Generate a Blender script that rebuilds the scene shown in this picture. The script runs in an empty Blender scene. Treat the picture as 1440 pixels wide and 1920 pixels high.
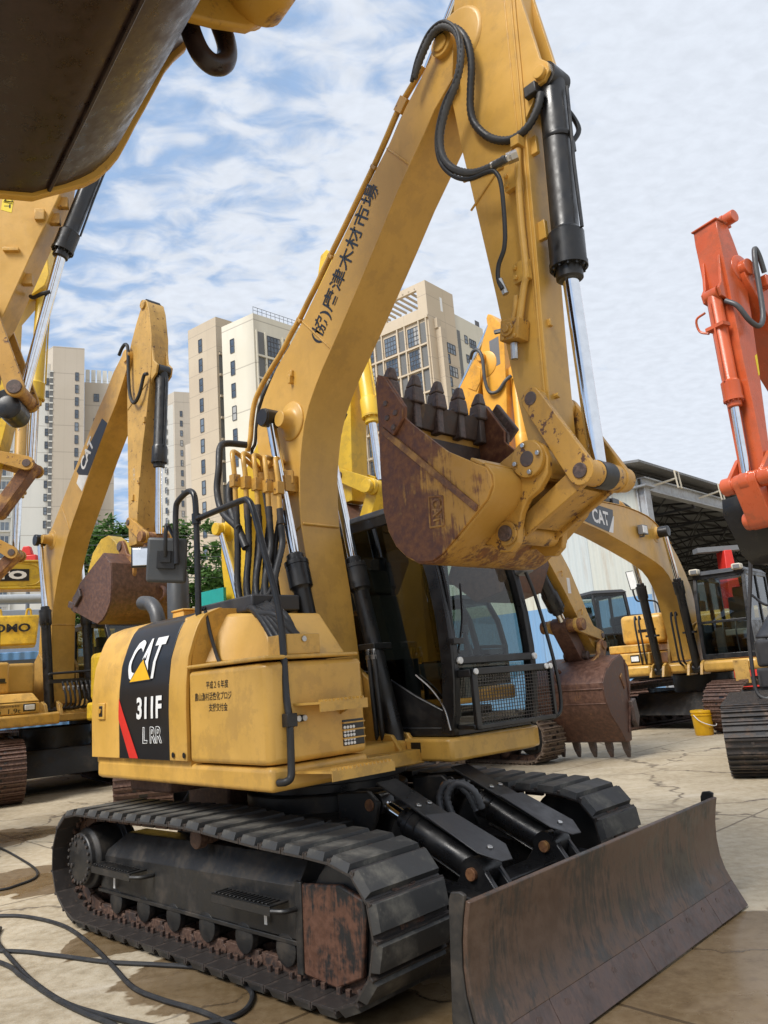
import bpy, bmesh, math, random
from mathutils import Vector as V, Matrix
R = math.radians
random.seed(7)
SC = bpy.context.scene
COL = SC.collection

# ------------------------------------------------------------------ camera
cam_d = bpy.data.cameras.new('camera')
cam = bpy.data.objects.new('camera', cam_d); COL.objects.link(cam)
cam_d.sensor_fit = 'VERTICAL'; cam_d.sensor_height = 36.0; cam_d.lens = 1432.0 / 1920 * 36
cam_d.clip_start = 0.05; cam_d.clip_end = 5000
_r, _p = R(4.45), R(12.3)
_f = V((0, math.cos(_p), math.sin(_p))); _rt = V((1, 0, 0)); _dn = _f.cross(_rt)
_r2 = _rt * math.cos(_r) + _dn * math.sin(_r); _d2 = -_rt * math.sin(_r) + _dn * math.cos(_r)
M = Matrix((_r2, -_d2, -_f)).transposed().to_4x4(); M.translation = V((0, 0, 1.49))
cam.matrix_world = M
SC.camera = cam

# ------------------------------------------------------------------ sky, sun, exposure
SUN_EL, SUN_AZ = R(50), R(226)          # azimuth measured clockwise from +Y
SC.world = bpy.data.worlds.new('World'); SC.world.use_nodes = True
wt = SC.world.node_tree; wt.nodes.clear()
def wn(t, **k):
    n = wt.nodes.new(t)
    for a, b in k.items(): setattr(n, a, b)
    return n
wl = wt.links.new
sky = wn('ShaderNodeTexSky', sky_type='NISHITA', sun_disc=False, sun_elevation=SUN_EL, sun_rotation=SUN_AZ, altitude=0, air_density=1.0, dust_density=1.6, ozone_density=1.2)
tc = wn('ShaderNodeTexCoord'); sep = wn('ShaderNodeSeparateXYZ'); wl(tc.outputs['Generated'], sep.inputs[0])
def wmath(op, a, b=None, clamp=False):
    n = wn('ShaderNodeMath', operation=op, use_clamp=clamp)
    for i, v in enumerate((a, b)):
        if v is None: continue
        if isinstance(v, (int, float)): n.inputs[i].default_value = v
        else: wl(v, n.inputs[i])
    return n.outputs[0]
zc = wmath('ADD', wmath('MAXIMUM', sep.outputs[2], 0.0), 0.14)
cv = wn('ShaderNodeCombineXYZ'); wl(wmath('DIVIDE', sep.outputs[0], zc), cv.inputs[0]); wl(wmath('DIVIDE', sep.outputs[1], zc), cv.inputs[1])
mp = wn('ShaderNodeMapping'); mp.inputs['Rotation'].default_value = (0, 0, R(-28)); mp.inputs['Scale'].default_value = (1.0, 1.5, 1); mp.inputs['Location'].default_value = (3.1, 1.4, 0)
wl(cv.outputs[0], mp.inputs[0])
def wnoise(scale, detail, rough, dist=0.0):
    n = wn('ShaderNodeTexNoise'); n.inputs['Scale'].default_value = scale; n.inputs['Detail'].default_value = detail
    n.inputs['Roughness'].default_value = rough; n.inputs['Distortion'].default_value = dist; wl(mp.outputs[0], n.inputs['Vector']); return n.outputs['Fac']
n1 = wnoise(11.0, 5, 0.5, 0.5); n2 = wnoise(1.5, 4, 0.5); n3 = wnoise(27, 4, 0.55, 0.3)
# right side (towards +X) and the lower sky are an even veil of cloud, the left breaks up into small clouds
veil = wmath('MULTIPLY', wmath('ADD', sep.outputs[0], 0.16), 0.42)
low = wmath('MULTIPLY', wmath('SUBTRACT', 0.55, sep.outputs[2]), 0.16)
cov = wmath('ADD', wmath('ADD', wmath('MULTIPLY', n1, 0.66), wmath('MULTIPLY', n2, 0.40)), wmath('MULTIPLY', n3, 0.12))
cov = wmath('ADD', wmath('ADD', cov, veil), low)
rmp = wn('ShaderNodeMapRange', interpolation_type='SMOOTHSTEP'); rmp.inputs[1].default_value = 0.47; rmp.inputs[2].default_value = 0.70; rmp.inputs[3].default_value = 0.78; rmp.inputs[4].default_value = 0.98
wl(cov, rmp.inputs[0])
# thin cloud is bluish, thick cloud white with a little grey texture
rb = wn('ShaderNodeMapRange'); rb.inputs[1].default_value = 0.35; rb.inputs[2].default_value = 0.7; rb.inputs[3].default_value = 1.02; rb.inputs[4].default_value = 0.93
wl(n3, rb.inputs[0])
thick = wn('ShaderNodeMapRange', interpolation_type='SMOOTHSTEP'); thick.inputs[1].default_value = 0.45; thick.inputs[2].default_value = 0.67; wl(cov, thick.inputs[0])
tint = wn('ShaderNodeMix', data_type='RGBA'); wl(thick.outputs[0], tint.inputs[0]); tint.inputs[6].default_value = (2.9, 4.2, 6.3, 1); tint.inputs[7].default_value = (5.7, 6.1, 6.75, 1)
cc = wn('ShaderNodeVectorMath', operation='SCALE'); wl(tint.outputs[2], cc.inputs[0]); wl(rb.outputs[0], cc.inputs[3])
mixs = wn('ShaderNodeMix', data_type='RGBA'); wl(rmp.outputs[0], mixs.inputs[0]); wl(sky.outputs[0], mixs.inputs[6]); wl(cc.outputs[0], mixs.inputs[7])
bg = wn('ShaderNodeBackground'); bg.inputs[1].default_value = 0.1; wl(mixs.outputs[2], bg.inputs[0])
wo = wn('ShaderNodeOutputWorld'); wl(bg.outputs[0], wo.inputs[0])
sd = bpy.data.lights.new('sun', 'SUN'); sd.energy = 3.3; sd.angle = R(25); sd.color = (1.0, 0.96, 0.9)
sun = bpy.data.objects.new('sun', sd); COL.objects.link(sun)
_sv = V((math.sin(SUN_AZ) * math.cos(SUN_EL), math.cos(SUN_AZ) * math.cos(SUN_EL), math.sin(SUN_EL)))
sun.rotation_euler = (-_sv).to_track_quat('-Z', 'Y').to_euler()
SC.view_settings.view_transform = 'Standard'; SC.view_settings.look = 'None'; SC.view_settings.gamma = 1.0
SC.view_settings.exposure = 0.5
SC.cycles.use_denoising = True
SC.cycles.max_bounces = 8; SC.cycles.transparent_max_bounces = 16; SC.cycles.caustics_reflective = False; SC.cycles.caustics_refractive = False

# ------------------------------------------------------------------ materials
def newmat(name):
    m = bpy.data.materials.new(name); m.use_nodes = True; nt = m.node_tree
    return m, nt, nt.nodes['Principled BSDF'], nt.nodes['Material Output']
class NT:
    def __init__(s, nt): s.nt = nt
    def n(s, t, **k):
        n = s.nt.nodes.new(t)
        for a, b in k.items(): setattr(n, a, b)
        return n
    def l(s, a, b): s.nt.links.new(a, b)
    def co(s, kind='Object'): return s.n('ShaderNodeTexCoord').outputs[kind]
    def mapping(s, vec, scale=(1, 1, 1), rot=(0, 0, 0), loc=(0, 0, 0)):
        m = s.n('ShaderNodeMapping'); s.l(vec, m.inputs[0]); m.inputs['Scale'].default_value = scale; m.inputs['Rotation'].default_value = rot; m.inputs['Location'].default_value = loc; return m.outputs[0]
    def noise(s, vec, scale, detail=5, rough=0.55, dist=0.0):
        n = s.n('ShaderNodeTexNoise'); s.l(vec, n.inputs['Vector']); n.inputs['Scale'].default_value = scale; n.inputs['Detail'].default_value = detail; n.inputs['Roughness'].default_value = rough; n.inputs['Distortion'].default_value = dist; return n.outputs['Fac']
    def rng(s, v, a, b, c=0.0, d=1.0, smooth=True):
        n = s.n('ShaderNodeMapRange'); n.interpolation_type = 'SMOOTHSTEP' if smooth else 'LINEAR'; s.l(v, n.inputs[0])
        for i, x in enumerate((a, b, c, d)): n.inputs[i + 1].default_value = x
        return n.outputs[0]
    def mix(s, f, a, b, mode='MIX'):
        n = s.n('ShaderNodeMix', data_type='RGBA', blend_type=mode)
        for i, v in ((0, f), (6, a), (7, b)):
            if isinstance(v, (int, float)): n.inputs[i].default_value = v
            elif isinstance(v, tuple): n.inputs[i].default_value = (*v, 1)
            else: s.l(v, n.inputs[i])
        return n.outputs[2]
    def m(s, op, a, b=0.0, clamp=False):
        n = s.n('ShaderNodeMath', operation=op, use_clamp=clamp)
        for i, v in enumerate((a, b)):
            if isinstance(v, (int, float)): n.inputs[i].default_value = v
            else: s.l(v, n.inputs[i])
        return n.outputs[0]
    def bump(s, h, strength, dist=0.01):
        b = s.n('ShaderNodeBump'); b.inputs['Strength'].default_value = strength; b.inputs['Distance'].default_value = dist; s.l(h, b.inputs['Height']); return b.outputs[0]

def paint(name, col, rough=0.38, dirt=0.25, dcol=(0.22, 0.14, 0.06), spec=0.5, chips=0.0, edge=0.3):
    m, nt, p, o = newmat(name); t = NT(nt); c = t.co()
    a = t.noise(c, 1.7, 6, 0.6); b = t.noise(t.mapping(c, (9, 9, 1.1)), 1.6, 6, 0.65); f = t.noise(c, 38, 3, 0.6); h = t.noise(c, 5.5, 7, 0.7)
    base = t.mix(t.rng(a, 0.33, 0.7, 0.0, 1.0), tuple(x * 0.90 for x in col), tuple(min(1, x * 1.07 + .012) for x in col))
    base = t.mix(t.rng(h, 0.52, 0.72, 0.0, .10), base, tuple(min(1, x * 0.9 + .06) for x in col))          # sun-faded, chalky patches
    base = t.mix(t.rng(b, 0.53, 0.76, 0.0, dirt * .8), base, dcol)                                      # grease and water runs
    base = t.mix(t.rng(f, 0.56, 0.74, 0.0, dirt * 0.5), base, dcol)
    geo = t.n('ShaderNodeNewGeometry'); w = t.m('MULTIPLY', t.rng(geo.outputs['Pointiness'], 0.515, 0.56), t.rng(h, 0.47, 0.60)); base = t.mix(t.m('MULTIPLY', w, edge), base, (0.12, 0.07, 0.035))   # edges rubbed through
    if chips:
        g = t.noise(c, 13, 6, 0.7); base = t.mix(t.rng(g, 0.62 - 0.1 * chips, 0.68 - 0.1 * chips), base, (0.10, 0.045, 0.025))
    sp = t.noise(c, 22, 5, 0.75); base = t.mix(t.rng(sp, 0.74, 0.77, 0, .6), base, (0.13, 0.08, 0.04))
    t.l(base, p.inputs['Base Color']); t.l(t.m('ADD', t.rng(a, 0.3, 0.7, rough - 0.06, rough + 0.08), t.rng(b, .5, .75, 0, .14)), p.inputs['Roughness'])
    p.inputs['Specular IOR Level'].default_value = spec
    t.l(t.bump(t.m('ADD', t.m('MULTIPLY', f, .3), a), 0.10, 0.012), p.inputs['Normal'])
    return m
def metal(name, col, rough=0.15, streak=True):
    m, nt, p, o = newmat(name); t = NT(nt); p.inputs['Metallic'].default_value = 1.0; c = t.co()
    a = t.noise(c, 14, 4, 0.6)
    t.l(t.mix(t.rng(a, 0.3, 0.7), col, tuple(x * 0.86 for x in col)), p.inputs['Base Color']); t.l(t.rng(a, 0.3, 0.75, rough * 0.7, rough * 1.5), p.inputs['Roughness'])
    return m
def dark(name, col=(0.012, 0.012, 0.013), rough=0.42, dust=0.2, dcol=(0.14, 0.12, 0.09), sc=6.0):
    m, nt, p, o = newmat(name); t = NT(nt); c = t.co(); a = t.noise(c, sc, 6, 0.65); b = t.noise(c, sc * 5, 4, 0.6)
    base = t.mix(t.rng(a, 0.46, 0.76, 0.0, dust), col, dcol); base = t.mix(t.rng(b, 0.6, 0.75, 0.0, dust * 0.6), base, dcol)
    t.l(base, p.inputs['Base Color']); t.l(t.rng(a, 0.35, 0.7, rough - 0.08, min(1, rough + 0.22)), p.inputs['Roughness']); t.l(t.bump(b, 0.08, 0.004), p.inputs['Normal'])
    return m
def rusty(name, c1, c2, c3, th=0.5, sc=3.0, rough=0.6, scratch=True, rot=0.0, bias=None):
    """c1 metal/paint that shows through, c2 rust brown, c3 light rust"""
    m, nt, p, o = newmat(name); t = NT(nt); c = t.co()
    a = t.noise(c, sc, 7, 0.62, 0.3); s1 = t.noise(t.mapping(c, (26, 26, 2.6), (0, R(35) + rot, 0)), 1.5, 4, 0.6); s2 = t.noise(t.mapping(c, (22, 22, 2.0), (0, R(-25) + rot, 0)), 1.6, 4, 0.6)
    g = t.noise(c, sc * 6, 5, 0.65)
    k = t.m('ADD', t.m('MULTIPLY', a, 0.8), t.m('MULTIPLY', g, 0.2))
    if scratch: k = t.m('ADD', k, t.m('MULTIPLY', t.m('SUBTRACT', t.m('MAXIMUM', s1, s2), 0.56), 0.5))
    if bias:
        sx = t.n('ShaderNodeSeparateXYZ'); t.l(c, sx.inputs[0]); k = t.m('ADD', k, t.m('ADD', t.m('ADD', t.m('MULTIPLY', sx.outputs[0], bias[0]), t.m('MULTIPLY', sx.outputs[2], bias[1])), bias[2]))
    f = t.rng(k, th - 0.07, th + 0.07)
    br = t.mix(t.rng(g, 0.35, 0.7), c2, c3)
    t.l(t.mix(f, c1, br), p.inputs['Base Color']); t.l(t.rng(g, 0.3, 0.7, rough - 0.1, rough + 0.15), p.inputs['Roughness']); t.l(t.bump(g, 0.18, 0.006), p.inputs['Normal'])
    return m
def plain(name, col, rough=0.5, metallic=0.0):
    m, nt, p, o = newmat(name); t = NT(nt); c = t.co(); a = t.noise(c, 9, 4)
    t.l(t.mix(t.rng(a, 0.3, 0.7), tuple(x * 0.9 for x in col), col), p.inputs['Base Color']); p.inputs['Roughness'].default_value = rough; p.inputs['Metallic'].default_value = metallic
    return m
def glass(name, tint=(0.55, 0.62, 0.6), refl=1.0, dens=0.0):
    m, nt, p, o = newmat(name); t = NT(nt); nt.nodes.remove(p)
    tr = t.n('ShaderNodeBsdfTransparent'); tr.inputs[0].default_value = (*tint, 1); gl = t.n('ShaderNodeBsdfGlossy'); gl.inputs['Roughness'].default_value = 0.012; gl.inputs[0].default_value = (refl, refl, refl, 1)
    lw = t.n('ShaderNodeLayerWeight'); lw.inputs[0].default_value = .5; f = lw.outputs['Facing']; f2 = t.m('MULTIPLY', f, f); f4 = t.m('MULTIPLY', f2, f2)
    mx = t.n('ShaderNodeMixShader'); t.l(t.m('ADD', .055, t.m('MULTIPLY', t.m('MULTIPLY', f4, f), .9), True), mx.inputs[0]); t.l(tr.outputs[0], mx.inputs[1]); t.l(gl.outputs[0], mx.inputs[2]); t.l(mx.outputs[0], o.inputs[0])
    return m

YEL = (0.60, 0.345, 0.068)
MT = {
 'yellow': paint('machine_yellow_paint', YEL, 0.34, 0.13),
 'yellow_old': paint('worn_yellow_paint', (0.52, 0.31, 0.075), 0.45, 0.35, chips=0.25),
 'yellow_link': paint('scuffed_yellow_paint', (0.50, 0.27, 0.045), 0.42, 0.4, chips=0.5),
 'bright': paint('bright_yellow_paint', (0.72, 0.46, 0.025), 0.36, 0.15),
 'amber': paint('amber_paint', (0.74, 0.36, 0.035), 0.36, 0.12),
 'orange': paint('orange_paint', (0.52, 0.095, 0.028), 0.24, 0.1),
 'kato': paint('crane_yellow_paint', (0.60, 0.40, 0.03), 0.4, 0.2),
 'black': dark('black_paint', (0.011, 0.011, 0.012), 0.34, 0.1),
 'blackdust': dark('dusty_black_paint', (0.013, 0.013, 0.013), 0.45, 0.4, (0.11, 0.085, 0.06)),
 'charcoal': dark('charcoal_paint', (0.035, 0.035, 0.038), 0.45, 0.15),
 'rubberpad': dark('track_pad_rubber', (0.034, 0.034, 0.033), 0.58, 0.8, (0.21, 0.195, 0.16), 4.0),
 'tracksteel': dark('track_steel', (0.03, 0.026, 0.024), 0.5, 0.7, (0.15, 0.10, 0.07), 9.0),
 'trackrust': rusty('rusty_track_steel', (0.10, 0.06, 0.045), (0.085, 0.042, 0.03), (0.19, 0.115, 0.085), 0.45, 5, 0.55, False),
 'trackdusty': rusty('dusty_track_steel', (0.10, 0.075, 0.06), (0.13, 0.09, 0.065), (0.25, 0.19, 0.14), 0.45, 5, 0.6, False),
 'chain': rusty('rusty_chain', (0.03, 0.022, 0.02), (0.06, 0.03, 0.02), (0.13, 0.075, 0.05), 0.45, 9, 0.65, False),
 'rubber': dark('hose_rubber', (0.016, 0.016, 0.017), 0.5, 0.2, (0.1, 0.1, 0.1), 12),
 'hosegrey': dark('grey_conduit', (0.06, 0.062, 0.066), 0.45, 0.2, (0.15, 0.15, 0.14), 12),
 'chrome': metal('chrome', (0.86, 0.87, 0.88), 0.07),
 'steel': metal('bare_steel', (0.52, 0.51, 0.49), 0.32),
 'white': plain('white_vinyl', (0.8, 0.8, 0.78), 0.45),
 'offwhite': plain('cream_plastic', (0.55, 0.5, 0.4), 0.5),
 'ink': plain('black_vinyl', (0.013, 0.013, 0.014), 0.3),
 'red': plain('red_vinyl', (0.62, 0.03, 0.02), 0.4),
 'logoyel': plain('logo_yellow', (0.78, 0.43, 0.01), 0.4),
 'sticker': plain('warning_yellow', (0.8, 0.62, 0.01), 0.5),
 'grey': plain('grey_plastic', (0.16, 0.165, 0.175), 0.45),
 'dgrey': dark('dark_grey_plastic', (0.055, 0.06, 0.065), 0.45, 0.2),
 'seat': plain('grey_seat', (0.2, 0.19, 0.17), 0.8),
 'glass': glass('cab_glass', (0.50, 0.57, 0.55)),
 'glassdark': glass('tinted_cab_glass', (0.12, 0.13, 0.12)),
 'lens': glass('lamp_lens', (0.85, 0.85, 0.8)),
 'blade': rusty('blade_steel', (0.028, 0.024, 0.020), (0.066, 0.037, 0.024), (0.10, 0.062, 0.042), 0.44, 1.8, 0.42, True, R(35)),
 'cutedge': rusty('cutting_edge_steel', (0.058, 0.038, 0.032), (0.074, 0.045, 0.037), (0.105, 0.068, 0.056), 0.5, 4, 0.45, True, R(35)),
 'bucketside': rusty('bucket_side_steel', (0.50, 0.26, 0.05), (0.105, 0.036, 0.018), (0.23, 0.095, 0.04), 0.47, 3.2, 0.6, True, 0, (-0.30, 0.03, 0.46)),
 'bucketback': rusty('bucket_back_steel', (0.48, 0.26, 0.05), (0.12, 0.045, 0.018), (0.26, 0.11, 0.04), 0.52, 3.2, 0.5, True, 0, (-0.10, -0.42, 1.07)),
 'bucketin': rusty('bucket_inside_steel', (0.22, 0.12, 0.03), (0.04, 0.024, 0.018), (0.085, 0.05, 0.035), 0.38, 3.2, 0.55, False),
 'tooth': rusty('tooth_steel', (0.08, 0.06, 0.052), (0.055, 0.033, 0.027), (0.15, 0.10, 0.085), 0.5, 8, 0.48, False),
 'rustplate': rusty('rusty_guard_plate', (0.012, 0.012, 0.012), (0.085, 0.036, 0.02), (0.13, 0.06, 0.036), 0.47, 4.5, 0.6, True, R(60)),
 'bucketbrown': rusty('brown_bucket_steel', (0.20, 0.10, 0.05), (0.075, 0.035, 0.024), (0.15, 0.075, 0.05), 0.34, 2.6, 0.5, True),
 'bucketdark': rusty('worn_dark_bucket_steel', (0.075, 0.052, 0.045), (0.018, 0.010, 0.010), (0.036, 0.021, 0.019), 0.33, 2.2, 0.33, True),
 'rustedge': rusty('chipped_yellow_edge', (0.58, 0.33, 0.05), (0.10, 0.05, 0.025), (0.2, 0.1, 0.05), 0.60, 5, 0.5, False),
 'rustlink': rusty('rusty_link', (0.42, 0.22, 0.06), (0.12, 0.05, 0.025), (0.26, 0.12, 0.05), 0.46, 5, 0.6, False),
}

# ------------------------------------------------------------------ geometry helpers
EACH = {'balcony_slab', 'bolt', 'pin', 'pin_boss', 'fitting', 'hose_fitting', 'pipe_clamp', 'stick_clip', 'roller', 'hose', 'light_bar', 'bolt_hole'}
def islands(bm):
    bm.verts.index_update(); bm.verts.ensure_lookup_table(); seen = set(); out = []
    for v in bm.verts:
        if v.index in seen: continue
        st = [v]; seen.add(v.index); g = []
        while st:
            a = st.pop(); g.append(a)
            for e in a.link_edges:
                b = e.other_vert(a)
                if b.index not in seen: seen.add(b.index); st.append(b)
        out.append(g)
    return out
class MB:
    def __init__(s): s.bm = bmesh.new()
    def face(s, vs):
        try: return s.bm.faces.new(vs)
        except ValueError: return None
    def prism(s, pts, y0, y1):                      # polygon in x-z, extruded along y
        a = [s.bm.verts.new((p[0], y0, p[1])) for p in pts]; b = [s.bm.verts.new((p[0], y1, p[1])) for p in pts]; n = len(pts)
        s.face(a); s.face(b[::-1])
        for i in range(n): s.face((a[i], b[i], b[(i + 1) % n], a[(i + 1) % n]))
        return s
    def vprism(s, pts, z0, z1, inset=0.0):          # polygon in x-y, extruded along z (top scaled in by inset)
        cx = sum(p[0] for p in pts) / len(pts); cy = sum(p[1] for p in pts) / len(pts); n = len(pts)
        a = [s.bm.verts.new((p[0], p[1], z0)) for p in pts]
        b = [s.bm.verts.new((cx + (p[0] - cx) * (1 - inset), cy + (p[1] - cy) * (1 - inset), z1)) for p in pts]
        s.face(a); s.face(b[::-1])
        for i in range(n): s.face((a[i], b[i], b[(i + 1) % n], a[(i + 1) % n]))
        return s
    def xprism(s, pts, x0, x1):                     # polygon in y-z, extruded along x
        a = [s.bm.verts.new((x0, p[0], p[1])) for p in pts]; b = [s.bm.verts.new((x1, p[0], p[1])) for p in pts]; n = len(pts)
        s.face(a); s.face(b[::-1])
        for i in range(n): s.face((a[i], b[i], b[(i + 1) % n], a[(i + 1) % n]))
        return s
    def box(s, x0, x1, y0, y1, z0, z1): return s.prism([(x0, z0), (x1, z0), (x1, z1), (x0, z1)], y0, y1)
    def band(s, path, th, y0, y1):                  # open polyline in x-z given a thickness (offset to its left)
        off = []
        for i, p in enumerate(path):
            a = V(path[max(0, i - 1)]); b = V(path[min(len(path) - 1, i + 1)]); d = (b - a).normalized(); off.append((p[0] - d.y * th, p[1] + d.x * th))
        n = len(path)
        vs = [[s.bm.verts.new((q[0], y, q[1])) for q in L] for y in (y0, y1) for L in (path, off)]
        A, B, C, D = vs
        for i in range(n - 1):
            s.face((A[i], A[i + 1], C[i + 1], C[i])); s.face((B[i], D[i], D[i + 1], B[i + 1]))
            s.face((A[i], B[i], B[i + 1], A[i + 1])); s.face((C[i], C[i + 1], D[i + 1], D[i]))
        s.face((A[0], C[0], D[0], B[0])); s.face((A[-1], B[-1], D[-1], C[-1]))
        return s
    def cyl(s, p, q, r, r2=None, n=24):
        p, q = V(p), V(q); d = (q - p).normalized(); r2 = r if r2 is None else r2
        u = d.cross(V((0, 0, 1)) if abs(d.z) < 0.9 else V((1, 0, 0))).normalized(); w = d.cross(u)
        a = []; b = []
        for i in range(n):
            t = 2 * math.pi * i / n; e = u * math.cos(t) + w * math.sin(t); a.append(s.bm.verts.new(p + e * r)); b.append(s.bm.verts.new(q + e * r2))
        s.face(a[::-1]); s.face(b)
        for i in range(n): s.face((a[i], a[(i + 1) % n], b[(i + 1) % n], b[i]))
        return s
    def lathe(s, p, q, prof, n=28):                 # prof = [(t along p->q in metres, radius)]
        p, q = V(p), V(q); d = (q - p).normalized(); u = d.cross(V((0, 0, 1)) if abs(d.z) < 0.9 else V((1, 0, 0))).normalized(); w = d.cross(u); rings = []
        for t, r in prof: rings.append([s.bm.verts.new(p + d * t + (u * math.cos(2 * math.pi * i / n) + w * math.sin(2 * math.pi * i / n)) * r) for i in range(n)])
        s.face(rings[0][::-1]); s.face(rings[-1])
        for A, B in zip(rings, rings[1:]):
            for i in range(n): s.face((A[i], A[(i + 1) % n], B[(i + 1) % n], B[i]))
        return s
    def tube(s, pts, r, n=10, smooth=6, closed=False, rib=None):
        P = [V(p) for p in pts]
        if smooth: P = catmull(P, smooth)
        if rib:
            L = resample(P, rib[0] / 2); P = L; rr = [r if i % 2 else r * rib[1] for i in range(len(P))]
        else: rr = [r] * len(P)
        rings = []; d0 = (P[1] - P[0]).normalized(); u = d0.cross(V((0, 0, 1)) if abs(d0.z) < 0.9 else V((1, 0, 0))).normalized()
        for i, p in enumerate(P):
            d = (P[min(i + 1, len(P) - 1)] - P[max(i - 1, 0)]).normalized(); u = (u - d * u.dot(d)).normalized(); w = d.cross(u)
            rings.append([s.bm.verts.new(p + (u * math.cos(2 * math.pi * k / n) + w * math.sin(2 * math.pi * k / n)) * rr[i]) for k in range(n)])
        s.face(rings[0][::-1]); s.face(rings[-1])
        for A, B in zip(rings, rings[1:]):
            for i in range(n): s.face((A[i], A[(i + 1) % n], B[(i + 1) % n], B[i]))
        return s
    def quad(s, a, b, c, d): s.face([s.bm.verts.new(x) for x in (a, b, c, d)]); return s
    def hexa(s, a, b):                              # loft between two quads/polygons of equal count
        A = [s.bm.verts.new(x) for x in a]; B = [s.bm.verts.new(x) for x in b]; n = len(A)
        s.face(A); s.face(B[::-1])
        for i in range(n): s.face((A[i], B[i], B[(i + 1) % n], A[(i + 1) % n]))
        return s
    def strip(s, path, y0, y1):                     # single sheet along an x-z polyline (glass)
        a = [s.bm.verts.new((q[0], y0, q[1])) for q in path]; b = [s.bm.verts.new((q[0], y1, q[1])) for q in path]
        for i in range(len(path) - 1): s.face((a[i], b[i], b[i + 1], a[i + 1]))
        return s
    def pane(s, pts, y): s.face([s.bm.verts.new((q[0], y, q[1])) for q in pts]); return s
    def mat(s, k):                                  # faces added since the last call get material slot k
        n = getattr(s, 'mk', 0)
        s.bm.faces.ensure_lookup_table()
        for f in s.bm.faces[n:]: f.material_index = k
        s.mk = len(s.bm.faces); return s
    def obox(s, c, ax, half):                       # oriented box: ax = three unit vectors
        c = V(c); ax = [V(a) for a in ax]; q = lambda i, j, k: c + ax[0] * (i * half[0]) + ax[1] * (j * half[1]) + ax[2] * (k * half[2])
        return s.hexa([q(-1, -1, -1), q(1, -1, -1), q(1, 1, -1), q(-1, 1, -1)], [q(-1, -1, 1), q(1, -1, 1), q(1, 1, 1), q(-1, 1, 1)])
    def build(s, name, mat, parent=None, bev=0.0, ang=38, seg=2, rot=None):
        if name in EACH and parent is not None and not (parent.name.startswith('track_shoe')):
            isl = islands(s.bm)
            if 1 < len(isl) <= 60:
                out = []
                for vs in isl:
                    idx = set(v.index for v in vs); q = MB(); mp_ = {v.index: q.bm.verts.new(v.co) for v in vs}
                    for f in s.bm.faces:
                        if f.verts[0].index in idx: q.face([mp_[v.index] for v in f.verts])
                    out.append(q.build1(name, mat, parent, bev, ang, seg, rot))
                s.bm.free(); return out[0]
        return s.build1(name, mat, parent, bev, ang, seg, rot)
    def build1(s, name, mat, parent=None, bev=0.0, ang=38, seg=2, rot=None):
        bmesh.ops.recalc_face_normals(s.bm, faces=s.bm.faces)
        me = bpy.data.meshes.new(name); s.bm.to_mesh(me); s.bm.free()
        for p in me.polygons: p.use_smooth = True
        me.set_sharp_from_angle(angle=R(ang))
        for k in (mat if isinstance(mat, (list, tuple)) else (mat,)): me.materials.append(MT[k] if isinstance(k, str) else k)
        o = bpy.data.objects.new(name, me); COL.objects.link(o)
        if parent: o.parent = parent
        if rot is not None: o.rotation_euler = (0, 0, rot)
        if bev:
            b = o.modifiers.new('bevel', 'BEVEL'); b.width = bev; b.segments = seg; b.limit_method = 'ANGLE'; b.angle_limit = R(40); b.harden_normals = False; b.use_clamp_overlap = True
            for p in me.polygons: p.use_smooth = True
        return o
def catmull(P, k):
    out = []
    for i in range(len(P) - 1):
        a = P[i - 1] if i > 0 else P[0] * 2 - P[1]; b = P[i]; c = P[i + 1]; d = P[i + 2] if i + 2 < len(P) else P[-1] * 2 - P[-2]
        for j in range(k):
            t = j / k; out.append(0.5 * ((2 * b) + (c - a) * t + (2 * a - 5 * b + 4 * c - d) * t * t + (3 * b - a - 3 * c + d) * t ** 3))
    out.append(P[-1]); return out
def resample(P, step):
    out = [P[0]]; acc = 0.0
    for a, b in zip(P, P[1:]):
        L = (b - a).length; pos = 0.0
        while acc + (L - pos) >= step:
            pos += step - acc; acc = 0.0; out.append(a + (b - a) * (pos / L))
        acc += L - pos
    return out
def loop_resample(pts, n):
    P = [V((p[0], p[1])) for p in pts]; P.append(P[0]); L = sum((b - a).length for a, b in zip(P, P[1:])); step = L / n; out = []; i = 0; a = P[0]; need = 0.0; pos = 0.0
    acc = 0.0; seg = 0; t = 0.0
    for k in range(n):
        target = k * step
        while seg < len(P) - 2 and acc + (P[seg + 1] - P[seg]).length < target: acc += (P[seg + 1] - P[seg]).length; seg += 1
        d = (P[seg + 1] - P[seg]); out.append(P[seg] + d * ((target - acc) / d.length))
    return out, step
def xz(L, y): return [(p[0], y, p[1]) for p in L]
def thing(name, label, cat, loc=(0, 0, 0), rz=0.0, group=None):
    o = bpy.data.objects.new(name, None); COL.objects.link(o); o.location = loc; o.rotation_euler = (0, 0, rz); o.empty_display_size = 0.3
    return tag(o, label, cat, group)
def tag(o, label, cat, group=None):
    o['label'] = label; o['category'] = cat
    if group: o['group'] = group
    return o
def struct(o, kind='structure'): o['kind'] = kind; return o
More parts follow.
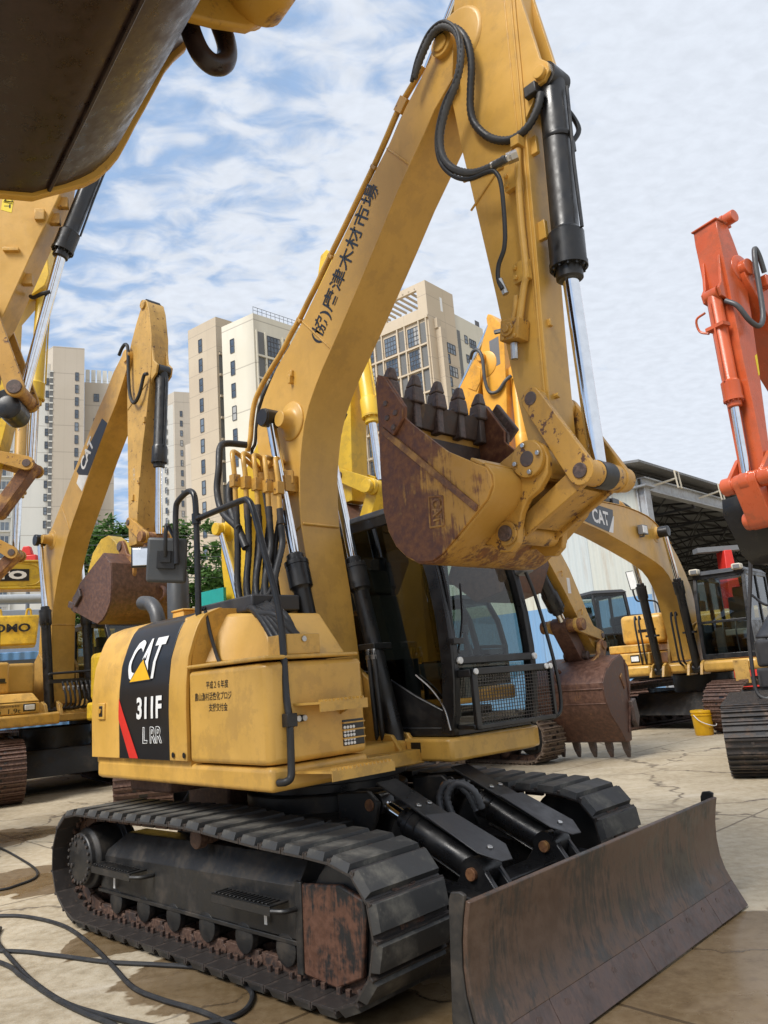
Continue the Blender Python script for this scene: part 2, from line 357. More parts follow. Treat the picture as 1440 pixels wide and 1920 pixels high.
def text(name, body, o, xd, yd, h, mat, parent=None, w=None, bold=0.0, ext=0.0015, rot=None, outline=None, center=False, shear=0.0):
    """lettering as a mesh: o = lower left corner, xd = reading direction, yd = up direction, h = letter height, w = total width"""
    c = bpy.data.curves.new(name, 'FONT'); c.body = body; c.size = 1.0; c.offset = bold; c.extrude = 0.0; c.resolution_u = 3; c.shear = shear
    if outline: c.fill_mode = 'NONE'; c.bevel_depth = outline; c.bevel_resolution = 0
    t = bpy.data.objects.new(name, c); COL.objects.link(t); bpy.context.view_layer.update()
    me = bpy.data.meshes.new_from_object(t.evaluated_get(bpy.context.evaluated_depsgraph_get())); bpy.data.objects.remove(t); bpy.data.curves.remove(c)
    xs = [v.co.x for v in me.vertices]; ys = [v.co.y for v in me.vertices]; x0, x1, y0, y1 = min(xs), max(xs), min(ys), max(ys)
    sy = h / (y1 - y0); sx = w / (x1 - x0) if w else sy; xd, yd, o = V(xd).normalized(), V(yd).normalized(), V(o); nz = xd.cross(yd)
    for v in me.vertices:
        a = (v.co.x - x0) * sx - (w / 2 if center and w else 0); b = (v.co.y - y0) * sy; v.co = o + xd * a + yd * b + nz * (ext + v.co.z * sy)
    me.materials.clear(); me.materials.append(MT[mat]); ob = bpy.data.objects.new(name, me); COL.objects.link(ob)
    if parent: ob.parent = parent
    if rot is not None: ob.rotation_euler = (0, 0, rot)
    return ob
def copyob(o, parent=None):
    c = o.copy(); COL.objects.link(c)
    if parent: c.parent = parent
    for ch in list(o.children): copyob(ch, c)
    return c
def hcyl(root, name, top, gland, end, y, rb, rg, rr, mb, eye=True, glen=None, rot=None):
    """hydraulic cylinder in the x-z plane at y: barrel from top to gland, chrome rod on to end (rod is a sub-part)"""
    T, G, E = V((top[0], y, top[1])), V((gland[0], y, gland[1])), V((end[0], y, end[1])); L = (G - T).length; gl = glen or rg * 2.1
    m = MB().lathe(T, G, [(0.0, rb * 0.9), (0.03, rb), (L - gl * 1.15, rb), (L - gl * 1.08, rb * 1.08), (L - gl, rg), (L - 0.03, rg), (L - 0.028, rg * 1.05), (L, rg * 1.05), (L + 0.001, rg * 0.74), (L + rg * 0.62, rg * 0.74), (L + rg * 0.62 + .01, rg * .62)])
    d = (G - T).normalized(); u = d.cross(V((0, 1, 0))).normalized(); v = V((0, 1, 0))
    for k in range(12):
        e = u * math.cos(k * math.pi / 6) + v * math.sin(k * math.pi / 6); m.cyl(G + e * rg * 0.9 - d * 0.005, G + e * rg * 0.9 + d * rg * 0.14, rg * 0.085, n=6)
    if eye: m.cyl(T + v * rb, T - v * rb, rb * 1.02)
    m.tube([T + d * L * .08 + u * rb * 1.25, T + d * L * .5 + u * rb * 1.22, T + d * (L - gl) + u * rb * 1.35], rb * 0.13, 6, 0)
    b = m.build(name, mb, root, rot=rot)
    r = MB().cyl(G, E, rr, n=24).build('rod', 'chrome', b)
    return b
# =================================================================== MAIN EXCAVATOR
ROOT = thing('compact_excavator', 'yellow excavator with a dozer blade, black side panel in white letters and high raised boom', 'excavator', (-0.54, 5.64, 0), R(-46.5))
TRK = R(3.25)                                       # the undercarriage stands a little turned under the house
yb = -0.06
def part(m, name, mat, bev=0.0, parent=None, rot=None, **k): return m.build(name, mat, parent or ROOT, bev, rot=rot, **k)
# ---- boom
bf = [(0.3, 1.36), (0.277, 1.64), (0.222, 2.158), (0.15, 2.621), (0.146, 2.79), (0.165, 3.016), (0.187, 3.134), (0.211, 3.229), (0.248, 3.349), (0.315, 3.472), (0.397, 3.58), (0.484, 3.68), (0.569, 3.763), (0.734, 3.925), (0.868, 4.062), (1.039, 4.24), (1.223, 4.435), (1.384, 4.612), (1.536, 4.756), (1.661, 4.874), (1.769, 4.985), (1.94, 5.1)]
bb = [(1.985, 5.36), (1.95, 5.42), (1.87, 5.43), (1.719, 5.306), (1.531, 5.169), (1.429, 5.073), (1.351, 5.001), (1.193, 4.885), (1.025, 4.746), (0.852, 4.60), (0.675, 4.455), (0.491, 4.304), (0.316, 4.157), (0.176, 4.051), (0.056, 3.975), (-0.066, 3.891), (-0.163, 3.804), (-0.244, 3.72), (-0.307, 3.629), (-0.357, 3.493), (-0.366, 3.383), (-0.346, 3.216), (-0.288, 2.97), (-0.212, 2.54), (-0.095, 1.85), (-0.06, 1.36)]
m = MB().prism(bf + bb, yb - .165, yb + .165)
m.prism([(bf[k][0] + .004, bf[k][1]) for k in range(len(bf))] + [(bf[k][0] + .018, bf[k][1] - .012) for k in range(len(bf) - 1, -1, -1)], yb - .178, yb + .178)   # bottom plate edge
for a, b in (((0.30, 4.14), (0.61, 3.80)), ((-.19, 2.46), (.165, 2.62)), ((1.33, 4.98), (1.52, 4.74))):
    m.tube([(a[0], yb - .166, a[1]), (b[0], yb - .166, b[1])], .009, 6, 0)
m.tube([(.62, yb - .165, 3.80), (.62, yb + .165, 3.80)], .012, 6, 0); m.tube([(.17, yb - .165, 2.62), (.17, yb + .165, 2.62)], .012, 6, 0)
m.lathe((0.10, yb - .16, 3.415), (0.10, yb - .4, 3.415), [(0, .15), (.012, .15), (.022, .135), (.026, .10), (.05, .075), (.10, .06), (.12, .06)], 32)
m.lathe((0.10, yb + .16, 3.415), (0.10, yb + .4, 3.415), [(0, .15), (.012, .15), (.022, .135), (.026, .10), (.05, .075), (.10, .06), (.12, .06)], 32)
m.cyl((1.905, yb - .20, 5.364), (1.905, yb + .20, 5.364), .082, n=32).cyl((1.905, yb - .212, 5.364), (1.905, yb + .212, 5.364), .055, n=28)
m.box(0.10, 0.16, yb - .19, yb - .16, 3.75, 3.80); m.box(0.12, 0.15, yb - .20, yb - .16, 3.70, 3.77)
BOOM = part(m, 'boom', 'yellow', .006)
m = MB().obox((0.245, yb + .185, 3.47), ((0.7, 0, .7), (-.7, 0, .7), (0, 1, 0)), (.05, .04, .03)); part(m, 'bracket', 'tracksteel', .004, BOOM)
# boom lettering follows the side plate
bd = V((0.635, 0, 0.77)).normalized()
d3 = V((0.66, 0, 0.751)).normalized(); up3 = V((-0.751, 0, 0.66))
text('lettering', '(協)唐津木材市場', (0.505, yb - .1665, 3.865), d3, up3, .19, 'ink', BOOM, w=1.14, bold=.012)
# ---- boom cylinders
for s, nm in ((-1, 'r'), (1, 'l')):
    y = yb + .2665 * s
    T, E = (0.525, 1.03), (-0.03, 3.457); G = (0.203, 2.33)
    b = hcyl(ROOT, 'boom_cylinder', T, G, E, y, .062, .082, .038, 'black', glen=.19)
    MB().lathe((E[0], y + .055, E[1]), (E[0], y - .075, E[1]), [(0, .07), (.115, .07), (.117, .066), (.13, .066)], 28).build('rod_eye', 'black', b, .004)
    m = MB().obox((.36, y, 1.72), ((1, 0, 0), (0, 1, 0), (0, 0, 1)), (.09, .085, .022)); m.build('clamp', 'black', b, .005)
    for q in (0, 1):
        hy = y - .10 - .0 * s; x0 = .40 + q * .055
        MB().tube([(x0, hy, 1.69), (x0 + .01, hy, 1.55), (x0 + .03, hy - .01, 1.35), (x0 + .03, hy, 1.15), (x0 - .02, hy + .05, 1.06), (x0 - .12, hy + .1, 1.05)], .017, 10, 5).build('hose', 'rubber', b)
        MB().cyl((x0, hy, 1.70), (x0 + .005, hy, 1.58), .017, n=8).cyl((x0, hy, 1.66), (x0, hy, 1.63), .022, n=6).build('fitting', 'steel', b)
# ---- stick
sl = [(2.158, 2.46), (2.158, 2.60), (2.135, 2.70), (2.121, 2.803), (2.09, 3.039), (2.062, 3.35), (2.041, 3.567), (2.02, 3.75), (1.981, 4.074), (1.944, 4.385), (1.909, 4.651), (1.886, 4.919), (1.862, 5.115), (1.86, 5.3), (1.90, 5.44), (1.95, 5.54), (1.984, 5.682), (2.05, 6.02), (2.12, 6.12), (2.2, 6.12), (2.26, 6.05)]
sr = [(2.44, 5.75), (2.425, 5.45), (2.412, 5.2), (2.399, 4.86), (2.386, 4.6), (2.372, 4.346), (2.36, 4.1), (2.35, 3.853), (2.337, 3.586), (2.322, 3.323), (2.312, 3.09), (2.302, 2.837), (2.29, 2.5), (2.25, 2.45)]
m = MB().prism(sl + sr, yb - .11, yb + .11)
m.band([(p[0] - .03, p[1]) for p in sr], .012, yb - .118, yb + .118)
m.tube(xz([(2.405 - .045, 5.7), (2.385 - .045, 5.1), (2.36 - .045, 4.3), (2.33 - .045, 3.3), (2.31 - .04, 2.9)], yb - .11), .006, 6, 0)
m.lathe((1.96, yb - .105, 5.39), (1.96, yb - .2, 5.39), [(0, .215), (.006, .215), (.018, .20), (.02, .19)], 40)
m.tube(xz([(1.90, 4.42), (2.20, 4.34)], yb - .112), .012, 6, 0); m.tube(xz([(1.93, 4.2), (2.28, 4.42)], yb - .112), .008, 6, 0)
for z in (4.33, 3.80): m.box(2.335 + (z - 3.8) * .03, 2.395 + (z - 3.8) * .03, yb - .075, yb - .045, z, z + .11)
m.box(2.30, 2.34, yb - .06, yb - .03, 3.30, 3.34); m.cyl((2.30, yb - .05, 2.9), (2.33, yb - .05, 2.9), .016, n=6)
for s in (-1, 1): m.prism([(2.38, 5.8), (2.452, 5.314), (2.498, 5.015), (2.52, 4.856), (2.565, 4.80), (2.57, 4.74), (2.53, 4.70), (2.47, 4.70), (2.44, 4.62), (2.38, 4.55)], yb + s * .085 - .014, yb + s * .085 + .014)
m.cyl((2.515, yb - .125, 4.757), (2.515, yb + .125, 4.757), .038, n=20)
m.cyl((2.215, yb - .165, 2.54), (2.215, yb + .165, 2.54), .088, n=28).cyl((2.236, yb - .15, 2.884), (2.236, yb + .15, 2.884), .06, n=24)
STICK = part(m, 'stick', 'yellow', .006)
hcyl(ROOT, 'stick_cylinder', (.60, 4.44), (1.12, 4.945), (2.12, 6.03), yb, .055, .07, .035, 'charcoal')
BC = hcyl(ROOT, 'bucket_cylinder', (2.516, 4.757), (2.462, 3.60), (2.470, 2.46), yb, .077, .10, .044, 'black', glen=.2)
MB().tube([(2.50, yb + .10, 4.66), (2.52, yb + .16, 4.62), (2.55, yb + .17, 4.50), (2.52, yb + .13, 4.42), (2.50, yb + .1, 4.40)], .016, 8, 5).obox((2.505, yb + .10, 4.38), ((1, 0, 0), (0, 1, 0), (0, 0, 1)), (.035, .03, .035)).build('oil_pipe', 'black', BC, .003)
MB().obox((2.45, yb - .085, 4.68), ((1, 0, 0), (0, 1, 0), (0, 0, 1)), (.04, .05, .035)).build('port_block', 'black', BC, .006)
MB().lathe((2.505, yb, 4.40), (2.497, yb, 4.25), [(0, .0785), (.01, .082), (.02, .082), (.03, .0785)], 28).build('clamp', 'black', BC)
# valve block and steel pipe on the stick
m = MB().obox((2.175, yb - .165, 3.30), ((.98, 0, -.2), (.2, 0, .98), (0, 1, 0)), (.062, .058, .05)).cyl((2.165, yb - .213, 3.30), (2.165, yb - .228, 3.30), .04, n=24).cyl((2.165, yb - .226, 3.30), (2.165, yb - .24, 3.30), .022, n=12)
for a, b in ((-.04, -.04), (.035, -.05)): m.cyl((2.17 + a, yb - .21, 3.30 + b), (2.17 + a, yb - .225, 3.30 + b), .012, n=10)
VB = part(m, 'valve_block', 'yellow_link', .004)
MB().cyl((2.09, yb - .16, 3.34), (2.04, yb - .16, 3.35), .014, n=8).cyl((2.165, yb - .17, 3.23), (2.158, yb - .17, 3.14), .02, n=8).build('fitting', 'steel', VB)
m = MB().tube([(2.33, yb - .145, 4.36), (2.312, yb - .145, 4.2), (2.292, yb - .145, 3.9), (2.285, yb - .145, 3.62), (2.262, yb - .145, 3.55), (2.23, yb - .15, 3.44), (2.21, yb - .155, 3.36)], .02, 12, 4)
m.obox((2.335, yb - .145, 4.40), ((1, 0, -.1), (.1, 0, 1), (0, 1, 0)), (.028, .028, .03))
for x, z in ((2.30, 4.2), (2.285, 3.63)): m.obox((x - .03, yb - .14, z), ((1, 0, 0), (0, 0, 1), (0, 1, 0)), (.05, .06, .018)).cyl((x - .06, yb - .15, z + .03), (x - .06, yb - .175, z + .03), .014, n=6).cyl((x - .06, yb - .15, z - .03), (x - .06, yb - .175, z - .03), .014, n=6)
m.tube(xz([(2.17, 3.36), (2.205, 3.46), (2.21, 3.5)], yb - .16), .016, 8, 0)
part(m, 'steel_pipe', 'yellow', .002)
# ---- linkage and bucket
for s in (-1, 1):
    y = yb + s * .165
    A, B = V((2.236, 2.884)), V((2.474, 2.425)); d = (B - A).normalized(); n = V((-d.y, d.x)); pl = []
    for k in range(9): t = math.pi * k / 8; pl.append(A + n * math.cos(t) * .062 - d * math.sin(t) * .062)
    for k in range(9): t = math.pi * k / 8; pl.append(B - n * math.cos(t) * .075 + d * math.sin(t) * .075)
    L = MB().prism([(q.x, q.y) for q in pl], y - .018, y + .018).build('idler_link', 'yellow_link', ROOT, .004)
    MB().cyl((A.x, y - .022, A.y), (A.x, y + .022, A.y), .038, n=20).cyl((B.x, y - .026, B.y), (B.x, y + .026, B.y), .04, n=20).build('pin', 'tooth', L, .003)
m = MB().lathe((2.474, yb - .15, 2.425), (2.474, yb + .24, 2.425), [(0, .066), (.085, .066), (.09, .07), (.10, .07), (.101, .062), (.20, .062), (.201, .07), (.30, .07), (.31, .066), (.39, .066)], 28)
LP = part(m, 'link_pin', 'yellow_link', .002)
MB().cyl((2.474, yb - .055, 2.425), (2.474, yb + .075, 2.425), .073, n=28).build('rubber_collar', 'black', LP, .006)
A, B = V((2.474, 2.425)), V((2.02, 2.20)); d = (B - A).normalized(); n = V((-d.y, d.x))
m = MB()
for s in (-1, 1): m.hexa([(A.x + n.x * .058, yb + s * .135 - .016, A.y + n.y * .058), (A.x - n.x * .058, yb + s * .135 - .016, A.y - n.y * .058), (B.x - n.x * .05, yb + s * .135 - .016, B.y - n.y * .05), (B.x + n.x * .05, yb + s * .135 - .016, B.y + n.y * .05)], [(A.x + n.x * .058, yb + s * .135 + .016, A.y + n.y * .058), (A.x - n.x * .058, yb + s * .135 + .016, A.y - n.y * .058), (B.x - n.x * .05, yb + s * .135 + .016, B.y - n.y * .05), (B.x + n.x * .05, yb + s * .135 + .016, B.y + n.y * .05)])
q0, q1 = A + d * .09, B - d * .08
m.hexa([(q0.x + n.x * .03, yb - .14, q0.y + n.y * .03), (q0.x - n.x * .045, yb - .14, q0.y - n.y * .045), (q1.x - n.x * .045, yb - .14, q1.y - n.y * .045), (q1.x + n.x * .03, yb - .14, q1.y + n.y * .03)], [(q0.x + n.x * .03, yb + .14, q0.y + n.y * .03), (q0.x - n.x * .045, yb + .14, q0.y - n.y * .045), (q1.x - n.x * .045, yb + .14, q1.y - n.y * .045), (q1.x + n.x * .03, yb + .14, q1.y + n.y * .03)])
m.cyl((B.x, yb - .165, B.y), (B.x, yb + .165, B.y), .06, n=24)
part(m, 'power_link', 'yellow_link', .006)
BKT = bpy.data.objects.new('bucket', None)
prof = [(1.40, 3.14), (1.352, 2.938), (1.337, 2.691), (1.335, 2.445), (1.363, 2.319), (1.413, 2.227), (1.487, 2.156), (1.577, 2.105), (1.683, 2.094), (1.761, 2.12), (1.89, 2.20), (2.012, 2.284), (2.085, 2.335), (2.125, 2.39), (2.128, 2.45), (2.10, 2.50), (2.0, 2.565)]
m = MB().band(prof, -.018, yb - .45, yb + .45)
# weld bead and top torque plate
m.tube([(1.93, yb - .45, 2.235), (1.93, yb + .45, 2.235)], .012, 6, 0); m.box(1.95, 2.10, yb - .45, yb + .45, 2.50, 2.53)
BKT = m.build('bucket', 'bucketback', ROOT, .004)
side = [(1.347, 3.208), (1.346, 2.938), (1.333, 2.691), (1.331, 2.445), (1.359, 2.319), (1.409, 2.223), (1.484, 2.15), (1.577, 2.097), (1.683, 2.086), (1.763, 2.114), (2.012, 2.278), (2.096, 2.336), (2.136, 2.40), (2.136, 2.45), (2.108, 2.497), (1.86, 2.652), (1.622, 2.874), (1.564, 2.935), (1.575, 3.0), (1.439, 3.229), (1.373, 3.264)]
for s in (-1, 1):
    y = yb + s * .452
    w = MB().prism(side, y - .012, y + .012).build('side_plate', 'bucketside', BKT, .004)
    if s < 0:
        m = MB().hexa([(1.372, y - .026, 2.895), (1.392, y - .026, 2.93), (2.04, y - .026, 2.315), (2.02, y - .026, 2.285)], [(1.372, y - .01, 2.895), (1.392, y - .01, 2.93), (2.04, y - .01, 2.315), (2.02, y - .01, 2.285)])
        m.build('rib', 'rustlink', BKT, .004)
        xd = V((.06, 0, -1)).normalized(); ud = V((1, 0, .06)).normalized()
        text('lettering', 'CAT', (1.715, y - .012, 2.412), xd, ud, .068, 'rustlink', BKT, w=.135, bold=.03, ext=.008)
        f = MB(); fr = [(1.70, 2.437), (1.80, 2.418), (1.792, 2.26), (1.69, 2.268)]
        for a, b in zip(fr, fr[1:] + fr[:1]): f.tube([(a[0], y - .013, a[1]), (b[0], y - .013, b[1])], .006, 6, 0)
        f.build('logo_frame', 'rustlink', BKT)
cut = [(1.385, 3.24), (1.44, 3.225), (1.585, 2.99), (1.572, 2.925), (1.487, 2.845), (1.40, 2.93), (1.378, 3.06)]
for s in (-1, 1):
    y = yb + s * .478
    sc_ = MB().prism(cut, y - .012, y + .012).build('side_cutter', 'bucketside' if s < 0 else 'tooth', BKT, .006)
    m = MB()
    for x, z in ((1.45, 3.05), (1.455, 2.96), (1.50, 2.89), (1.525, 2.97)): m.cyl((x, y - .022, z), (x, y + .022, z), .018, n=6)
    m.build('bolt', 'tooth', sc_, .003)
m = MB().prism([(1.42, 3.16), (1.50, 3.23), (1.64, 3.01), (1.55, 2.94)], yb + .49, yb + .53); m.build('side_cutter', 'tooth', BKT, .012)
m = MB().hexa([(1.36, yb - .44, 2.98), (1.39, yb - .44, 2.98), (1.43, yb - .44, 3.13), (1.40, yb - .44, 3.14)], [(1.36, yb + .44, 2.98), (1.39, yb + .44, 2.98), (1.43, yb + .44, 3.13), (1.40, yb + .44, 3.14)])
m.build('lip', 'bucketin', BKT, .004)
MB().band([(p[0] + .003, p[1] + .003) for p in prof[1:]], .008, yb - .438, yb + .438).build('liner', 'bucketin', BKT)
for k in range(5):
    y = yb - .405 + k * .2025
    m = MB().hexa([(1.335, y - .03, 2.96), (1.43, y - .03, 2.96), (1.43, y + .03, 2.96), (1.335, y + .03, 2.96)], [(1.375, y - .026, 3.15), (1.435, y - .026, 3.15), (1.435, y + .026, 3.15), (1.375, y + .026, 3.15)])
    ad = m.build('tooth_adapter', 'tooth', BKT, .008)
    m = MB().hexa([(1.35, y - .052, 3.115), (1.455, y - .052, 3.115), (1.455, y + .052, 3.115), (1.35, y + .052, 3.115)], [(1.372, y - .042, 3.22), (1.452, y - .042, 3.22), (1.452, y + .042, 3.22), (1.372, y + .042, 3.22)])
    m.hexa([(1.372, y - .042, 3.22), (1.452, y - .042, 3.22), (1.452, y + .042, 3.22), (1.372, y + .042, 3.22)], [(1.415, y - .024, 3.30), (1.448, y - .024, 3.30), (1.448, y + .024, 3.30), (1.415, y + .024, 3.30)])
    m.cyl((1.40, y - .056, 3.15), (1.40, y + .056, 3.15), .017, n=10)
    m.build('tooth', 'tooth', BKT, .012)
ear = [(1.90, 2.50), (1.962, 2.561), (2.07, 2.60), (2.135, 2.625), (2.19, 2.65), (2.25, 2.645), (2.30, 2.60), (2.322, 2.53), (2.31, 2.45), (2.25, 2.38), (2.17, 2.345), (2.12, 2.28), (2.09, 2.20), (2.075, 2.13), (2.02, 2.09), (1.95, 2.10), (1.90, 2.15), (1.82, 2.16), (1.80, 2.22)]
for s in (-1, 1):
    y = yb + s * .20
    e = MB().prism(ear, y - .022, y + .022).build('hinge_ear', 'yellow_link', BKT, .006)
    o = y + s * .022
    m = MB().cyl((2.215, o, 2.545), (2.215, o + s * .03, 2.545), .098, n=36).cyl((2.015, o, 2.19), (2.015, o + s * .014, 2.19), .066, n=28); m.build('pin_boss', 'yellow_link', e, .004)
    m = MB().cyl((2.215, o + s * .024, 2.545), (2.215, o + s * .034, 2.545), .042, n=24).cyl((2.015, o, 2.19), (2.015, o + s * .03, 2.19), .043, n=24); m.build('pin', 'tooth', e, .003)
    m = MB()
    for k in range(4): t = math.pi / 2 * k + .15; m.cyl((2.215 + .075 * math.cos(t), o + s * .028, 2.545 + .075 * math.sin(t)), (2.215 + .075 * math.cos(t), o + s * .044, 2.545 + .075 * math.sin(t)), .014, n=6)
    m.build('bolt', 'steel', e, .002)
# ---- hoses along the boom and to the stick
def hose(name, L, y, r, mat='rubber', rib=None, n=10, y1=None):
    k = len(L); pts = [(p[0], y if y1 is None else y + (y1 - y) * i / (k - 1), p[1]) for i, p in enumerate(L)]
    return part(MB().tube(pts, r, n, 8, rib=rib), name, mat)
hose('hydraulic_hose', [(1.70, 5.22), (1.757, 5.30), (1.865, 5.40), (1.96, 5.41), (2.05, 5.33), (2.092, 5.22), (2.085, 5.08), (2.028, 4.95), (1.93, 4.83), (1.866, 4.684), (1.872, 4.54), (1.95, 4.41), (2.077, 4.31), (2.21, 4.27), (2.33, 4.26)], yb - .25, .025, 'hosegrey', (.03, .84))
hose('hydraulic_hose', [(1.86, 5.44), (1.97, 5.43), (2.065, 5.33), (2.112, 5.2), (2.11, 5.06), (2.075, 4.92), (2.05, 4.80), (2.065, 4.69), (2.152, 4.55), (2.279, 4.46), (2.395, 4.47), (2.47, 4.55), (2.50, 4.64)], yb - .225, .025, 'rubber', (.03, .84), y1=yb - .1)
hose('hydraulic_hose', [(1.69, 5.20), (1.76, 5.33), (1.87, 5.43), (1.99, 5.42), (2.08, 5.30), (2.10, 5.16), (2.05, 4.98), (1.93, 4.87), (1.85, 4.70), (1.85, 4.53), (1.93, 4.38), (2.05, 4.28), (2.2, 4.24), (2.25, 4.20), (2.272, 4.1), (2.262, 3.859), (2.24, 3.739), (2.192, 3.663), (2.177, 3.587), (2.197, 3.513)], yb - .262, .013)
part(MB().cyl((2.215, yb - .25, 4.27), (2.34, yb - .22, 4.27), .026, n=12).cyl((2.31, yb - .23, 4.27), (2.36, yb - .2, 4.28), .032, n=6), 'hose_fitting', 'steel')
part(MB().cyl((2.18, yb - .255, 3.58), (2.20, yb - .24, 3.49), .018, n=10), 'hose_fitting', 'steel')
ptop0 = [(1.72, 5.35), (1.62, 5.29), (1.50, 5.22), (1.42, 5.15), (1.33, 5.06), (1.19, 4.93), (1.02, 4.79), (0.85, 4.65), (0.67, 4.505), (0.48, 4.345), (0.37, 4.26), (0.26, 4.17), (0.14, 4.09), (0.0, 3.985), (-0.15, 3.90), (-0.30, 3.80), (-0.40, 3.70), (-0.45, 3.56), (-0.48, 3.42), (-0.53, 3.33)]
ptop = [(q[0] - .62 * .05, q[1] + .78 * .05) for q in ptop0]
hose('steel_pipe', ptop, yb - .13, .021, 'yellow'); hose('steel_pipe', [(p[0], p[1]) for p in ptop0[:-3]], yb - .02, .02, 'yellow')
hose('boom_hose', [(p[0] + .022, p[1] - .034) for p in ptop[2:]] + [(-.40, 3.0), (-.33, 2.5)], yb - .10, .013, 'rubber')
m = MB()
for k in (2, 5, 8, 11): m.obox((ptop[k][0] + .01, yb - .1, ptop[k][1] - .03), ((.76, 0, .65), (-.65, 0, .76), (0, 1, 0)), (.05 if k == 2 else .012, .045 if k == 2 else .03, .06))
part(m, 'pipe_clamp', 'yellow_link', .003)
# pipe manifold behind the knee and the hose bundle down to the hood
for i in range(5):
    y = -.62 + i * .055; x = -.08 + i * .055; z = 3.0 - i * .02
    part(MB().tube([(x, y, z - .22), (x - .005, y, z), (x - .02, y, z + .12), (x - .06, y + .03, z + .19), (x - .16, y + .16, z + .20), (-.36, yb - .13, z + .12 + .03 * i)], .018, 10, 5), 'steel_pipe', 'yellow')
    part(MB().cyl((x, y, z - .20), (x + .003, y, z - .31), .024, n=10), 'hose_fitting', 'tracksteel')
m = MB()
for i in range(5): m.obox((-.08 + i * .055, -.62 + i * .055, 2.95 - i * .02), ((1, 0, 0), (0, 1, 0), (0, 0, 1)), (.03, .03, .045))
m.obox((.04, -.36, 2.97), ((.7, .7, 0), (-.7, .7, 0), (0, 0, 1)), (.14, .02, .05)); m.box(-.02, .14, -.34, yb - .16, 2.86, 2.98)
part(m, 'pipe_bracket', 'yellow_link', .003)
for i in range(5):
    x = -.075 + i * .055; y = -.62 + i * .055
    pts = [(x, y, 2.72 - .03 * i), (x + .015, y - .01, 2.45), (x + .03 + .02 * i, y - .03 - .03 * i, 2.20), (x + .13 + .015 * i, y - .06 - .04 * i, 2.03), (.36 + .03 * i, -.80 - .012 * i, 1.985 - .012 * i), (.58 + .035 * i, -.885 + .004 * i, 1.90), (.76 + .03 * i, -.90 + .025 * i, 1.72)]
    part(MB().tube(pts, .024, 10, 9, rib=(.045, .93)), 'hydraulic_hose', 'rubber')
for i in range(4):
    part(MB().tube([(-.10 + .06 * i, -.50 + .05 * i, 2.70), (-.06 + .05 * i, -.54 + .04 * i, 2.45), (-.02 + .07 * i, -.60 + .03 * i, 2.2), (.14 + .05 * i, -.68 + .01 * i, 2.04), (.40 + .04 * i, -.76, 1.98), (.62 + .03 * i, -.80, 1.90), (.74 + .03 * i, -.80, 1.72)], .021, 10, 8, rib=(.045, .93)), 'hydraulic_hose', 'rubber')
part(MB().tube([(-.40, -.30, 3.36), (-.44, -.45, 3.36), (-.40, -.54, 3.30), (-.36, -.58, 3.12), (-.36, -.6, 2.95), (-.27, -.62, 2.77), (-.11, -.62, 2.64), (-.05, -.62, 2.6)], .026, 10, 8), 'hydraulic_hose', 'rubber')
part(MB().tube([(-.22, -.5, 3.02), (-.25, -.56, 2.95), (-.22, -.58, 2.8), (-.12, -.6, 2.65), (0.0, -.6, 2.45)], .03, 10, 8), 'hydraulic_hose', 'rubber')
# ---- house
def yprof(z):
    P = [(1.0, -1.15), (1.40, -1.155), (1.55, -1.15), (1.72, -1.13), (1.85, -1.085), (1.93, -1.05), (1.985, -1.0), (2.02, -.9), (2.03, -.7)]
    for (a, b), (c, d) in zip(P, P[1:]):
        if z <= c: return b + (d - b) * (z - a) / (c - a)
    return -.7
def rear(o=0.0):                                    # plan outline of the rounded tail, right front to left front
    pts = [(-.4, -1.15 - o), (-1.22, -1.15 - o)]
    for k in range(13): t = R(222 - k * 84 / 12); pts.append(((1.745 + o) * math.cos(t), (1.66 + o) * math.sin(t)))
    return pts + [(-1.22, 1.15 + o), (-.4, 1.15 + o)]
plan = [(.99, -1.15), (-1.2, -1.15), (-1.30, -1.125)] + [(1.72 * math.cos(R(t)), 1.70 * math.sin(R(t))) for t in range(218, 140, -6)] + [(-1.30, 1.125), (-1.2, 1.15), (.15, 1.15), (.15, .24), (.6, .24), (.6, -.46), (.99, -.46)]
m = MB().vprism([(p[0] * .985, p[1] * .985) for p in plan], .955, 1.082); part(m, 'side_skirt', 'yellow', .028, seg=4)
hp = [(.135, -1.13), (-1.2, -1.13), (-1.29, -1.105)] + [(1.70 * math.cos(R(t)), 1.68 * math.sin(R(t))) for t in range(218, 140, -6)] + [(-1.29, 1.105), (-1.2, 1.13), (-.35, 1.13), (-.35, -.25), (.135, -.25)]
m = MB()
lay = [(1.06, 0), (1.45, 0), (1.6, .008), (1.74, .028), (1.86, .065), (1.94, .105), (1.99, .16), (2.015, .24)]
rings = []
for z, o in lay:
    ring = []
    for x, y in hp:
        yy = y if y > -.3 else y + o
        xx = x + (o * 1.0 if x < -1.25 else 0); yy = min(yy, 1.13 - o) if y > .5 else yy
        ring.append(m.bm.verts.new((xx, yy, z)))
    rings.append(ring)
m.face(rings[0]); m.face(rings[-1][::-1])
for A, B in zip(rings, rings[1:]):
    for i in range(len(A)): m.face((A[i], B[i], B[(i + 1) % len(A)], A[(i + 1) % len(A)]))
HOOD = part(m, 'engine_housing', 'yellow', ang=50)
def sidepanel(name, x0, x1, mat, z0=1.10, z1=2.018, th=.012, parent=None):
    zs = [z0] + [z0 + (z1 - z0) * k / 24 for k in range(1, 25)]
    P = [(yprof(z) - .008, z) for z in zs]; Q = [(yprof(z) + .02, z) for z in zs[::-1]]
    return part(MB().xprism(P + Q, x0, x1), name, mat, .004, parent)
sidepanel('rear_door', -1.265, -.806, 'yellow')
CP = sidepanel('decal_panel', -.80, -.085, 'ink')
sidepanel('hood_panel', -.078, .14, 'yellow')
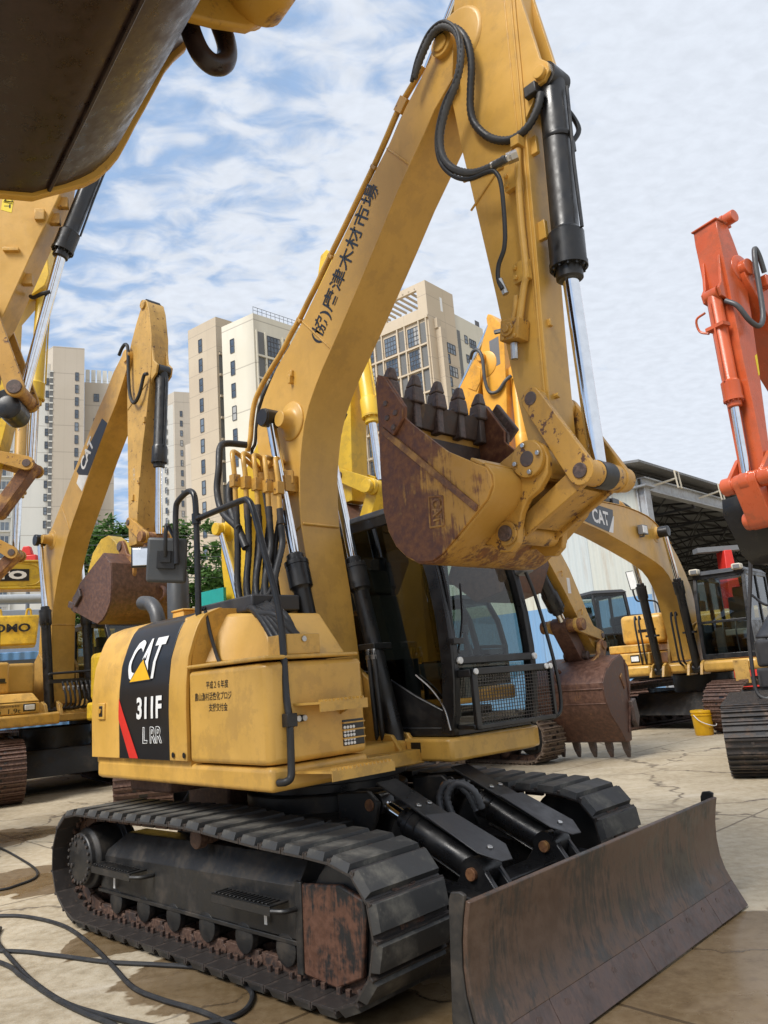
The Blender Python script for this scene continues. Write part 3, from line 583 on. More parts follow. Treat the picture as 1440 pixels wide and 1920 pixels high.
def wrap(o, proud=.014):
    bm = bmesh.new(); bm.from_mesh(o.data)
    for k in range(1, 30): bmesh.ops.bisect_plane(bm, geom=bm.verts[:] + bm.edges[:] + bm.faces[:], plane_co=(0, 0, 1.1 + k * .0307), plane_no=(0, 0, 1))
    bm.to_mesh(o.data); bm.free()
    for v in o.data.vertices: v.co.y = yprof(v.co.z) - proud
    return o
wrap(text('lettering', 'CAT', (-.70, -1.2, 1.605), (1, 0, .0), (0.16, 0, 1), .275, 'white', CP, w=.46, bold=.028))
wrap(text('lettering', '311F', (-.515, -1.2, 1.352), (1, 0, .012), (0, 0, 1), .142, 'white', CP, w=.355, bold=.035))
text('lettering', 'L RR', (-.43, -1.1645, 1.198), (1, 0, .02), (0, 0, 1), .105, 'white', CP, w=.27, outline=.016, bold=.02)
def flat(name, pts, mat, parent, sub=14):
    mm = MB(); vs = [mm.bm.verts.new((p[0], yprof(p[1]) - .0105, p[1])) for p in pts]; mm.face(vs); return mm.build(name, mat, parent)
wrap(flat('logo_triangle', [(-.635, 1.60), (-.335, 1.605), (-.465, 1.74)], 'logoyel', CP), .0165)
wrap(flat('logo_triangle_edge', [(-.655, 1.592), (-.318, 1.597), (-.465, 1.758)], 'ink', CP), .0152)
wrap(flat('stripe', [(-.797, 1.50), (-.797, 1.355), (-.635, 1.105), (-.505, 1.105)], 'red', CP), .0125)
lt = MB().box(-1.13, -1.02, -1.175, -1.15, 1.36, 1.475).build('latch', 'yellow', HOOD, .006)
MB().box(-1.105, -1.045, -1.178, -1.17, 1.38, 1.455).build('keyhole', 'ink', lt, .004); MB().cyl((-1.075, -1.176, 1.42), (-1.075, -1.186, 1.42), .016, n=14).build('lock', 'yellow_link', lt)
m = MB()
for x in (-.02, .115): m.cyl((x, -1.166, 1.135), (x, -1.168, 1.135), .017, n=16)
m.build('bolt_hole', 'ink', HOOD)
# front storage box
m = MB().vprism([(.155, -1.15), (.90, -1.15), (.965, -1.125), (.99, -1.06), (.99, -.47), (.155, -.47)], 1.092, 1.625, .0)
TB = part(m, 'storage_box', 'yellow', .03, seg=4)
m = MB().box(.15, 1.0, -1.16, -.50, 1.637, 1.66); part(m, 'box_lid', 'yellow', .01)
text('lettering', '平成２６年度', (.37, -1.1505, 1.51), (1, 0, 0), (0, 0, 1), .046, 'ink', TB, w=.245, bold=.008, ext=.0012)
text('lettering', '農山漁村活性化プロジ', (.235, -1.1505, 1.445), (1, 0, 0), (0, 0, 1), .047, 'ink', TB, w=.41, bold=.008, ext=.0012)
text('lettering', '支援交付金', (.395, -1.1505, 1.383), (1, 0, 0), (0, 0, 1), .045, 'ink', TB, w=.205, bold=.008, ext=.0012)
m = MB().hexa([(.05, -1.10, 1.66), (.28, -.90, 1.66), (.72, -.90, 1.66), (.72, -.35, 1.66), (.05, -.35, 1.66)], [(-.1, -1.04, 1.985), (.18, -.82, 1.975), (.47, -.82, 1.945), (.47, -.35, 1.945), (-.1, -.35, 1.99)])
part(m, 'engine_cover', 'yellow', .02, seg=3)
part(MB().tube([(.12, -1.0, 2.0), (.15, -.985, 1.85), (.19, -.97, 1.72), (.24, -.98, 1.665)], .012, 8, 4), 'seal', 'rubber')
m = MB().box(.78, .965, -.985, -.755, 1.66, 1.775); hb = part(m, 'hose_bracket', 'yellow', .006)
MB().cyl((.966, -.87, 1.745), (.975, -.87, 1.745), .016, n=8).build('bolt', 'steel', hb)
# steps
for z, y0, y1, d in ((1.385, -.985, -.56, .17), (1.035, -.985, -.455, .24)):
    x0 = .985; m = MB().hexa([(x0, y0, z), (x0 + d, y0 + .06, z), (x0 + d, y1 - .03, z), (x0, y1, z)], [(x0, y0, z + .012), (x0 + d, y0 + .06, z + .012), (x0 + d, y1 - .03, z + .012), (x0, y1, z + .012)])
    m.hexa([(x0 + d - .008, y0 + .06, z - .04), (x0 + d, y0 + .06, z - .04), (x0 + d, y1 - .03, z - .04), (x0 + d - .008, y1 - .03, z - .04)], [(x0 + d - .008, y0 + .06, z), (x0 + d, y0 + .06, z), (x0 + d, y1 - .03, z), (x0 + d - .008, y1 - .03, z)])
    k = 0
    while k * .028 < (y1 - y0 - .13): yy = y0 + .08 + k * .028; m.hexa([(x0 + d - .045, yy, z + .012), (x0 + d, yy, z + .012), (x0 + d, yy + .012, z + .012), (x0 + d - .045, yy + .012, z + .012)], [(x0 + d - .04, yy + .004, z + .024), (x0 + d - .003, yy + .004, z + .024), (x0 + d - .003, yy + .008, z + .024), (x0 + d - .04, yy + .008, z + .024)]); k += 1
    m.hexa([(x0, y1 - .10, z - .07), (x0 + .01, y1 - .10, z - .07), (x0 + .01, y1 - .04, z - .01), (x0, y1 - .04, z - .01)], [(x0, y1 - .10, z), (x0 + d * .8, y1 - .10, z), (x0 + d * .8, y1 - .04, z), (x0, y1 - .04, z)])
    part(m, 'step', 'yellow')
m = MB().box(.984, .993, -.65, -.49, 1.138, 1.282); wl_ = part(m, 'work_light', 'ink', .004)
m = MB()
for z in (1.18, 1.225, 1.265): m.box(.99, 1.004, -.65, -.49, z - .004, z + .004)
m.build('light_bar', 'yellow', wl_)
m = MB()
for i in range(4):
    for j in range(5): m.cyl((.992, -.637 + i * .022, 1.152 + j * .022), (.999, -.637 + i * .022, 1.152 + j * .022), .009, n=8)
m.build('led', 'white', wl_)
# intake vent, filler box, exhaust, mirrors, rails
m = MB().box(-.42, .32, -.78, -.40, 1.98, 2.085); VN = part(m, 'intake_vent', 'charcoal', .012)
m = MB()
for i in range(5):
    for j in range(3): m.obox((-.425, -.74 + i * .075 + (.02 if j % 2 else 0), 2.005 + j * .028), ((1, 0, 0), (0, .8, .6), (0, -.6, .8)), (.002, .022, .007)); m.obox((-.38 + i * .03, -.785, 2.005 + j * .028), ((.8, 0, .6), (0, 1, 0), (-.6, 0, .8)), (.012, .006, .006))
m.build('vent_slots', 'ink', VN)
part(MB().box(-.97, -.80, -.66, -.48, 1.99, 2.11).box(-.98, -.79, -.67, -.47, 2.11, 2.125), 'filler_box', 'yellow', .008)
part(MB().tube([(-1.28, -.62, 1.98), (-1.285, -.62, 2.08), (-1.33, -.62, 2.17), (-1.42, -.62, 2.235), (-1.56, -.62, 2.26)], .058, 16, 6), 'exhaust_pipe', 'hosegrey')
part(MB().lathe((-1.08, -.55, 1.99), (-1.08, -.55, 2.45), [(0, .085), (.40, .085), (.42, .075), (.46, .075)], 22), 'air_precleaner', 'dgrey', .004)
part(MB().tube([(-1.22, -.72, 2.0), (-1.22, -.72, 2.03), (-1.19, -.72, 2.05), (-1.16, -.72, 2.03), (-1.16, -.72, 2.0)], .01, 8, 4), 'lifting_eye', 'yellow')
rail = MB().tube([(-.245, -1.0, 2.36), (-.25, -1.0, 2.6), (-.242, -1.0, 2.74), (-.21, -1.0, 2.79), (-.09, -1.0, 2.825), (-.02, -1.0, 2.815), (.022, -1.0, 2.76), (.033, -1.0, 2.6), (.035, -1.0, 2.25), (.035, -1.0, 1.98)], .020, 12, 6)
RL = part(rail, 'handrail', 'black')
m = MB().cyl((.034, -1.0, 2.58), (.034, -1.0, 2.65), .03, n=14).cyl((.04, -1.0, 2.615), (.10, -1.0, 2.614), .022, n=12); m.build('clamp', 'black', RL)
part(MB().tube([(.08, -1.0, 2.614), (.30, -1.0, 2.616), (.58, -1.0, 2.617), (.66, -1.0, 2.60), (.715, -1.0, 2.52), (.80, -1.0, 2.28), (.944, -1.01, 1.89), (.998, -1.03, 1.453), (1.025, -1.035, 1.313), (1.035, -1.045, 1.10), (1.04, -1.055, 1.03), (1.03, -1.08, 1.01), (.98, -1.09, 1.005)], .020, 12, 6), 'handrail', 'black')
m = MB().obox((1.02, -1.03, 1.315), ((1, 0, 0), (0, 1, 0), (0, 0, 1)), (.028, .032, .035)).box(1.0, 1.02, -1.03, -.92, 1.30, 1.335); hc = part(m, 'rail_clamp', 'black', .004)
MB().cyl((1.02, -.975, 1.318), (1.03, -.975, 1.318), .016, n=8).cyl((1.02, -.935, 1.318), (1.03, -.935, 1.318), .016, n=8).build('bolt', 'steel', hc)
def mirror(c, xd, ud, w, h, back=True):
    c, xd, ud = V(c), V(xd).normalized(), V(ud).normalized(); nz = xd.cross(ud)
    b = MB().obox(c, (xd, ud, nz), (w / 2, h / 2, .022)).build('mirror', 'dgrey', ROOT, .02, seg=3)
    g = MB().obox(c - nz * .023, (xd, ud, nz), (w / 2 - .015, h / 2 - .015, .002)).build('mirror_glass', 'chrome', b, .002)
    if back:
        a = MB().obox(c + nz * .035, (xd, ud, nz), (.06, .06, .012)).obox(c + nz * .045 + ud * .02, (xd, ud, nz), (.035, .04, .02)).tube([c + nz * .06 + ud * .02, c + nz * .08 + ud * .10, c + nz * .08 + ud * .21, c + nz * .02 + ud * .24, (-.245, -1.0, 2.52)], .014, 8, 5); a.build('mirror_arm', 'black', b, .003)
    return b
cl = V((4.5, -3.5, 0))
mirror((-.345, -1.02, 2.40), (.60, .80, -.10), (.08, .02, 1), .27, .31)
m = MB().obox((-.62, -1.02, 2.47), ((.55, .835, 0), (0, 0, 1), (.835, -.55, 0)), (.12, .075, .015)); mm_ = part(m, 'mirror', 'black', .01)
MB().obox((-.61, -1.031, 2.47), ((.55, .835, 0), (0, 0, 1), (.835, -.55, 0)), (.105, .062, .006)).build('mirror_glass', 'chrome', mm_, .003)
# ---- centre frame, cylinder brackets
m = MB().vprism([(.72, -.45), (.72, .26), (-.5, .26), (-.5, -.45)], .93, 1.02)
for s in (-1, 1):
    for o in (-.075, .075):
        y = yb + s * .2665 + o; m.prism([(.25, .99), (.30, 1.05), (.40, 1.10), (.48, 1.13), (.56, 1.12), (.61, 1.06), (.66, .99)], y - .016, y + .016)
m.cyl((.525, yb - .38, 1.03), (.525, yb + .38, 1.03), .035, n=18)
for s in (-1, 1): m.prism([(-.15, .99), (-.2, 1.5), (-.05, 1.62), (.2, 1.62), (.36, 1.5), (.42, .99)], yb + s * .205 - .02, yb + s * .205 + .02)
part(m, 'boom_bracket', 'yellow', .008)
m = MB().vprism([(.99, .235), (1.01, .30), (1.03, 1.05), (.99, 1.17), (.90, 1.22), (-.6, 1.22), (-.6, .225), (.95, .225)], .942, 1.085); ck = part(m, 'cab_deck', 'yellow', .02, seg=3)
MB().obox((.68, .2235, 1.03), ((1, 0, 0), (0, 0, 1), (0, 1, 0)), (.045, .032, .001)).build('sticker', 'ink', ck)
# ---- cab
fpro = [(.936, 1.09), (.972, 1.25), (.992, 1.45), (.995, 1.65), (.975, 1.9), (.93, 2.17), (.86, 2.42), (.77, 2.60), (.62, 2.70)]
CAB = bpy.data.objects.new('cab', None)
m = MB()
y0, y1 = .32, 1.23
for y in (y0, y1 - .06): m.band(fpro, .075, y, y + .06)
m.band([(p[0] - .0, p[1]) for p in fpro], .11, y0 - .004, y0 + .022)
for y in (y0, y1 - .05): m.box(-.58, -.49, y, y + .05, 1.09, 2.66)
m.box(-.58, .90, y0, y0 + .05, 1.09, 1.15).box(-.58, .90, y1 - .05, y1, 1.09, 1.15).box(-.58, .66, y0, y0 + .05, 2.60, 2.68).box(-.58, .66, y1 - .05, y1, 2.60, 2.68)
m.box(-.58, -.50, y0, y1, 1.09, 1.95).box(-.58, -.50, y0, y1, 2.55, 2.66).box(.88, .93, y0 + .05, y1 - .05, 1.085, 1.14).box(.15, .21, y1 - .05, y1, 1.09, 2.64)
m.prism([(-.58, 1.09), (.92, 1.09), (.955, 1.22), (.62, 1.36), (.30, 1.52), (-.1, 1.60), (-.58, 1.62)], y0 + .005, y0 + .03)
CAB = m.build('cab', 'black', ROOT, .008)
m = MB().hexa([(-.60, y0 - .015, 2.665), (.60, y0 - .015, 2.675), (.66, y0 + .12, 2.68), (.66, y1 - .12, 2.68), (.60, y1 + .01, 2.675), (-.60, y1 + .01, 2.665)], [(-.56, y0 + .03, 2.735), (.52, y0 + .03, 2.74), (.58, y0 + .14, 2.745), (.58, y1 - .14, 2.745), (.52, y1 - .03, 2.74), (-.56, y1 - .03, 2.735)]); m.build('cab_roof', 'charcoal', CAB, .02)
MB().pane([(-.50, 1.15)] + [(p[0] - .07, p[1]) for p in fpro] + [(-.5, 2.66)], y0 + .015).build('side_window', 'glassdark', CAB)
MB().pane([(.20, 1.3)] + [(p[0] - .07, p[1]) for p in fpro[2:]] + [(.2, 2.62)], y1 - .027).build('door_window', 'glass', CAB)
MB().pane([(-.5, 1.6), (.15, 1.6), (.15, 2.62), (-.5, 2.62)], y1 - .027).build('door_window', 'glass', CAB)
MB().strip([(p[0] - .05, p[1]) for p in ([(.995, 1.60)] + fpro[4:])], y0 + .055, y1 - .055).build('windscreen', 'glass', CAB)
MB().strip([(p[0] - .05, p[1]) for p in (fpro[:3] + [(.995, 1.54)])], y0 + .055, y1 - .055).build('lower_window', 'glass', CAB)
MB().strip([(-.54, 1.95), (-.54, 2.55)], y0 + .05, y1 - .05).build('rear_window', 'glass', CAB)
fb = MB().box(.955, 1.0, y0 + .05, y1 - .05, 1.545, 1.60).build('window_rail', 'black', CAB, .008)
m = MB()
for y in (y0 + .06, y1 - .03): m.cyl((.99, y, 1.572), (1.015, y, 1.572), .024, n=14)
m.build('bolt', 'white', fb, .004)
MB().box(-.15, .35, .62, 1.0, 1.45, 1.58).obox((-.2, .81, 1.85), ((1, 0, .2), (0, 1, 0), (-.2, 0, 1)), (.06, .22, .32)).obox((-.24, .81, 2.28), ((1, 0, .2), (0, 1, 0), (-.2, 0, 1)), (.05, .13, .1)).build('seat', 'seat', CAB, .03, seg=3)
m = MB()
for y in (.70, .92): m.tube([(.62, y, 1.12), (.66, y, 1.5), (.60, y, 1.78)], .014, 8, 4).cyl((.60, y, 1.78), (.595, y, 1.84), .03, n=12)
m.box(.0, .45, .40, .55, 1.3, 1.62).box(.0, .45, 1.03, 1.16, 1.3, 1.6); m.build('controls', 'dgrey', CAB, .01)
MB().box(-.5, .88, y0 + .04, y1 - .04, 1.09, 1.11).build('floor', 'dgrey', CAB)
MB().tube([(.985, y0 + .07, 1.62), (.97, y0 + .16, 1.85), (.93, y0 + .22, 2.1)], .009, 8, 4).tube([(.98, y0 + .04, 1.62), (.965, y0 + .045, 2.0), (.90, y0 + .05, 2.35)], .012, 8, 4).obox((1.0, y0 + .04, 1.70), ((1, 0, 0), (0, 1, 0), (0, 0, 1)), (.03, .05, .02)).build('wiper', 'black', CAB, .003)
MB().tube([(.64, y0 - .002, 1.50), (.78, y0 - .006, 1.40), (.88, y0 - .008, 1.28), (.925, y0 - .008, 1.13)], .006, 8, 6).build('trim', 'steel', CAB)
MB().tube([(.965, y1 + .01, 2.25), (1.02, y1 + .05, 2.0), (1.09, y1 + .09, 1.5), (1.10, y1 + .09, 1.2), (1.07, y1 + .03, 1.13), (.98, y1, 1.12)], .014, 10, 6).build('grab_rail', 'black', CAB)
MB().obox((.93, y1 + .03, 2.28), ((1, 0, .3), (0, 1, 0), (-.3, 0, 1)), (.05, .07, .09)).build('lamp_housing', 'grey', CAB, .02)
# front guard
GY0, GY1, GZ0, GZ1 = .365, 1.25, 1.125, 1.515
m = MB().box(1.085, 1.115, GY0, GY1, GZ1 - .045, GZ1).box(1.085, 1.115, GY0, GY1, GZ0, GZ0 + .03).box(1.085, 1.115, GY0, GY0 + .05, GZ0, GZ1).box(1.085, 1.115, GY1 - .03, GY1, GZ0, GZ1).box(.95, 1.10, GY0 - .01, GY0 + .02, 1.46, 1.51).box(.95, 1.10, GY0 - .01, GY0 + .02, 1.13, 1.16).box(.95, 1.10, GY1 - .02, GY1 + .01, 1.46, 1.51)
GRD = m.build('front_guard', 'black', CAB, .005)
m = MB()
for k in range(1, 28): y = GY0 + .05 + (GY1 - GY0 - .08) * k / 28; m.box(1.098, 1.102, y - .0022, y + .0022, GZ0 + .03, GZ1 - .045)
for k in range(1, 14): z = GZ0 + .03 + (GZ1 - GZ0 - .075) * k / 14; m.box(1.102, 1.106, GY0 + .05, GY1 - .03, z - .0022, z + .0022)
m.build('mesh', 'tracksteel', GRD)
m = MB()
for y in (GY0 + .03, GY1 - .03, GY1 - .08): m.cyl((1.112, y, GZ1 - .022), (1.128, y, GZ1 - .022), .02, n=14)
m.build('bolt', 'white', GRD, .003)
# ---- undercarriage (turned by TRK)
loop = [(-1.27, .012), (1.37, .012), (1.50, .045), (1.60, .125), (1.675, .24), (1.705, .37), (1.70, .48), (1.66, .60), (1.58, .68), (1.46, .725), (1.20, .742), (.9, .75), (.6, .768), (.3, .79), (.1, .80), (-.2, .798), (-.5, .79), (-.9, .785), (-1.25, .785), (-1.42, .765), (-1.55, .69), (-1.635, .58), (-1.665, .45), (-1.655, .30), (-1.60, .18), (-1.50, .095), (-1.38, .04)]
SP, step = loop_resample(loop, 43)
L = step * .5
m = MB(); w = .25
m.box(-L * .97, L * .97, -w, w, -.058, -.046); m.box(L * .80, L * .97, -w, w, -.046, -.030); m.box(-L * .97, -L * .88, -w, w, -.046, -.030); m.mat(0)
m.hexa([(-L * .56, -.25, -.046), (L * .86, -.25, -.046), (L * .86, .25, -.046), (-L * .56, .25, -.046)], [(-L * .48, -.232, -.010), (L * .79, -.232, -.010), (L * .79, .232, -.010), (-L * .48, .232, -.010)]); m.mat(1)
for y in (-.115, .115):
    for x in (-.035, .03): m.cyl((x, y, -.057), (x, y, -.088), .016, n=6)
m.mat(2)
for y in (-.05, .05): m.obox((-L * .70, y, -.0452), ((1, 0, 0), (0, 1, 0), (0, 0, 1)), (L * .13, .019, .001))
m.mat(2)
proto = m.build('track_shoe', ('tracksteel', 'rubberpad', 'chain'), None, .004)
for s in (-1, 1):
    yc = .995 * s
    inner = [(p[0] * .955, .40 + (p[1] - .40) * .80) for p in loop]
    ch = MB(); CPt, cst = loop_resample(inner, 43)
    for i, p in enumerate(CPt):
        q = CPt[(i + 1) % 43]; d = (q - p).normalized(); nn = V((d.y, -d.x)); mid = (p + q) / 2
        for o in (-.062, .062): ch.obox((mid.x, yc + o, mid.y), ((d.x, 0, d.y), (0, 1, 0), (nn.x, 0, nn.y)), (cst * .42, .016, .042))
        ch.cyl((p.x, yc - .085, p.y), (p.x, yc + .085, p.y), .026, n=10)
    TK = part(ch, 'track', 'chain', .003, rot=TRK)
    for i, p in enumerate(SP):
        q = SP[(i + 1) % 43]; d = (q - p).normalized(); nn = V((d.y, -d.x)); mid = (p + q) / 2
        o = proto if (s < 0 and i == 0) else copyob(proto)
        o.parent = TK; o.rotation_mode = 'XYZ'
        o.matrix_local = Matrix(((d.x, 0, nn.x, mid.x), (0, 1, 0, yc), (d.y, 0, nn.y, mid.y), (0, 0, 0, 1)))
    a = s  # outer side sign
    yo = yc + a * .10; yi = yc - a * .13
    fr = MB()
    fr.hexa([(-1.16, yo, .235), (.97, yo, .245), (.97, yo, .50), (-1.16, yo, .455)], [(-1.16, yi, .235), (.97, yi, .245), (.97, yi, .50), (-1.16, yi, .455)])
    fr.hexa([(-1.16, yo, .452), (.97, yo, .497), (.97, yi, .50), (-1.16, yi, .455)], [(-.95, yo - a * .09, .60), (.97, yo - a * .09, .62), (.97, yi, .62), (-.95, yi, .60)])
    fr.box(-1.18, .985, min(yo, yo + a * .012), max(yo, yo + a * .012), .222, .245)
    F = part(fr, 'track_frame', 'blackdust', .004, rot=TRK, ang=20)
    g = MB().prism([(.965, .12), (.975, .515), (1.30, .545), (1.455, .50), (1.465, .43), (1.42, .16), (1.24, .085), (1.02, .10)], min(yo - a * .02, yo + a * .012), max(yo - a * .02, yo + a * .012)); g.build('idler_guard', 'rustplate', F, .01)
    MB().prism([(.96, .10), (.97, .53), (1.02, .53), (1.01, .10)], min(yo, yo + a * .022), max(yo, yo + a * .022)).build('guard_strap', 'blackdust', F, .006)
    for x in (-.80, .63):
        st = MB().box(x - .26, x + .26, min(yo, yo + a * .12), max(yo, yo + a * .12), .415, .425).box(x - .26, x + .26, min(yo + a * .112, yo + a * .12), max(yo + a * .112, yo + a * .12), .375, .425).tube([(x + .26, yo + a * .115, .40), (x + .33, yo + a * .08, .40), (x + .35, yo, .40)], .014, 6, 4)
        for k in range(14): st.box(x - .24 + k * .035, x - .225 + k * .035, min(yo + a * .03, yo + a * .115), max(yo + a * .03, yo + a * .115), .425, .433)
        st.build('step', 'blackdust', F, .003)
    if a < 0:
        for k, x in enumerate((-.93, .72)): MB().box(x - .012, x + .012, yo - .022, yo - .0205, .27 + .02 * k, .36).build('label', 'white', F)
    for k in range(6):
        x = -.95 + k * .36
        rl = MB().lathe((x, yc - .11, .185), (x, yc + .11, .185), [(0, .04), (.01, .08), (.05, .08), (.055, .062), (.165, .062), (.17, .08), (.21, .08), (.22, .04)], 20).box(x - .05, x + .05, min(yo - a * .03, yo), max(yo - a * .03, yo), .15, .24); part(rl, 'track_roller', 'blackdust', .003, rot=TRK)
    part(MB().lathe((.05, yc - .12, .655), (.05, yc + .12, .655), [(0, .045), (.01, .06), (.06, .06), (.07, .045), (.17, .045), (.18, .06), (.23, .06), (.24, .045)], 20), 'carrier_roller', 'chain', .003, rot=TRK)
    part(MB().lathe((1.30, yc - .075, .385), (1.30, yc + .075, .385), [(0, .22), (.01, .265), (.04, .265), (.05, .29), (.10, .29), (.11, .265), (.14, .265), (.15, .22)], 36), 'idler_wheel', 'blackdust', .004, rot=TRK)
    fd = MB().lathe((-1.30, yc - a * .15, .43), (-1.30, yc + a * .20, .43), [(0, .20), (.05, .20), (.052, .26), (.10, .26), (.102, .205), (.28, .20), (.30, .175), (.335, .17), (.345, .15)], 36)
    FD = part(fd, 'final_drive', 'blackdust', .006, rot=TRK)
    m = MB()
    for k in range(20): t = math.pi * k / 10; m.cyl((-1.30 + .152 * math.cos(t), yc + a * .19, .43 + .152 * math.sin(t)), (-1.30 + .152 * math.cos(t), yc + a * .205, .43 + .152 * math.sin(t)), .012, n=6)
    for k in range(2): t = 2.0 + k * 1.6; m.cyl((-1.30 + .11 * math.cos(t), yc + a * .19, .43 + .11 * math.sin(t)), (-1.30 + .11 * math.cos(t), yc + a * .205, .43 + .11 * math.sin(t)), .017, n=8)
    m.build('bolt', 'tracksteel', FD, .002)
cb = MB().box(-.62, .75, -.78, .78, .47, .70).hexa([(-.7, -.88, .38), (.8, -.88, .38), (.8, -.7, .38), (-.7, -.7, .38)], [(-.6, -.8, .68), (.7, -.8, .68), (.7, -.6, .72), (-.6, -.6, .72)]).hexa([(-.7, .88, .38), (.8, .88, .38), (.8, .7, .38), (-.7, .7, .38)], [(-.6, .8, .68), (.7, .8, .68), (.7, .6, .72), (-.6, .6, .72)])
cb.cyl((0, 0, .68), (0, 0, .80), .56, n=40)
for y in (-.46, -.30, .22, .38): cb.prism([(.62, .50), (.62, .84), (.88, .86), (.96, .80), (.93, .70), (.80, .5)], y - .02, y + .02)
part(cb, 'carbody', 'blackdust', .01, rot=TRK)
part(MB().cyl((0, 0, .80), (0, 0, .955), .50, n=48).cyl((0, 0, .86), (0, 0, .93), .56, n=48), 'swing_bearing', 'black', .006, rot=TRK)
part(MB().box(-1.35, -.75, -.35, .35, .62, .95).box(-1.1, -.5, -.95, -.45, .85, .95), 'belly_tank', 'trackrust', .02)
# blade
bp = [(2.185, .625), (2.168, .56), (2.152, .48), (2.144, .38), (2.15, .28), (2.17, .20), (2.20, .135)]
BL = part(MB().band(bp, .022, -1.245, 1.245), 'blade', 'blade', .004, rot=TRK)
for s in (-1, 1):
    MB().prism([(2.19, .645), (2.165, .655), (2.12, .65), (2.105, .62), (2.07, .18), (2.10, .06), (2.21, .06), (2.20, .135), (2.17, .2), (2.15, .28), (2.144, .38), (2.152, .48), (2.168, .56)], 1.245 * s - .009, 1.245 * s + .009).build('side_plate', 'blackdust', BL, .005)
ys = [-1.25, -.80, .02, .84, 1.25]
for a, b in zip(ys, ys[1:]):
    e = MB().hexa([(2.196, a + .002, .152), (2.216, a + .002, .148), (2.29, a + .002, .012), (2.262, a + .002, .012)], [(2.196, b - .002, .152), (2.216, b - .002, .148), (2.29, b - .002, .012), (2.262, b - .002, .012)]).build('cutting_edge', 'cutedge', BL, .002)
    m = MB(); k = max(1, round((b - a) / .2))
    for i in range(k): y = a + (b - a) * (i + .5) / k; m.cyl((2.236, y, .10), (2.2425, y, .102), .019, n=16)
    m.build('bolt', 'cutedge', e, .001)
m = MB()
for s in (-1, 1): m.hexa([(.75, .50 * s - .08, .30), (.75, .50 * s + .08, .30), (.75, .50 * s + .08, .50), (.75, .50 * s - .08, .50)], [(2.12, .50 * s - .07, .16), (2.12, .50 * s + .07, .16), (2.12, .50 * s + .07, .36), (2.12, .50 * s - .07, .36)])
m.box(1.45, 1.62, -.5, .5, .22, .40)
for y in (-.44, -.32, .24, .36): m.prism([(1.42, .36), (1.50, .46), (1.54, .53), (1.60, .55), (1.66, .52), (1.80, .34), (1.86, .28), (1.5, .26)], y - .017, y + .017)
part(m, 'blade_arm', 'black', .008, rot=TRK)
for y, n_ in ((-.38, 0), (.30, 1)):
    b = hcyl(ROOT, 'blade_cylinder', (1.595, .485), (1.12, .69), (.90, .785), y, .078, .082, .036, 'black', glen=.08, rot=TRK)
    d = V((1.59 - .9, .48 - .79)).normalized(); nn = V((-d.y, d.x))
    c = V((1.27, .645)) + nn * .105
    MB().obox((c.x, y, c.y), ((d.x, 0, d.y), (0, 1, 0), (nn.x, 0, nn.y)), (.40, .085, .006)).build('cover_plate', 'black', b, .003)
    c3 = c + d * .22 + nn * .012; q = lambda u, v: (c3.x + d.x * u, y + v, c3.y + d.y * u); w_ = lambda u, v: (c3.x + d.x * u + nn.x * .008, y + v, c3.y + d.y * u + nn.y * .008)
    ol = [(-.22, -.10), (-.18, .10), (.17, .12), (.28, .03), (.27, -.05), (.16, -.115)]
    MB().hexa([q(*k) for k in ol], [w_(*k) for k in ol]).build('cover_plate', 'charcoal', b, .003)
    c2 = V((1.05, .745)) + nn * .10
    m = MB()
    for u, v in ((-.1, -.04), (-.1, .05), (.38, -.01)): q = c + d * u + nn * (.006 if u < 0 else .018); m.cyl((q.x, y + v, q.y), (q.x + nn.x * .012, y + v, q.y + nn.y * .012), .017, n=8)
    m.build('bolt', 'steel', b, .003)
    MB().cyl((1.595, y - .10, .485), (1.595, y + .10, .485), .032, n=20).cyl((.90, y - .11, .785), (.90, y + .11, .785), .034, n=20).build('pin', 'rustlink', b, .003)
    MB().cyl((.90, y - .05, .785), (.90, y + .05, .785), .06, n=20).build('rod_eye', 'black', b, .004)
for k in range(2):
    part(MB().tube([(1.06 + k * .06, -.02 + k * .04, .60), (1.02 + k * .06, 0, .76), (1.08 + k * .06, .03, .84), (1.18 + k * .06, .06, .80), (1.22 + k * .05, .1, .68)], .024, 10, 8, rib=(.03, .8)), 'hydraulic_hose', 'hosegrey', rot=TRK)
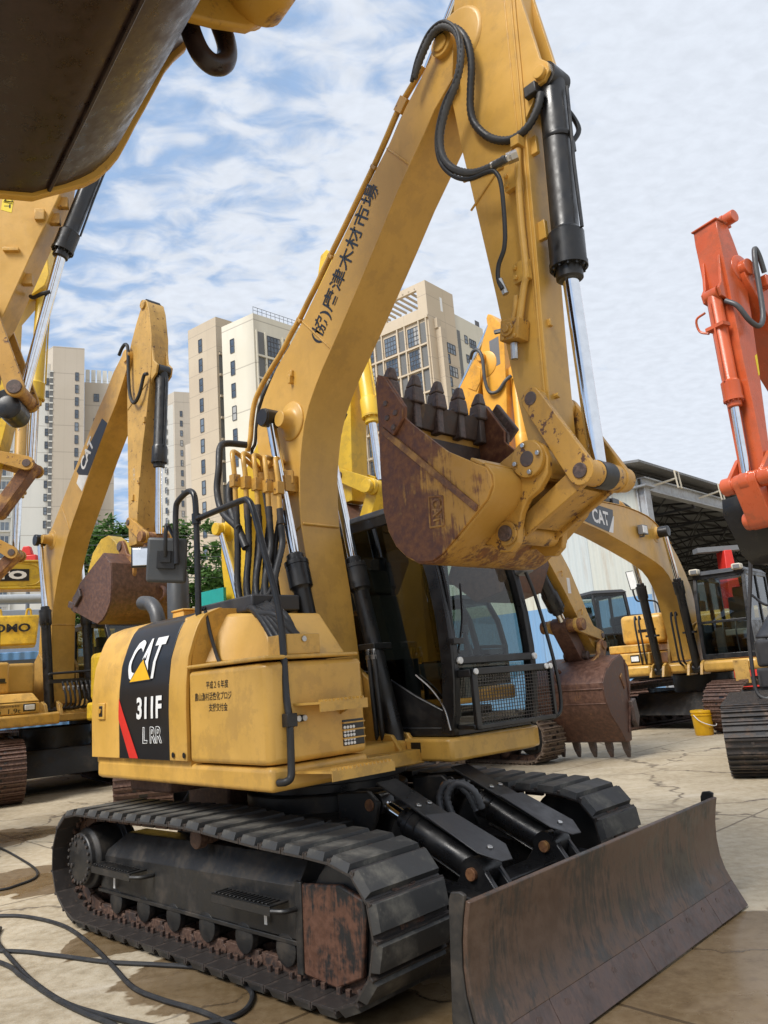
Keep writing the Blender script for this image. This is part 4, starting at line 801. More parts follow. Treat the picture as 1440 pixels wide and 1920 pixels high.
# =================================================================== OTHER MACHINES
def crawler(root, xr, xf, h, yc, w, mat, rot=0.0, frame='blackdust', pitch=.19, grous=True, bolts=True):
    """one track: shoes with grouser bars in one mesh, a side frame, rollers, idler and sprocket"""
    r = h / 2; lp = [(xr + r * .9, 0.0), (xf - r * .9, 0.0)]
    for k in range(1, 10): t = R(-90 + 18 * k); lp.append((xf - r * .95 + r * .95 * math.cos(t), r + r * math.sin(t)))
    mid = (xr + xf) / 2; lp += [(xf - r, h), (mid + .4, h * .985), (mid - .3, h * .99), (xr + r, h)]
    for k in range(1, 10): t = R(90 + 18 * k); lp.append((xr + r * .95 + r * .95 * math.cos(t), r + r * math.sin(t)))
    per = 2 * (xf - xr - h) + math.pi * h; n = int(per / pitch); P, st = loop_resample(lp, n); m = MB()
    for i, p in enumerate(P):
        q = P[(i + 1) % n]; d = (q - p).normalized(); nn = V((d.y, -d.x)); c = (p + q) / 2 - nn * .035; ax = ((d.x, 0, d.y), (0, 1, 0), (nn.x, 0, nn.y))
        m.obox((c.x, yc, c.y), ax, (st * .52, w / 2, .012))
        if grous:
            for o in (-.40, 0.0, .40): g = c + d * (o * st) + nn * .022; m.obox((g.x, yc, g.y), ax, (.011, w / 2, .018))
    m.mat(0)
    if bolts:
        for i, p in enumerate(P):
            q = P[(i + 1) % n]; d = (q - p).normalized(); nn = V((d.y, -d.x)); c = (p + q) / 2 - nn * .022; ax = ((d.x, 0, d.y), (0, 1, 0), (nn.x, 0, nn.y))
            for yy in (-.10, .10): e = c + d * .03; m.obox((e.x, yc + yy, e.y), ax, (.016, .02, .012))
        m.mat(1)
        for i, p in enumerate(P):
            q = P[(i + 1) % n]; d = (q - p).normalized(); nn = V((d.y, -d.x)); c = (p + q) / 2 - nn * .022 - d * st * .22; m.obox((c.x, yc, c.y), ((d.x, 0, d.y), (0, 1, 0), (nn.x, 0, nn.y)), (.022, .05, .002))
        m.mat(2)
    o = m.build('track', (mat, 'tracksteel', 'ink'), root, rot=rot)
    ch = MB(); inner = [(mid + (p[0] - mid) * .96, r + (p[1] - r) * .8) for p in lp]; Q, s2 = loop_resample(inner, n)
    for i, p in enumerate(Q):
        q = Q[(i + 1) % n]; d = (q - p).normalized(); nn = V((d.y, -d.x)); c = (p + q) / 2; ch.obox((c.x, yc, c.y), ((d.x, 0, d.y), (0, 1, 0), (nn.x, 0, nn.y)), (s2 * .46, .09, .05))
    ch.build('chain', 'chain', o)
    f = MB().hexa([(xr + h * .9, yc - .2, .22), (xf - h * .75, yc - .2, .22), (xf - h * .75, yc + .2, .22), (xr + h * .9, yc + .2, .22)], [(xr + h * .9, yc - .12, h * .68), (xf - h * .75, yc - .12, h * .68), (xf - h * .75, yc + .12, h * .68), (xr + h * .9, yc + .12, h * .68)])
    f.prism([(xf - h * .8, .2), (xf - h * .8, h * .62), (xf - h * .42, h * .60), (xf - h * .36, .22)], yc - .17, yc + .17)
    F = f.build('track_frame', frame, root, .01, rot=rot)
    m = MB()
    k = xr + h
    while k < xf - h * .8: m.lathe((k, yc - .17, .19), (k, yc + .17, .19), [(0, .06), (.01, .1), (.06, .1), (.07, .075), (.27, .075), (.28, .1), (.33, .1), (.34, .06)], 14); k += .42
    m.build('roller', 'chain', F)
    MB().lathe((xf - r, yc - .1, r), (xf - r, yc + .1, r), [(0, r * .6), (.02, r * .72), (.18, r * .72), (.2, r * .6)], 24).build('idler_wheel', frame, root, .004, rot=rot)
    MB().lathe((xr + r, yc - .22, r), (xr + r, yc + .22, r), [(0, r * .5), (.1, r * .55), (.12, r * .72), (.32, r * .72), (.34, r * .55), (.44, r * .5)], 24).build('sprocket', frame, root, .004, rot=rot)
    return o
def undercarriage(root, xr, xf, h, gauge, w, mat, rot=0.0, carz=None):
    for s in (-1, 1): crawler(root, xr, xf, h, s * gauge / 2, w, mat, rot)
    z = carz or h; g = gauge / 2
    m = MB().hexa([(-1.0, -g + .2, h * .3), (1.0, -g + .2, h * .3), (1.0, g - .2, h * .3), (-1.0, g - .2, h * .3)], [(-.7, -g + .25, h * .75), (.7, -g + .25, h * .75), (.7, g - .25, h * .75), (-.7, g - .25, h * .75)]).cyl((0, 0, h * .7), (0, 0, z + .12), .62, n=36)
    m.build('carbody', 'blackdust', root, .01, rot=rot)
def bucket(root, side, wrap, y0, y1, mat, tdir, nt=5, sidemat=None, tl=.22, tooth='tooth', shell=.025, eyes=True):
    b = MB().band(wrap, shell, y0, y1).build('bucket', mat, root, .004)
    for y in (y0, y1): MB().prism(side, y - .014, y + .014).build('side_plate', sidemat or mat, b, .005)
    L = V(wrap[0]); d = V(tdir).normalized(); n = V((-d.y, d.x))
    for k in range(nt):
        y = y0 + (y1 - y0) * (k + .08 + .84 * k / max(1, nt - 1) - k) if nt > 1 else (y0 + y1) / 2
        y = y0 + .06 + (y1 - y0 - .12) * k / max(1, nt - 1); q = lambda a, c, e: (L.x + d.x * a + n.x * c, y + e, L.y + d.y * a + n.y * c)
        MB().hexa([q(-.06, -.05, -.055), q(-.06, .05, -.055), q(-.06, .05, .055), q(-.06, -.05, .055)], [q(tl * .45, -.045, -.05), q(tl * .45, .04, -.05), q(tl * .45, .04, .05), q(tl * .45, -.045, .05)]).hexa([q(tl * .45, -.045, -.05), q(tl * .45, .04, -.05), q(tl * .45, .04, .05), q(tl * .45, -.045, .05)], [q(tl, -.012, -.026), q(tl, .008, -.026), q(tl, .008, .026), q(tl, -.012, .026)]).build('tooth', tooth, b, .012)
    return b
def link(root, name, a, b, y, r1, r2, th, mat, pins=True):
    A, B = V(a), V(b); d = (B - A).normalized(); n = V((-d.y, d.x)); pl = []
    for k in range(9): t = math.pi * k / 8; pl.append(A + n * math.cos(t) * r1 - d * math.sin(t) * r1)
    for k in range(9): t = math.pi * k / 8; pl.append(B - n * math.cos(t) * r2 + d * math.sin(t) * r2)
    o = MB().prism([(q.x, q.y) for q in pl], y - th / 2, y + th / 2).build(name, mat, root, .006)
    if pins: MB().cyl((A.x, y - th * .8, A.y), (A.x, y + th * .8, A.y), r1 * .55, n=18).cyl((B.x, y - th * .8, B.y), (B.x, y + th * .8, B.y), r2 * .55, n=18).build('pin', 'tooth', o, .003)
    return o
def cabin(root, x0, x1, y0, y1, z0, z1, frame='black', lean=.28, glassm='glass', interior=True, rot=None):
    zm = z0 + (z1 - z0) * .42; fp = [(x1 - .02, z0), (x1, zm), (x1 - lean * .35, z0 + (z1 - z0) * .72), (x1 - lean, z1 - .08)]; t = .07
    m = MB()
    for y in (y0, y1 - t): m.band(fp, t + .01, y, y + t)
    for y in (y0, y1 - t): m.box(x0, x0 + t, y, y + t, z0, z1 - .05).box(x0, x1 - .05, y, y + t, z0, z0 + .09).box(x0, x1 - lean, y, y + t, z1 - .13, z1 - .05).box(x0 + (x1 - x0) * .42, x0 + (x1 - x0) * .42 + t, y, y + t, z0, z1 - .05)
    m.box(x0, x0 + .05, y0, y1, z0, z0 + (z1 - z0) * .45).box(x1 - .07, x1 - .012, y0, y1, z0, z0 + .1).box(x1 - .055, x1 + .005, y0 + t, y1 - t, zm - .03, zm + .02)
    m.box(x1 - lean - .09, x1 - lean - .01, y0, y1, z1 - .14, z1 - .05)
    c = m.build('cab', frame, root, .008, rot=rot)
    MB().hexa([(x0 - .03, y0 - .02, z1 - .06), (x1 - lean + .04, y0 - .02, z1 - .06), (x1 - lean + .04, y1 + .02, z1 - .06), (x0 - .03, y1 + .02, z1 - .06)], [(x0 + .05, y0 + .06, z1 + .03), (x1 - lean - .05, y0 + .06, z1 + .03), (x1 - lean - .05, y1 - .06, z1 + .03), (x0 + .05, y1 - .06, z1 + .03)]).build('cab_roof', 'charcoal', c, .02)
    g = .022
    MB().strip([(p[0] - .035, p[1]) for p in fp[1:]], y0 + t * .8, y1 - t * .8).build('windscreen', glassm, c)
    MB().strip([(x1 - .037, z0 + .09), (x1 - .037, zm - .02)], y0 + t * .8, y1 - t * .8).build('lower_window', glassm, c)
    for y in (y0 + .02, y1 - .026):
        MB().pane([(x0 + t, z0 + .4 * (z1 - z0)), (x0 + t, z1 - .12)] + [(x1 - lean - .05, z1 - .12), (fp[2][0] - .08, fp[2][1]), (x1 - .1, zm), (x1 - .1, z0 + .4 * (z1 - z0))], y + .003).build('side_window', glassm, c)
        MB().box(x0 + .05, x1 - .08, y, y + .006, z0 + .09, z0 + .4 * (z1 - z0)).build('side_panel', frame, c)
    MB().strip([(x0 + .023, z0 + (z1 - z0) * .45), (x0 + .023, z1 - .1)], y0 + t, y1 - t).build('rear_window', glassm, c)
    if interior:
        ym = (y0 + y1) / 2; h = z1 - z0
        MB().box(x0 + .35, x0 + .85, ym - .24, ym + .24, z0 + .25 * h, z0 + .33 * h).obox((x0 + .33, ym, z0 + .52 * h), ((1, 0, .15), (0, 1, 0), (-.15, 0, 1)), (.07, .23, .20 * h)).obox((x0 + .26, ym, z0 + .78 * h), ((1, 0, .15), (0, 1, 0), (-.15, 0, 1)), (.05, .13, .06 * h)).build('seat', 'seat', c, .03, seg=3)
        MB().box(x0 + .4, x0 + .95, y0 + .1, y0 + .25, z0, z0 + .36 * h).box(x0 + .4, x0 + .95, y1 - .25, y1 - .1, z0, z0 + .36 * h).tube([(x1 - .35, ym - .12, z0), (x1 - .3, ym - .12, z0 + .3 * h), (x1 - .38, ym - .12, z0 + .45 * h)], .015, 8, 4).tube([(x1 - .35, ym + .12, z0), (x1 - .3, ym + .12, z0 + .3 * h), (x1 - .38, ym + .12, z0 + .45 * h)], .015, 8, 4).build('controls', 'dgrey', c, .01)
        MB().box(x0 + .03, x1 - .06, y0 + .05, y1 - .05, z0 + .005, z0 + .02).build('floor', 'dgrey', c)
    return c
def tailplan(xr, hw, xf, n=9):
    pts = [(xf, -hw), (xr * .55, -hw)]
    for k in range(n): t = R(-90 - 180 * (k + 1) / (n + 1)); pts.append((xr * .55 + (xr * .45) * -math.cos(t) * 1.0, hw * math.sin(t))) if False else pts.append((xr * .55 + xr * .45 * math.sin(math.pi * (k + 1) / (n + 1)) ** .6, -hw * math.cos(math.pi * (k + 1) / (n + 1))))
    return pts + [(xr * .55, hw), (xf, hw)]
def arm_hoses(root, L, y, r=.025): return MB().tube(xz(L, y), r, 8, 6).build('hydraulic_hose', 'rubber', root)

# ---- (1) excavator at the left, its bucket curled up beside the nearest machine's mirror
L1 = thing('excavator', 'yellow excavator with a black logo panel on its boom, rusty bucket curled behind the mirrors', 'excavator', (-6.4, 14.64, 0), R(-43), 'excavators parked in the yard')
back = [(3.20, 7.34), (3.13, 7.41), (3.03, 7.41), (2.9, 7.33), (2.66, 7.17), (2.389, 6.90), (2.02, 6.60), (1.691, 6.27), (1.232, 5.82), (0.75, 5.36), (0.45, 5.06), (0.2, 4.82), (0.03, 4.72), (-.10, 4.60), (-.19, 4.40), (-.20, 3.9), (-.21, 3.3), (-.25, 2.9), (-.32, 2.4), (-.30, 1.5)]
front = [(.30, 1.5), (.268, 2.1), (.267, 2.927), (.318, 3.295), (.376, 3.469), (.492, 3.801), (.67, 4.16), (.879, 4.50), (1.076, 4.741), (1.40, 5.11), (1.96, 5.76), (2.418, 6.234), (2.762, 6.56), (2.893, 6.733), (3.08, 6.98), (3.22, 7.2)]
m = MB().prism(front + back, -.22, .22).tube([(.98, -.222, 4.62), (.60, -.222, 5.18)], .012, 6, 0).tube([(.98, -.22, 4.64), (.98, .22, 4.64)], .014, 6, 0).tube([(.27, -.22, 2.95), (.27, .22, 2.95)], .014, 6, 0)
m.lathe((.197, -.21, 4.581), (.197, -.5, 4.581), [(0, .2), (.015, .2), (.03, .13), (.10, .09), (.2, .085)], 28).cyl((3.147, -.26, 7.30), (3.147, .26, 7.30), .11, n=28)
B = m.build('boom', 'yellow', L1, .006)
D = MB().prism([(2.24, 6.43), (2.44, 6.28), (1.70, 5.50), (1.33, 5.60), (1.24, 5.69)], -.2235, -.221).build('decal_panel', 'ink', B)
MB().prism([(1.70, 5.50), (1.33, 5.60), (1.24, 5.46), (1.47, 5.25)], -.2232, -.221).build('decal_edge', 'white', B)
text('lettering', 'CAT', (1.53, -.224, 5.60), (.70, 0, .715), (-.62, 0, .78), .26, 'white', D, w=.60, bold=.03)
text('lettering', 'CORP', (.72, -.2225, 4.86), (.66, 0, .75), (-.75, 0, .66), .07, 'tracksteel', B, w=.55) if False else None
for s in (-1, 1):
    y = .385 * s
    b = hcyl(L1, 'boom_cylinder', (.62, 1.38), (.355, 3.20), (.05, 4.581), y, .085, .105, .052, 'black', glen=.26)
    MB().cyl((.05, y - .1, 4.581), (.05, y + .1, 4.581), .11, n=24).build('rod_eye', 'black', b, .01)
stl = [(3.07, 3.95), (3.063, 4.236), (3.055, 4.787), (3.045, 5.729), (3.035, 6.702), (3.09, 7.35), (3.186, 7.545), (3.35, 7.82), (3.521, 8.06), (3.57, 8.16), (3.66, 8.18)]
strr = [(3.74, 8.1), (3.80, 7.93), (3.87, 7.43), (3.85, 6.90), (3.76, 6.46), (3.66, 6.0), (3.55, 5.591), (3.44, 5.0), (3.36, 4.481), (3.32, 3.95)]
m = MB().prism(stl + strr, -.16, .16).tube([(3.05, -.162, 6.35), (3.70, -.162, 6.62)], .01, 6, 0).cyl((3.62, -.19, 8.1), (3.62, .19, 8.1), .08, n=20)
for s in (-1, 1): m.prism([(3.80, 7.5), (3.87, 7.2), (3.90, 6.98), (4.02, 6.86), (3.98, 6.72), (3.86, 6.66), (3.82, 6.6)], s * .13 - .02, s * .13 + .02)
for z, x in ((5.95, 3.60), (4.95, 3.40), (4.7, 3.2)): m.box(x, x + .06, -.19, -.155, z, z + .10)
S = m.build('stick', 'yellow_old', L1, .006)
MB().cyl((3.62, -.12, 8.13), (3.62, .12, 8.13), .085, n=20).build('pin', 'black', S)
text('lettering', 'CE1', (3.22, -.162, 5.25), (0.1, 0, -1), (1, 0, 0.1), .06, 'offwhite', S, w=.2)
hcyl(L1, 'bucket_cylinder', (3.93, 6.80), (3.79, 5.24), (3.74, 4.05), 0, .105, .125, .06, 'black')
arm_hoses(L1, [(2.9, 7.40), (3.02, 7.50), (3.14, 7.52), (3.22, 7.40), (3.23, 7.0), (3.28, 6.55), (3.42, 6.35), (3.6, 6.45), (3.75, 6.72), (3.86, 6.72)], -.24, .03); arm_hoses(L1, [(2.1, 6.8), (2.45, 7.15), (2.7, 7.32), (2.95, 7.42)], -.1, .025)
for s in (-1, 1): link(L1, 'idler_link', (3.19, 4.33), (3.68, 4.0), s * .21, .085, .10, .05, 'yellow_link')
MB().cyl((3.68, -.30, 4.0), (3.68, .34, 4.0), .085, n=24).build('link_pin', 'rustlink', L1, .004)
link(L1, 'power_link', (3.68, 4.0), (3.35, 3.66), 0, .09, .09, .24, 'rustlink')
sd_ = [(2.01, 3.16), (2.05, 3.0), (2.714, 2.763), (2.935, 2.688), (3.1, 2.74), (3.24, 2.836), (3.36, 2.993), (3.40, 3.3), (3.359, 3.609), (3.12, 3.80), (2.302, 3.43)]
bk = bucket(L1, sd_, [(2.05, 3.02), (2.4, 2.87), (2.714, 2.755), (2.935, 2.68), (3.12, 2.73), (3.25, 2.836), (3.37, 2.993), (3.41, 3.3), (3.37, 3.609), (3.12, 3.81)], -.62, .62, 'bucketbrown', (-.9, .36), 5)
MB().prism([(2.12, 3.2), (2.35, 3.34), (2.42, 3.2), (2.2, 3.04)], -.68, -.635).prism([(1.9, 3.18), (2.06, 3.14), (2.06, 3.02), (1.86, 3.08)], -.64, -.60).build('side_cutter', 'tooth', bk, .012)
for s in (-1, 1):
    e = MB().prism([(2.86, 3.98), (2.93, 4.06), (3.05, 4.05), (3.12, 3.95), (3.2, 3.8), (3.40, 3.72), (3.46, 3.6), (3.40, 3.4), (3.3, 3.5), (3.0, 3.75)], s * .24 - .03, s * .24 + .03).build('hinge_ear', 'rustlink', bk, .01); MB().cyl((2.97, s * .24 - .05, 3.96), (2.97, s * .24 + .05, 3.96), .07, n=20).build('pin', 'tooth', e)
MB().tube([(3.42, .22, 3.25), (3.52, .22, 3.20), (3.52, .22, 3.08), (3.42, .22, 3.03)], .03, 8, 5).build('lifting_eye', 'bucketbrown', bk)
undercarriage(L1, -2.0, 2.12, .98, 2.4, .80, 'trackrust', R(-13))
m = MB().vprism([(1.62, -.62), (1.62, -1.72), (-1.5, -1.72), (-2.4, -1.2), (-2.7, 0), (-2.4, 1.2), (-1.5, 1.5), (.0, 1.5), (1.2, 1.5), (1.2, .5), (.75, .5), (.75, -.62)], 1.18, 1.37); m.build('side_skirt', 'yellow', L1, .04, seg=3)
MB().vprism([(1.58, -.95), (1.58, -1.70), (-.9, -1.70), (-.9, -.95)], 1.38, 1.56).hexa([(1.58, -.95, 1.57), (1.58, -1.70, 1.57), (-.9, -1.70, 1.57), (-.9, -.95, 1.57)], [(1.46, -1.02, 1.71), (1.46, -1.66, 1.71), (-.9, -1.66, 1.71), (-.9, -1.02, 1.71)]).build('storage_box', 'yellow', L1, .02)
tbx = MB().vprism([(1.0, -1.22), (1.0, -1.70), (-2.0, -1.70), (-2.5, -1.1), (-2.5, 1.1), (-2.0, 1.45), (-.6, 1.45), (-.6, -.6), (.5, -.6), (.5, -1.22)], 1.72, 2.25).build('engine_cover', 'yellow', L1, .05, seg=3)
MB().box(1.0, 1.012, -1.62, -1.30, 1.92, 1.98).box(1.0, 1.02, -1.62, -1.28, 1.90, 1.915).build('grille', 'ink', tbx)
wlb = MB().box(1.575, 1.59, -1.22, -1.02, 1.42, 1.54).build('work_light', 'ink', L1, .02); MB().box(1.585, 1.60, -1.20, -1.04, 1.44, 1.52).build('lens', 'white', wlb, .01)
text('lettering', 'm  1.9t', (1.585, -1.66, 1.40), (0, 1, 0), (0, 0, 1), .075, 'ink', L1, w=.40); text('lettering', '機械式旋回作業車両', (1.585, -1.66, 1.495), (0, 1, 0), (0, 0, 1), .035, 'tracksteel', L1, w=.38)
m = MB().box(.62, .86, -.62, .62, 1.2, 1.32)
for s in (-1, 1):
    for o in (-.13, .13): m.prism([(.40, 1.25), (.5, 1.5), (.62, 1.56), (.76, 1.5), (.86, 1.25)], s * .385 + o - .03, s * .385 + o + .03)
    m.prism([(-.3, 1.3), (-.4, 2.2), (-.1, 2.45), (.25, 2.2), (.35, 1.3)], s * .28 - .03, s * .28 + .03)
m.build('boom_bracket', 'yellow_old', L1, .01)
m = MB().tube([(.78, -.46, 2.02), (.82, -.40, 2.03), (.84, .40, 2.05), (.8, .50, 2.04)], .022, 8, 4).box(.70, .76, -.46, .50, 1.86, 1.93)
for i in range(7): y = -.22 + i * .085; m.tube([(.73, y, 1.9), (.80, y, 1.80), (.86, y + .02, 1.62), (.82, y + .03, 1.45), (.6, y, 1.40)], .020, 8, 5)
m.build('hose_bundle', 'rubber', L1)
m = MB()
for i in range(7): m.cyl((.80, -.22 + i * .085, 1.80), (.82, -.215 + i * .085, 1.72), .026, n=8)
m.build('hose_fitting', 'steel', L1)
cabin(L1, -.45, 1.15, .52, 1.48, 1.38, 3.0)
MB().tube([(1.62, -1.66, 1.30), (1.66, -1.66, 1.35), (1.66, -1.66, 2.2), (1.6, -1.66, 2.9), (1.0, -1.66, 3.0)], .025, 8, 5).build('handrail', 'black', L1)

# ---- (2) three more sticks of machines parked to the left of the frame
def side_machine(name_label, root_loc, yaw, boomp, stickp, bw, sw, cyl, rb, linkp, mats, body=True, bmat='black', rod2=None):
    r = thing('excavator', name_label, 'excavator', (root_loc[0], root_loc[1], 0), R(yaw), 'excavators parked in the yard')
    bo = MB().prism(boomp, -bw / 2, bw / 2).build('boom', mats, r, .008); st = MB().prism(stickp, -sw / 2, sw / 2).build('stick', mats, r, .008)
    hcyl(r, 'bucket_cylinder', cyl[0], cyl[1], cyl[2], 0, rb, rb * 1.28, rb * .62, bmat)
    for s in (-1, 1): link(r, 'idler_link', linkp[0], cyl[2], s * (sw / 2 + .05), rb * .85, rb * 1.1, .05, 'yellow_link')
    MB().cyl((cyl[2][0], -sw / 2 - .02, cyl[2][1]), (cyl[2][0], sw / 2 + .10, cyl[2][1]), rb * .9, n=24).build('link_pin', 'rustlink', r, .004)
    link(r, 'power_link', cyl[2], linkp[1], 0, rb * .85, rb * .85, sw * .8, 'rustlink' if rod2 else 'black')
    return r, bo, st
def bigbody(r, paint_, z=1.2, rot=0.0):
    undercarriage(r, -2.1, 2.1, .98, 2.4, .7, 'trackrust', rot)
    MB().vprism(tailplan(-2.9, 1.45, 1.3), z, z + .28).build('deck', paint_, r, .04)
    MB().vprism(tailplan(-2.8, 1.42, -.5), z + .29, z + 1.05).build('engine_cover', paint_, r, .08, seg=3)
    MB().box(-.45, 1.25, -1.42, -.6, z + .29, z + .75).build('storage_box', paint_, r, .04)
    cabin(r, -.4, 1.3, .5, 1.45, z + .29, z + 2.0)
r, bo, st = side_machine('yellow excavator whose stick carries a yellow warning sticker beside a thick chrome rod', (-6.653, 7.021), 8,
    [(-2.3, 1.4), (-1.7, 1.4), (-1.6, 4.2), (-.8, 6.2), (.8, 8.3), (2.2, 9.3), (2.1, 9.7), (.3, 8.9), (-1.6, 6.9), (-2.5, 4.4)], [(2.45, 4.4), (2.75, 4.85), (2.78, 5.3), (2.88, 5.47), (2.944, 5.643), (3.077, 6.0), (3.204, 6.346), (3.352, 6.721), (3.46, 7.0), (3.6, 8.2), (3.0, 10.0), (2.3, 10.3), (2.05, 9.0), (2.15, 7.3), (2.25, 5.2), (2.3, 4.5)],
    .44, .36, ((3.85, 7.66), (3.40, 6.308), (3.03, 4.64)), .088, [(2.74, 5.55), (2.3, 4.35)], 'yellow')
bigbody(r, 'yellow')
D = MB().prism([(2.842, 6.905), (2.952, 6.879), (2.926, 6.659), (2.817, 6.695)], -.1825, -.181).build('warning_sticker', 'sticker', st)
f = MB(); tr_ = [(2.85, 6.80), (2.935, 6.79), (2.90, 6.875)]
for a, b in zip(tr_, tr_[1:] + tr_[:1]): f.tube([(a[0], -.184, a[1]), (b[0], -.184, b[1])], .005, 5, 0)
f.box(2.85, 2.91, -.1835, -.1825, 6.735, 6.743).box(2.90, 2.915, -.1835, -.1825, 6.715, 6.76).tube([(2.84, -.184, 6.79), (2.935, -.184, 6.765)], .003, 4, 0); f.build('warning_symbol', 'ink', D)
for x, z, w in ((3.17, 6.56, .10), (2.86, 6.19, .16)): MB().box(x, x + w, -.22, -.18, z, z + .13 if w < .12 else z + .04).build('stick_clip', 'yellow', st, .006)
for x, z in ((3.42, 6.78), (3.34, 6.58), (3.07, 5.86)): MB().box(x - .06, x + .06, -.12, -.05, z, z + .12).build('stick_clip', 'yellow_link', st, .006)
MB().lathe((2.94, -.17, 4.47), (2.94, .17, 4.47), [(0, .09), (.02, .125), (.32, .125), (.34, .09)], 26).build('bucket_pin', 'black', r, .006)
MB().cyl((3.03, -.275, 4.64), (3.03, -.25, 4.64), .075, n=24).build('pin_cap', 'tooth', r, .006)
MB().tube([(3.05, .1, 5.83), (3.1, .05, 5.79), (3.22, -.05, 5.78), (3.3, -.05, 5.80)], .022, 8, 5).build('grease_hose', 'rubber', r)
r, bo, st = side_machine('yellow excavator with yellow bucket cylinder and rusty links, behind the warning sticker stick', (-8.675, 11.486), 8,
    [(-2.5, 1.4), (-2.0, 1.4), (-1.9, 4.8), (-1.0, 7.0), (1.0, 9.2), (2.4, 10.4), (2.3, 10.8), (.6, 9.9), (-1.7, 7.8), (-2.6, 5.0)], [(2.5, 5.3), (2.62, 5.6), (2.71, 6.05), (2.75, 7.0), (2.766, 7.893), (3.027, 8.248), (3.238, 8.428), (3.306, 8.643), (3.26, 9.046), (3.33, 9.4), (3.3, 10.6), (2.9, 11.2), (2.3, 10.6), (2.2, 8.0), (2.25, 5.6)],
    .5, .40, ((3.17, 8.75), (3.075, 6.45), (3.04, 5.28)), .105, [(2.5, 5.44), (2.55, 4.55)], 'bright', bmat='kato', rod2=True)
bigbody(r, 'bright')
r, bo, st = side_machine('tan yellow excavator with a slim chrome rod, low behind the one with yellow cylinder', (-10.973, 15.706), 8,
    [(-2.5, 1.4), (-2.0, 1.4), (-1.9, 4.8), (-1.0, 7.0), (1.0, 8.8), (2.4, 9.8), (2.3, 10.2), (.6, 9.5), (-1.7, 7.6), (-2.6, 5.0)], [(2.3, 4.6), (2.5, 4.9), (2.6, 6.4), (2.75, 7.4), (2.95, 8.4), (2.95, 9.6), (2.7, 10.2), (2.3, 9.8), (2.15, 7.0), (2.2, 4.8)],
    .5, .42, ((3.08, 8.4), (3.055, 6.06), (3.03, 4.70)), .12, [(2.5, 5.05), (2.45, 4.1)], 'yellow_old', bmat='yellow_old', rod2=True)
bigbody(r, 'yellow_old')

# ---- (3) the big dark bucket hanging into the top left corner
L0 = thing('excavator', 'yellow excavator holding its big dark brown bucket overhead, a lifting hook on its back', 'excavator', (-1.687, 3.627, 0), R(-142.03), 'excavators parked in the yard')
rim = [(1.55, 4.35), (1.2, 4.14), (.8, 4.06), (.45, 4.08), (.22, 4.115), (.066, 4.156), (0, 4.203), (-.10, 4.27), (-.18, 4.336), (-.252, 4.407), (-.326, 4.512), (-.375, 4.60), (-.425, 4.725), (-.465, 4.832), (-.53, 4.99), (-.605, 5.18), (-.66, 5.32), (-.725, 5.44), (-.80, 5.55), (-.80, 5.72)]
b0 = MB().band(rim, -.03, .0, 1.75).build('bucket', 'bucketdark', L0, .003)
sp = rim + [(-.6, 5.9), (.3, 5.35), (1.2, 4.75)]
MB().prism([(p[0] - (.03 if p[0] < -.1 else .012 if p[0] < .1 else 0), p[1] - .022) for p in sp], -.05, .0).build('side_plate', 'rustedge', b0, .008)
MB().prism(sp, 1.75, 1.785).build('side_plate', 'rustedge', b0, .006)
m = MB().tube([(-.02, .0, 4.205), (-.02, 1.74, 4.205)], .012, 6, 0); m.build('weld_seam', 'bucketdark', b0)
for y in (.42, 1.15):
    e = MB().prism([(-.60, 5.25), (-.80, 5.30), (-1.02, 5.38), (-1.14, 5.50), (-1.20, 5.66), (-1.15, 5.85), (-1.0, 5.98), (-.8, 6.0), (-.55, 5.9)], y, y + .07).build('hinge_ear', 'rustedge', b0, .02, seg=3)
    MB().lathe((-1.05, y + .05, 5.64), (-1.05, y + .30, 5.64), [(0, .20), (.02, .215), (.20, .215), (.25, .18)], 28).build('pin_boss', 'rustedge', e, .01)
MB().lathe((-1.10, .18, 5.84), (-1.10, .60, 5.84), [(0, .16), (.03, .19), (.38, .19), (.42, .17)], 28).build('link_boss', 'rustedge', b0, .01)
ey = MB().tube([(-.70, .30, 5.46), (-.735, .30, 5.33), (-.79, .30, 5.225), (-.87, .30, 5.19), (-.945, .30, 5.25), (-.96, .30, 5.38), (-.90, .30, 5.56), (-.86, .30, 5.66)], .062, 16, 6).build('lifting_eye', 'bucketdark', b0)
L0s = MB().prism([(-1.2, 5.6), (-.9, 5.9), (-.8, 7.5), (-1.0, 9.0), (-1.4, 9.2), (-1.6, 8.8), (-1.45, 7.0)], .62, .98).build('stick', 'yellow', L0, .01)
MB().prism([(-1.0, 9.2), (-1.5, 8.9), (.5, 9.4), (3.2, 8.2), (4.6, 5.2), (5.0, 1.6), (5.6, 1.6), (5.3, 5.6), (3.7, 9.0), (.5, 10.2)], .55, 1.05).build('boom', 'yellow', L0, .01)
hcyl(L0, 'bucket_cylinder', (-.7, 8.6), (-.68, 7.2), (-.72, 6.3), .8, .09, .11, .05, 'black')
link(L0, 'power_link', (-.72, 6.3), (-1.04, 5.76), .8, .12, .12, .3, 'rustedge')
m = MB().vprism([(4.2, -.7), (7.6, -.7), (8.2, .8), (7.6, 2.3), (4.2, 2.3)], 1.2, 2.3); m.build('engine_cover', 'yellow', L0, .06)
o_ = bpy.data.objects.new('undercarriage', None); bpy.data.objects.remove(o_)
for y in (-.4, 2.0): MB().box(4.0, 7.8, y - .35, y + .35, 0.0, .95).build('track', 'trackrust', L0, .25, seg=5)
MB().box(5.0, 6.8, .0, 1.6, .4, 1.2).build('carbody', 'blackdust', L0, .02)

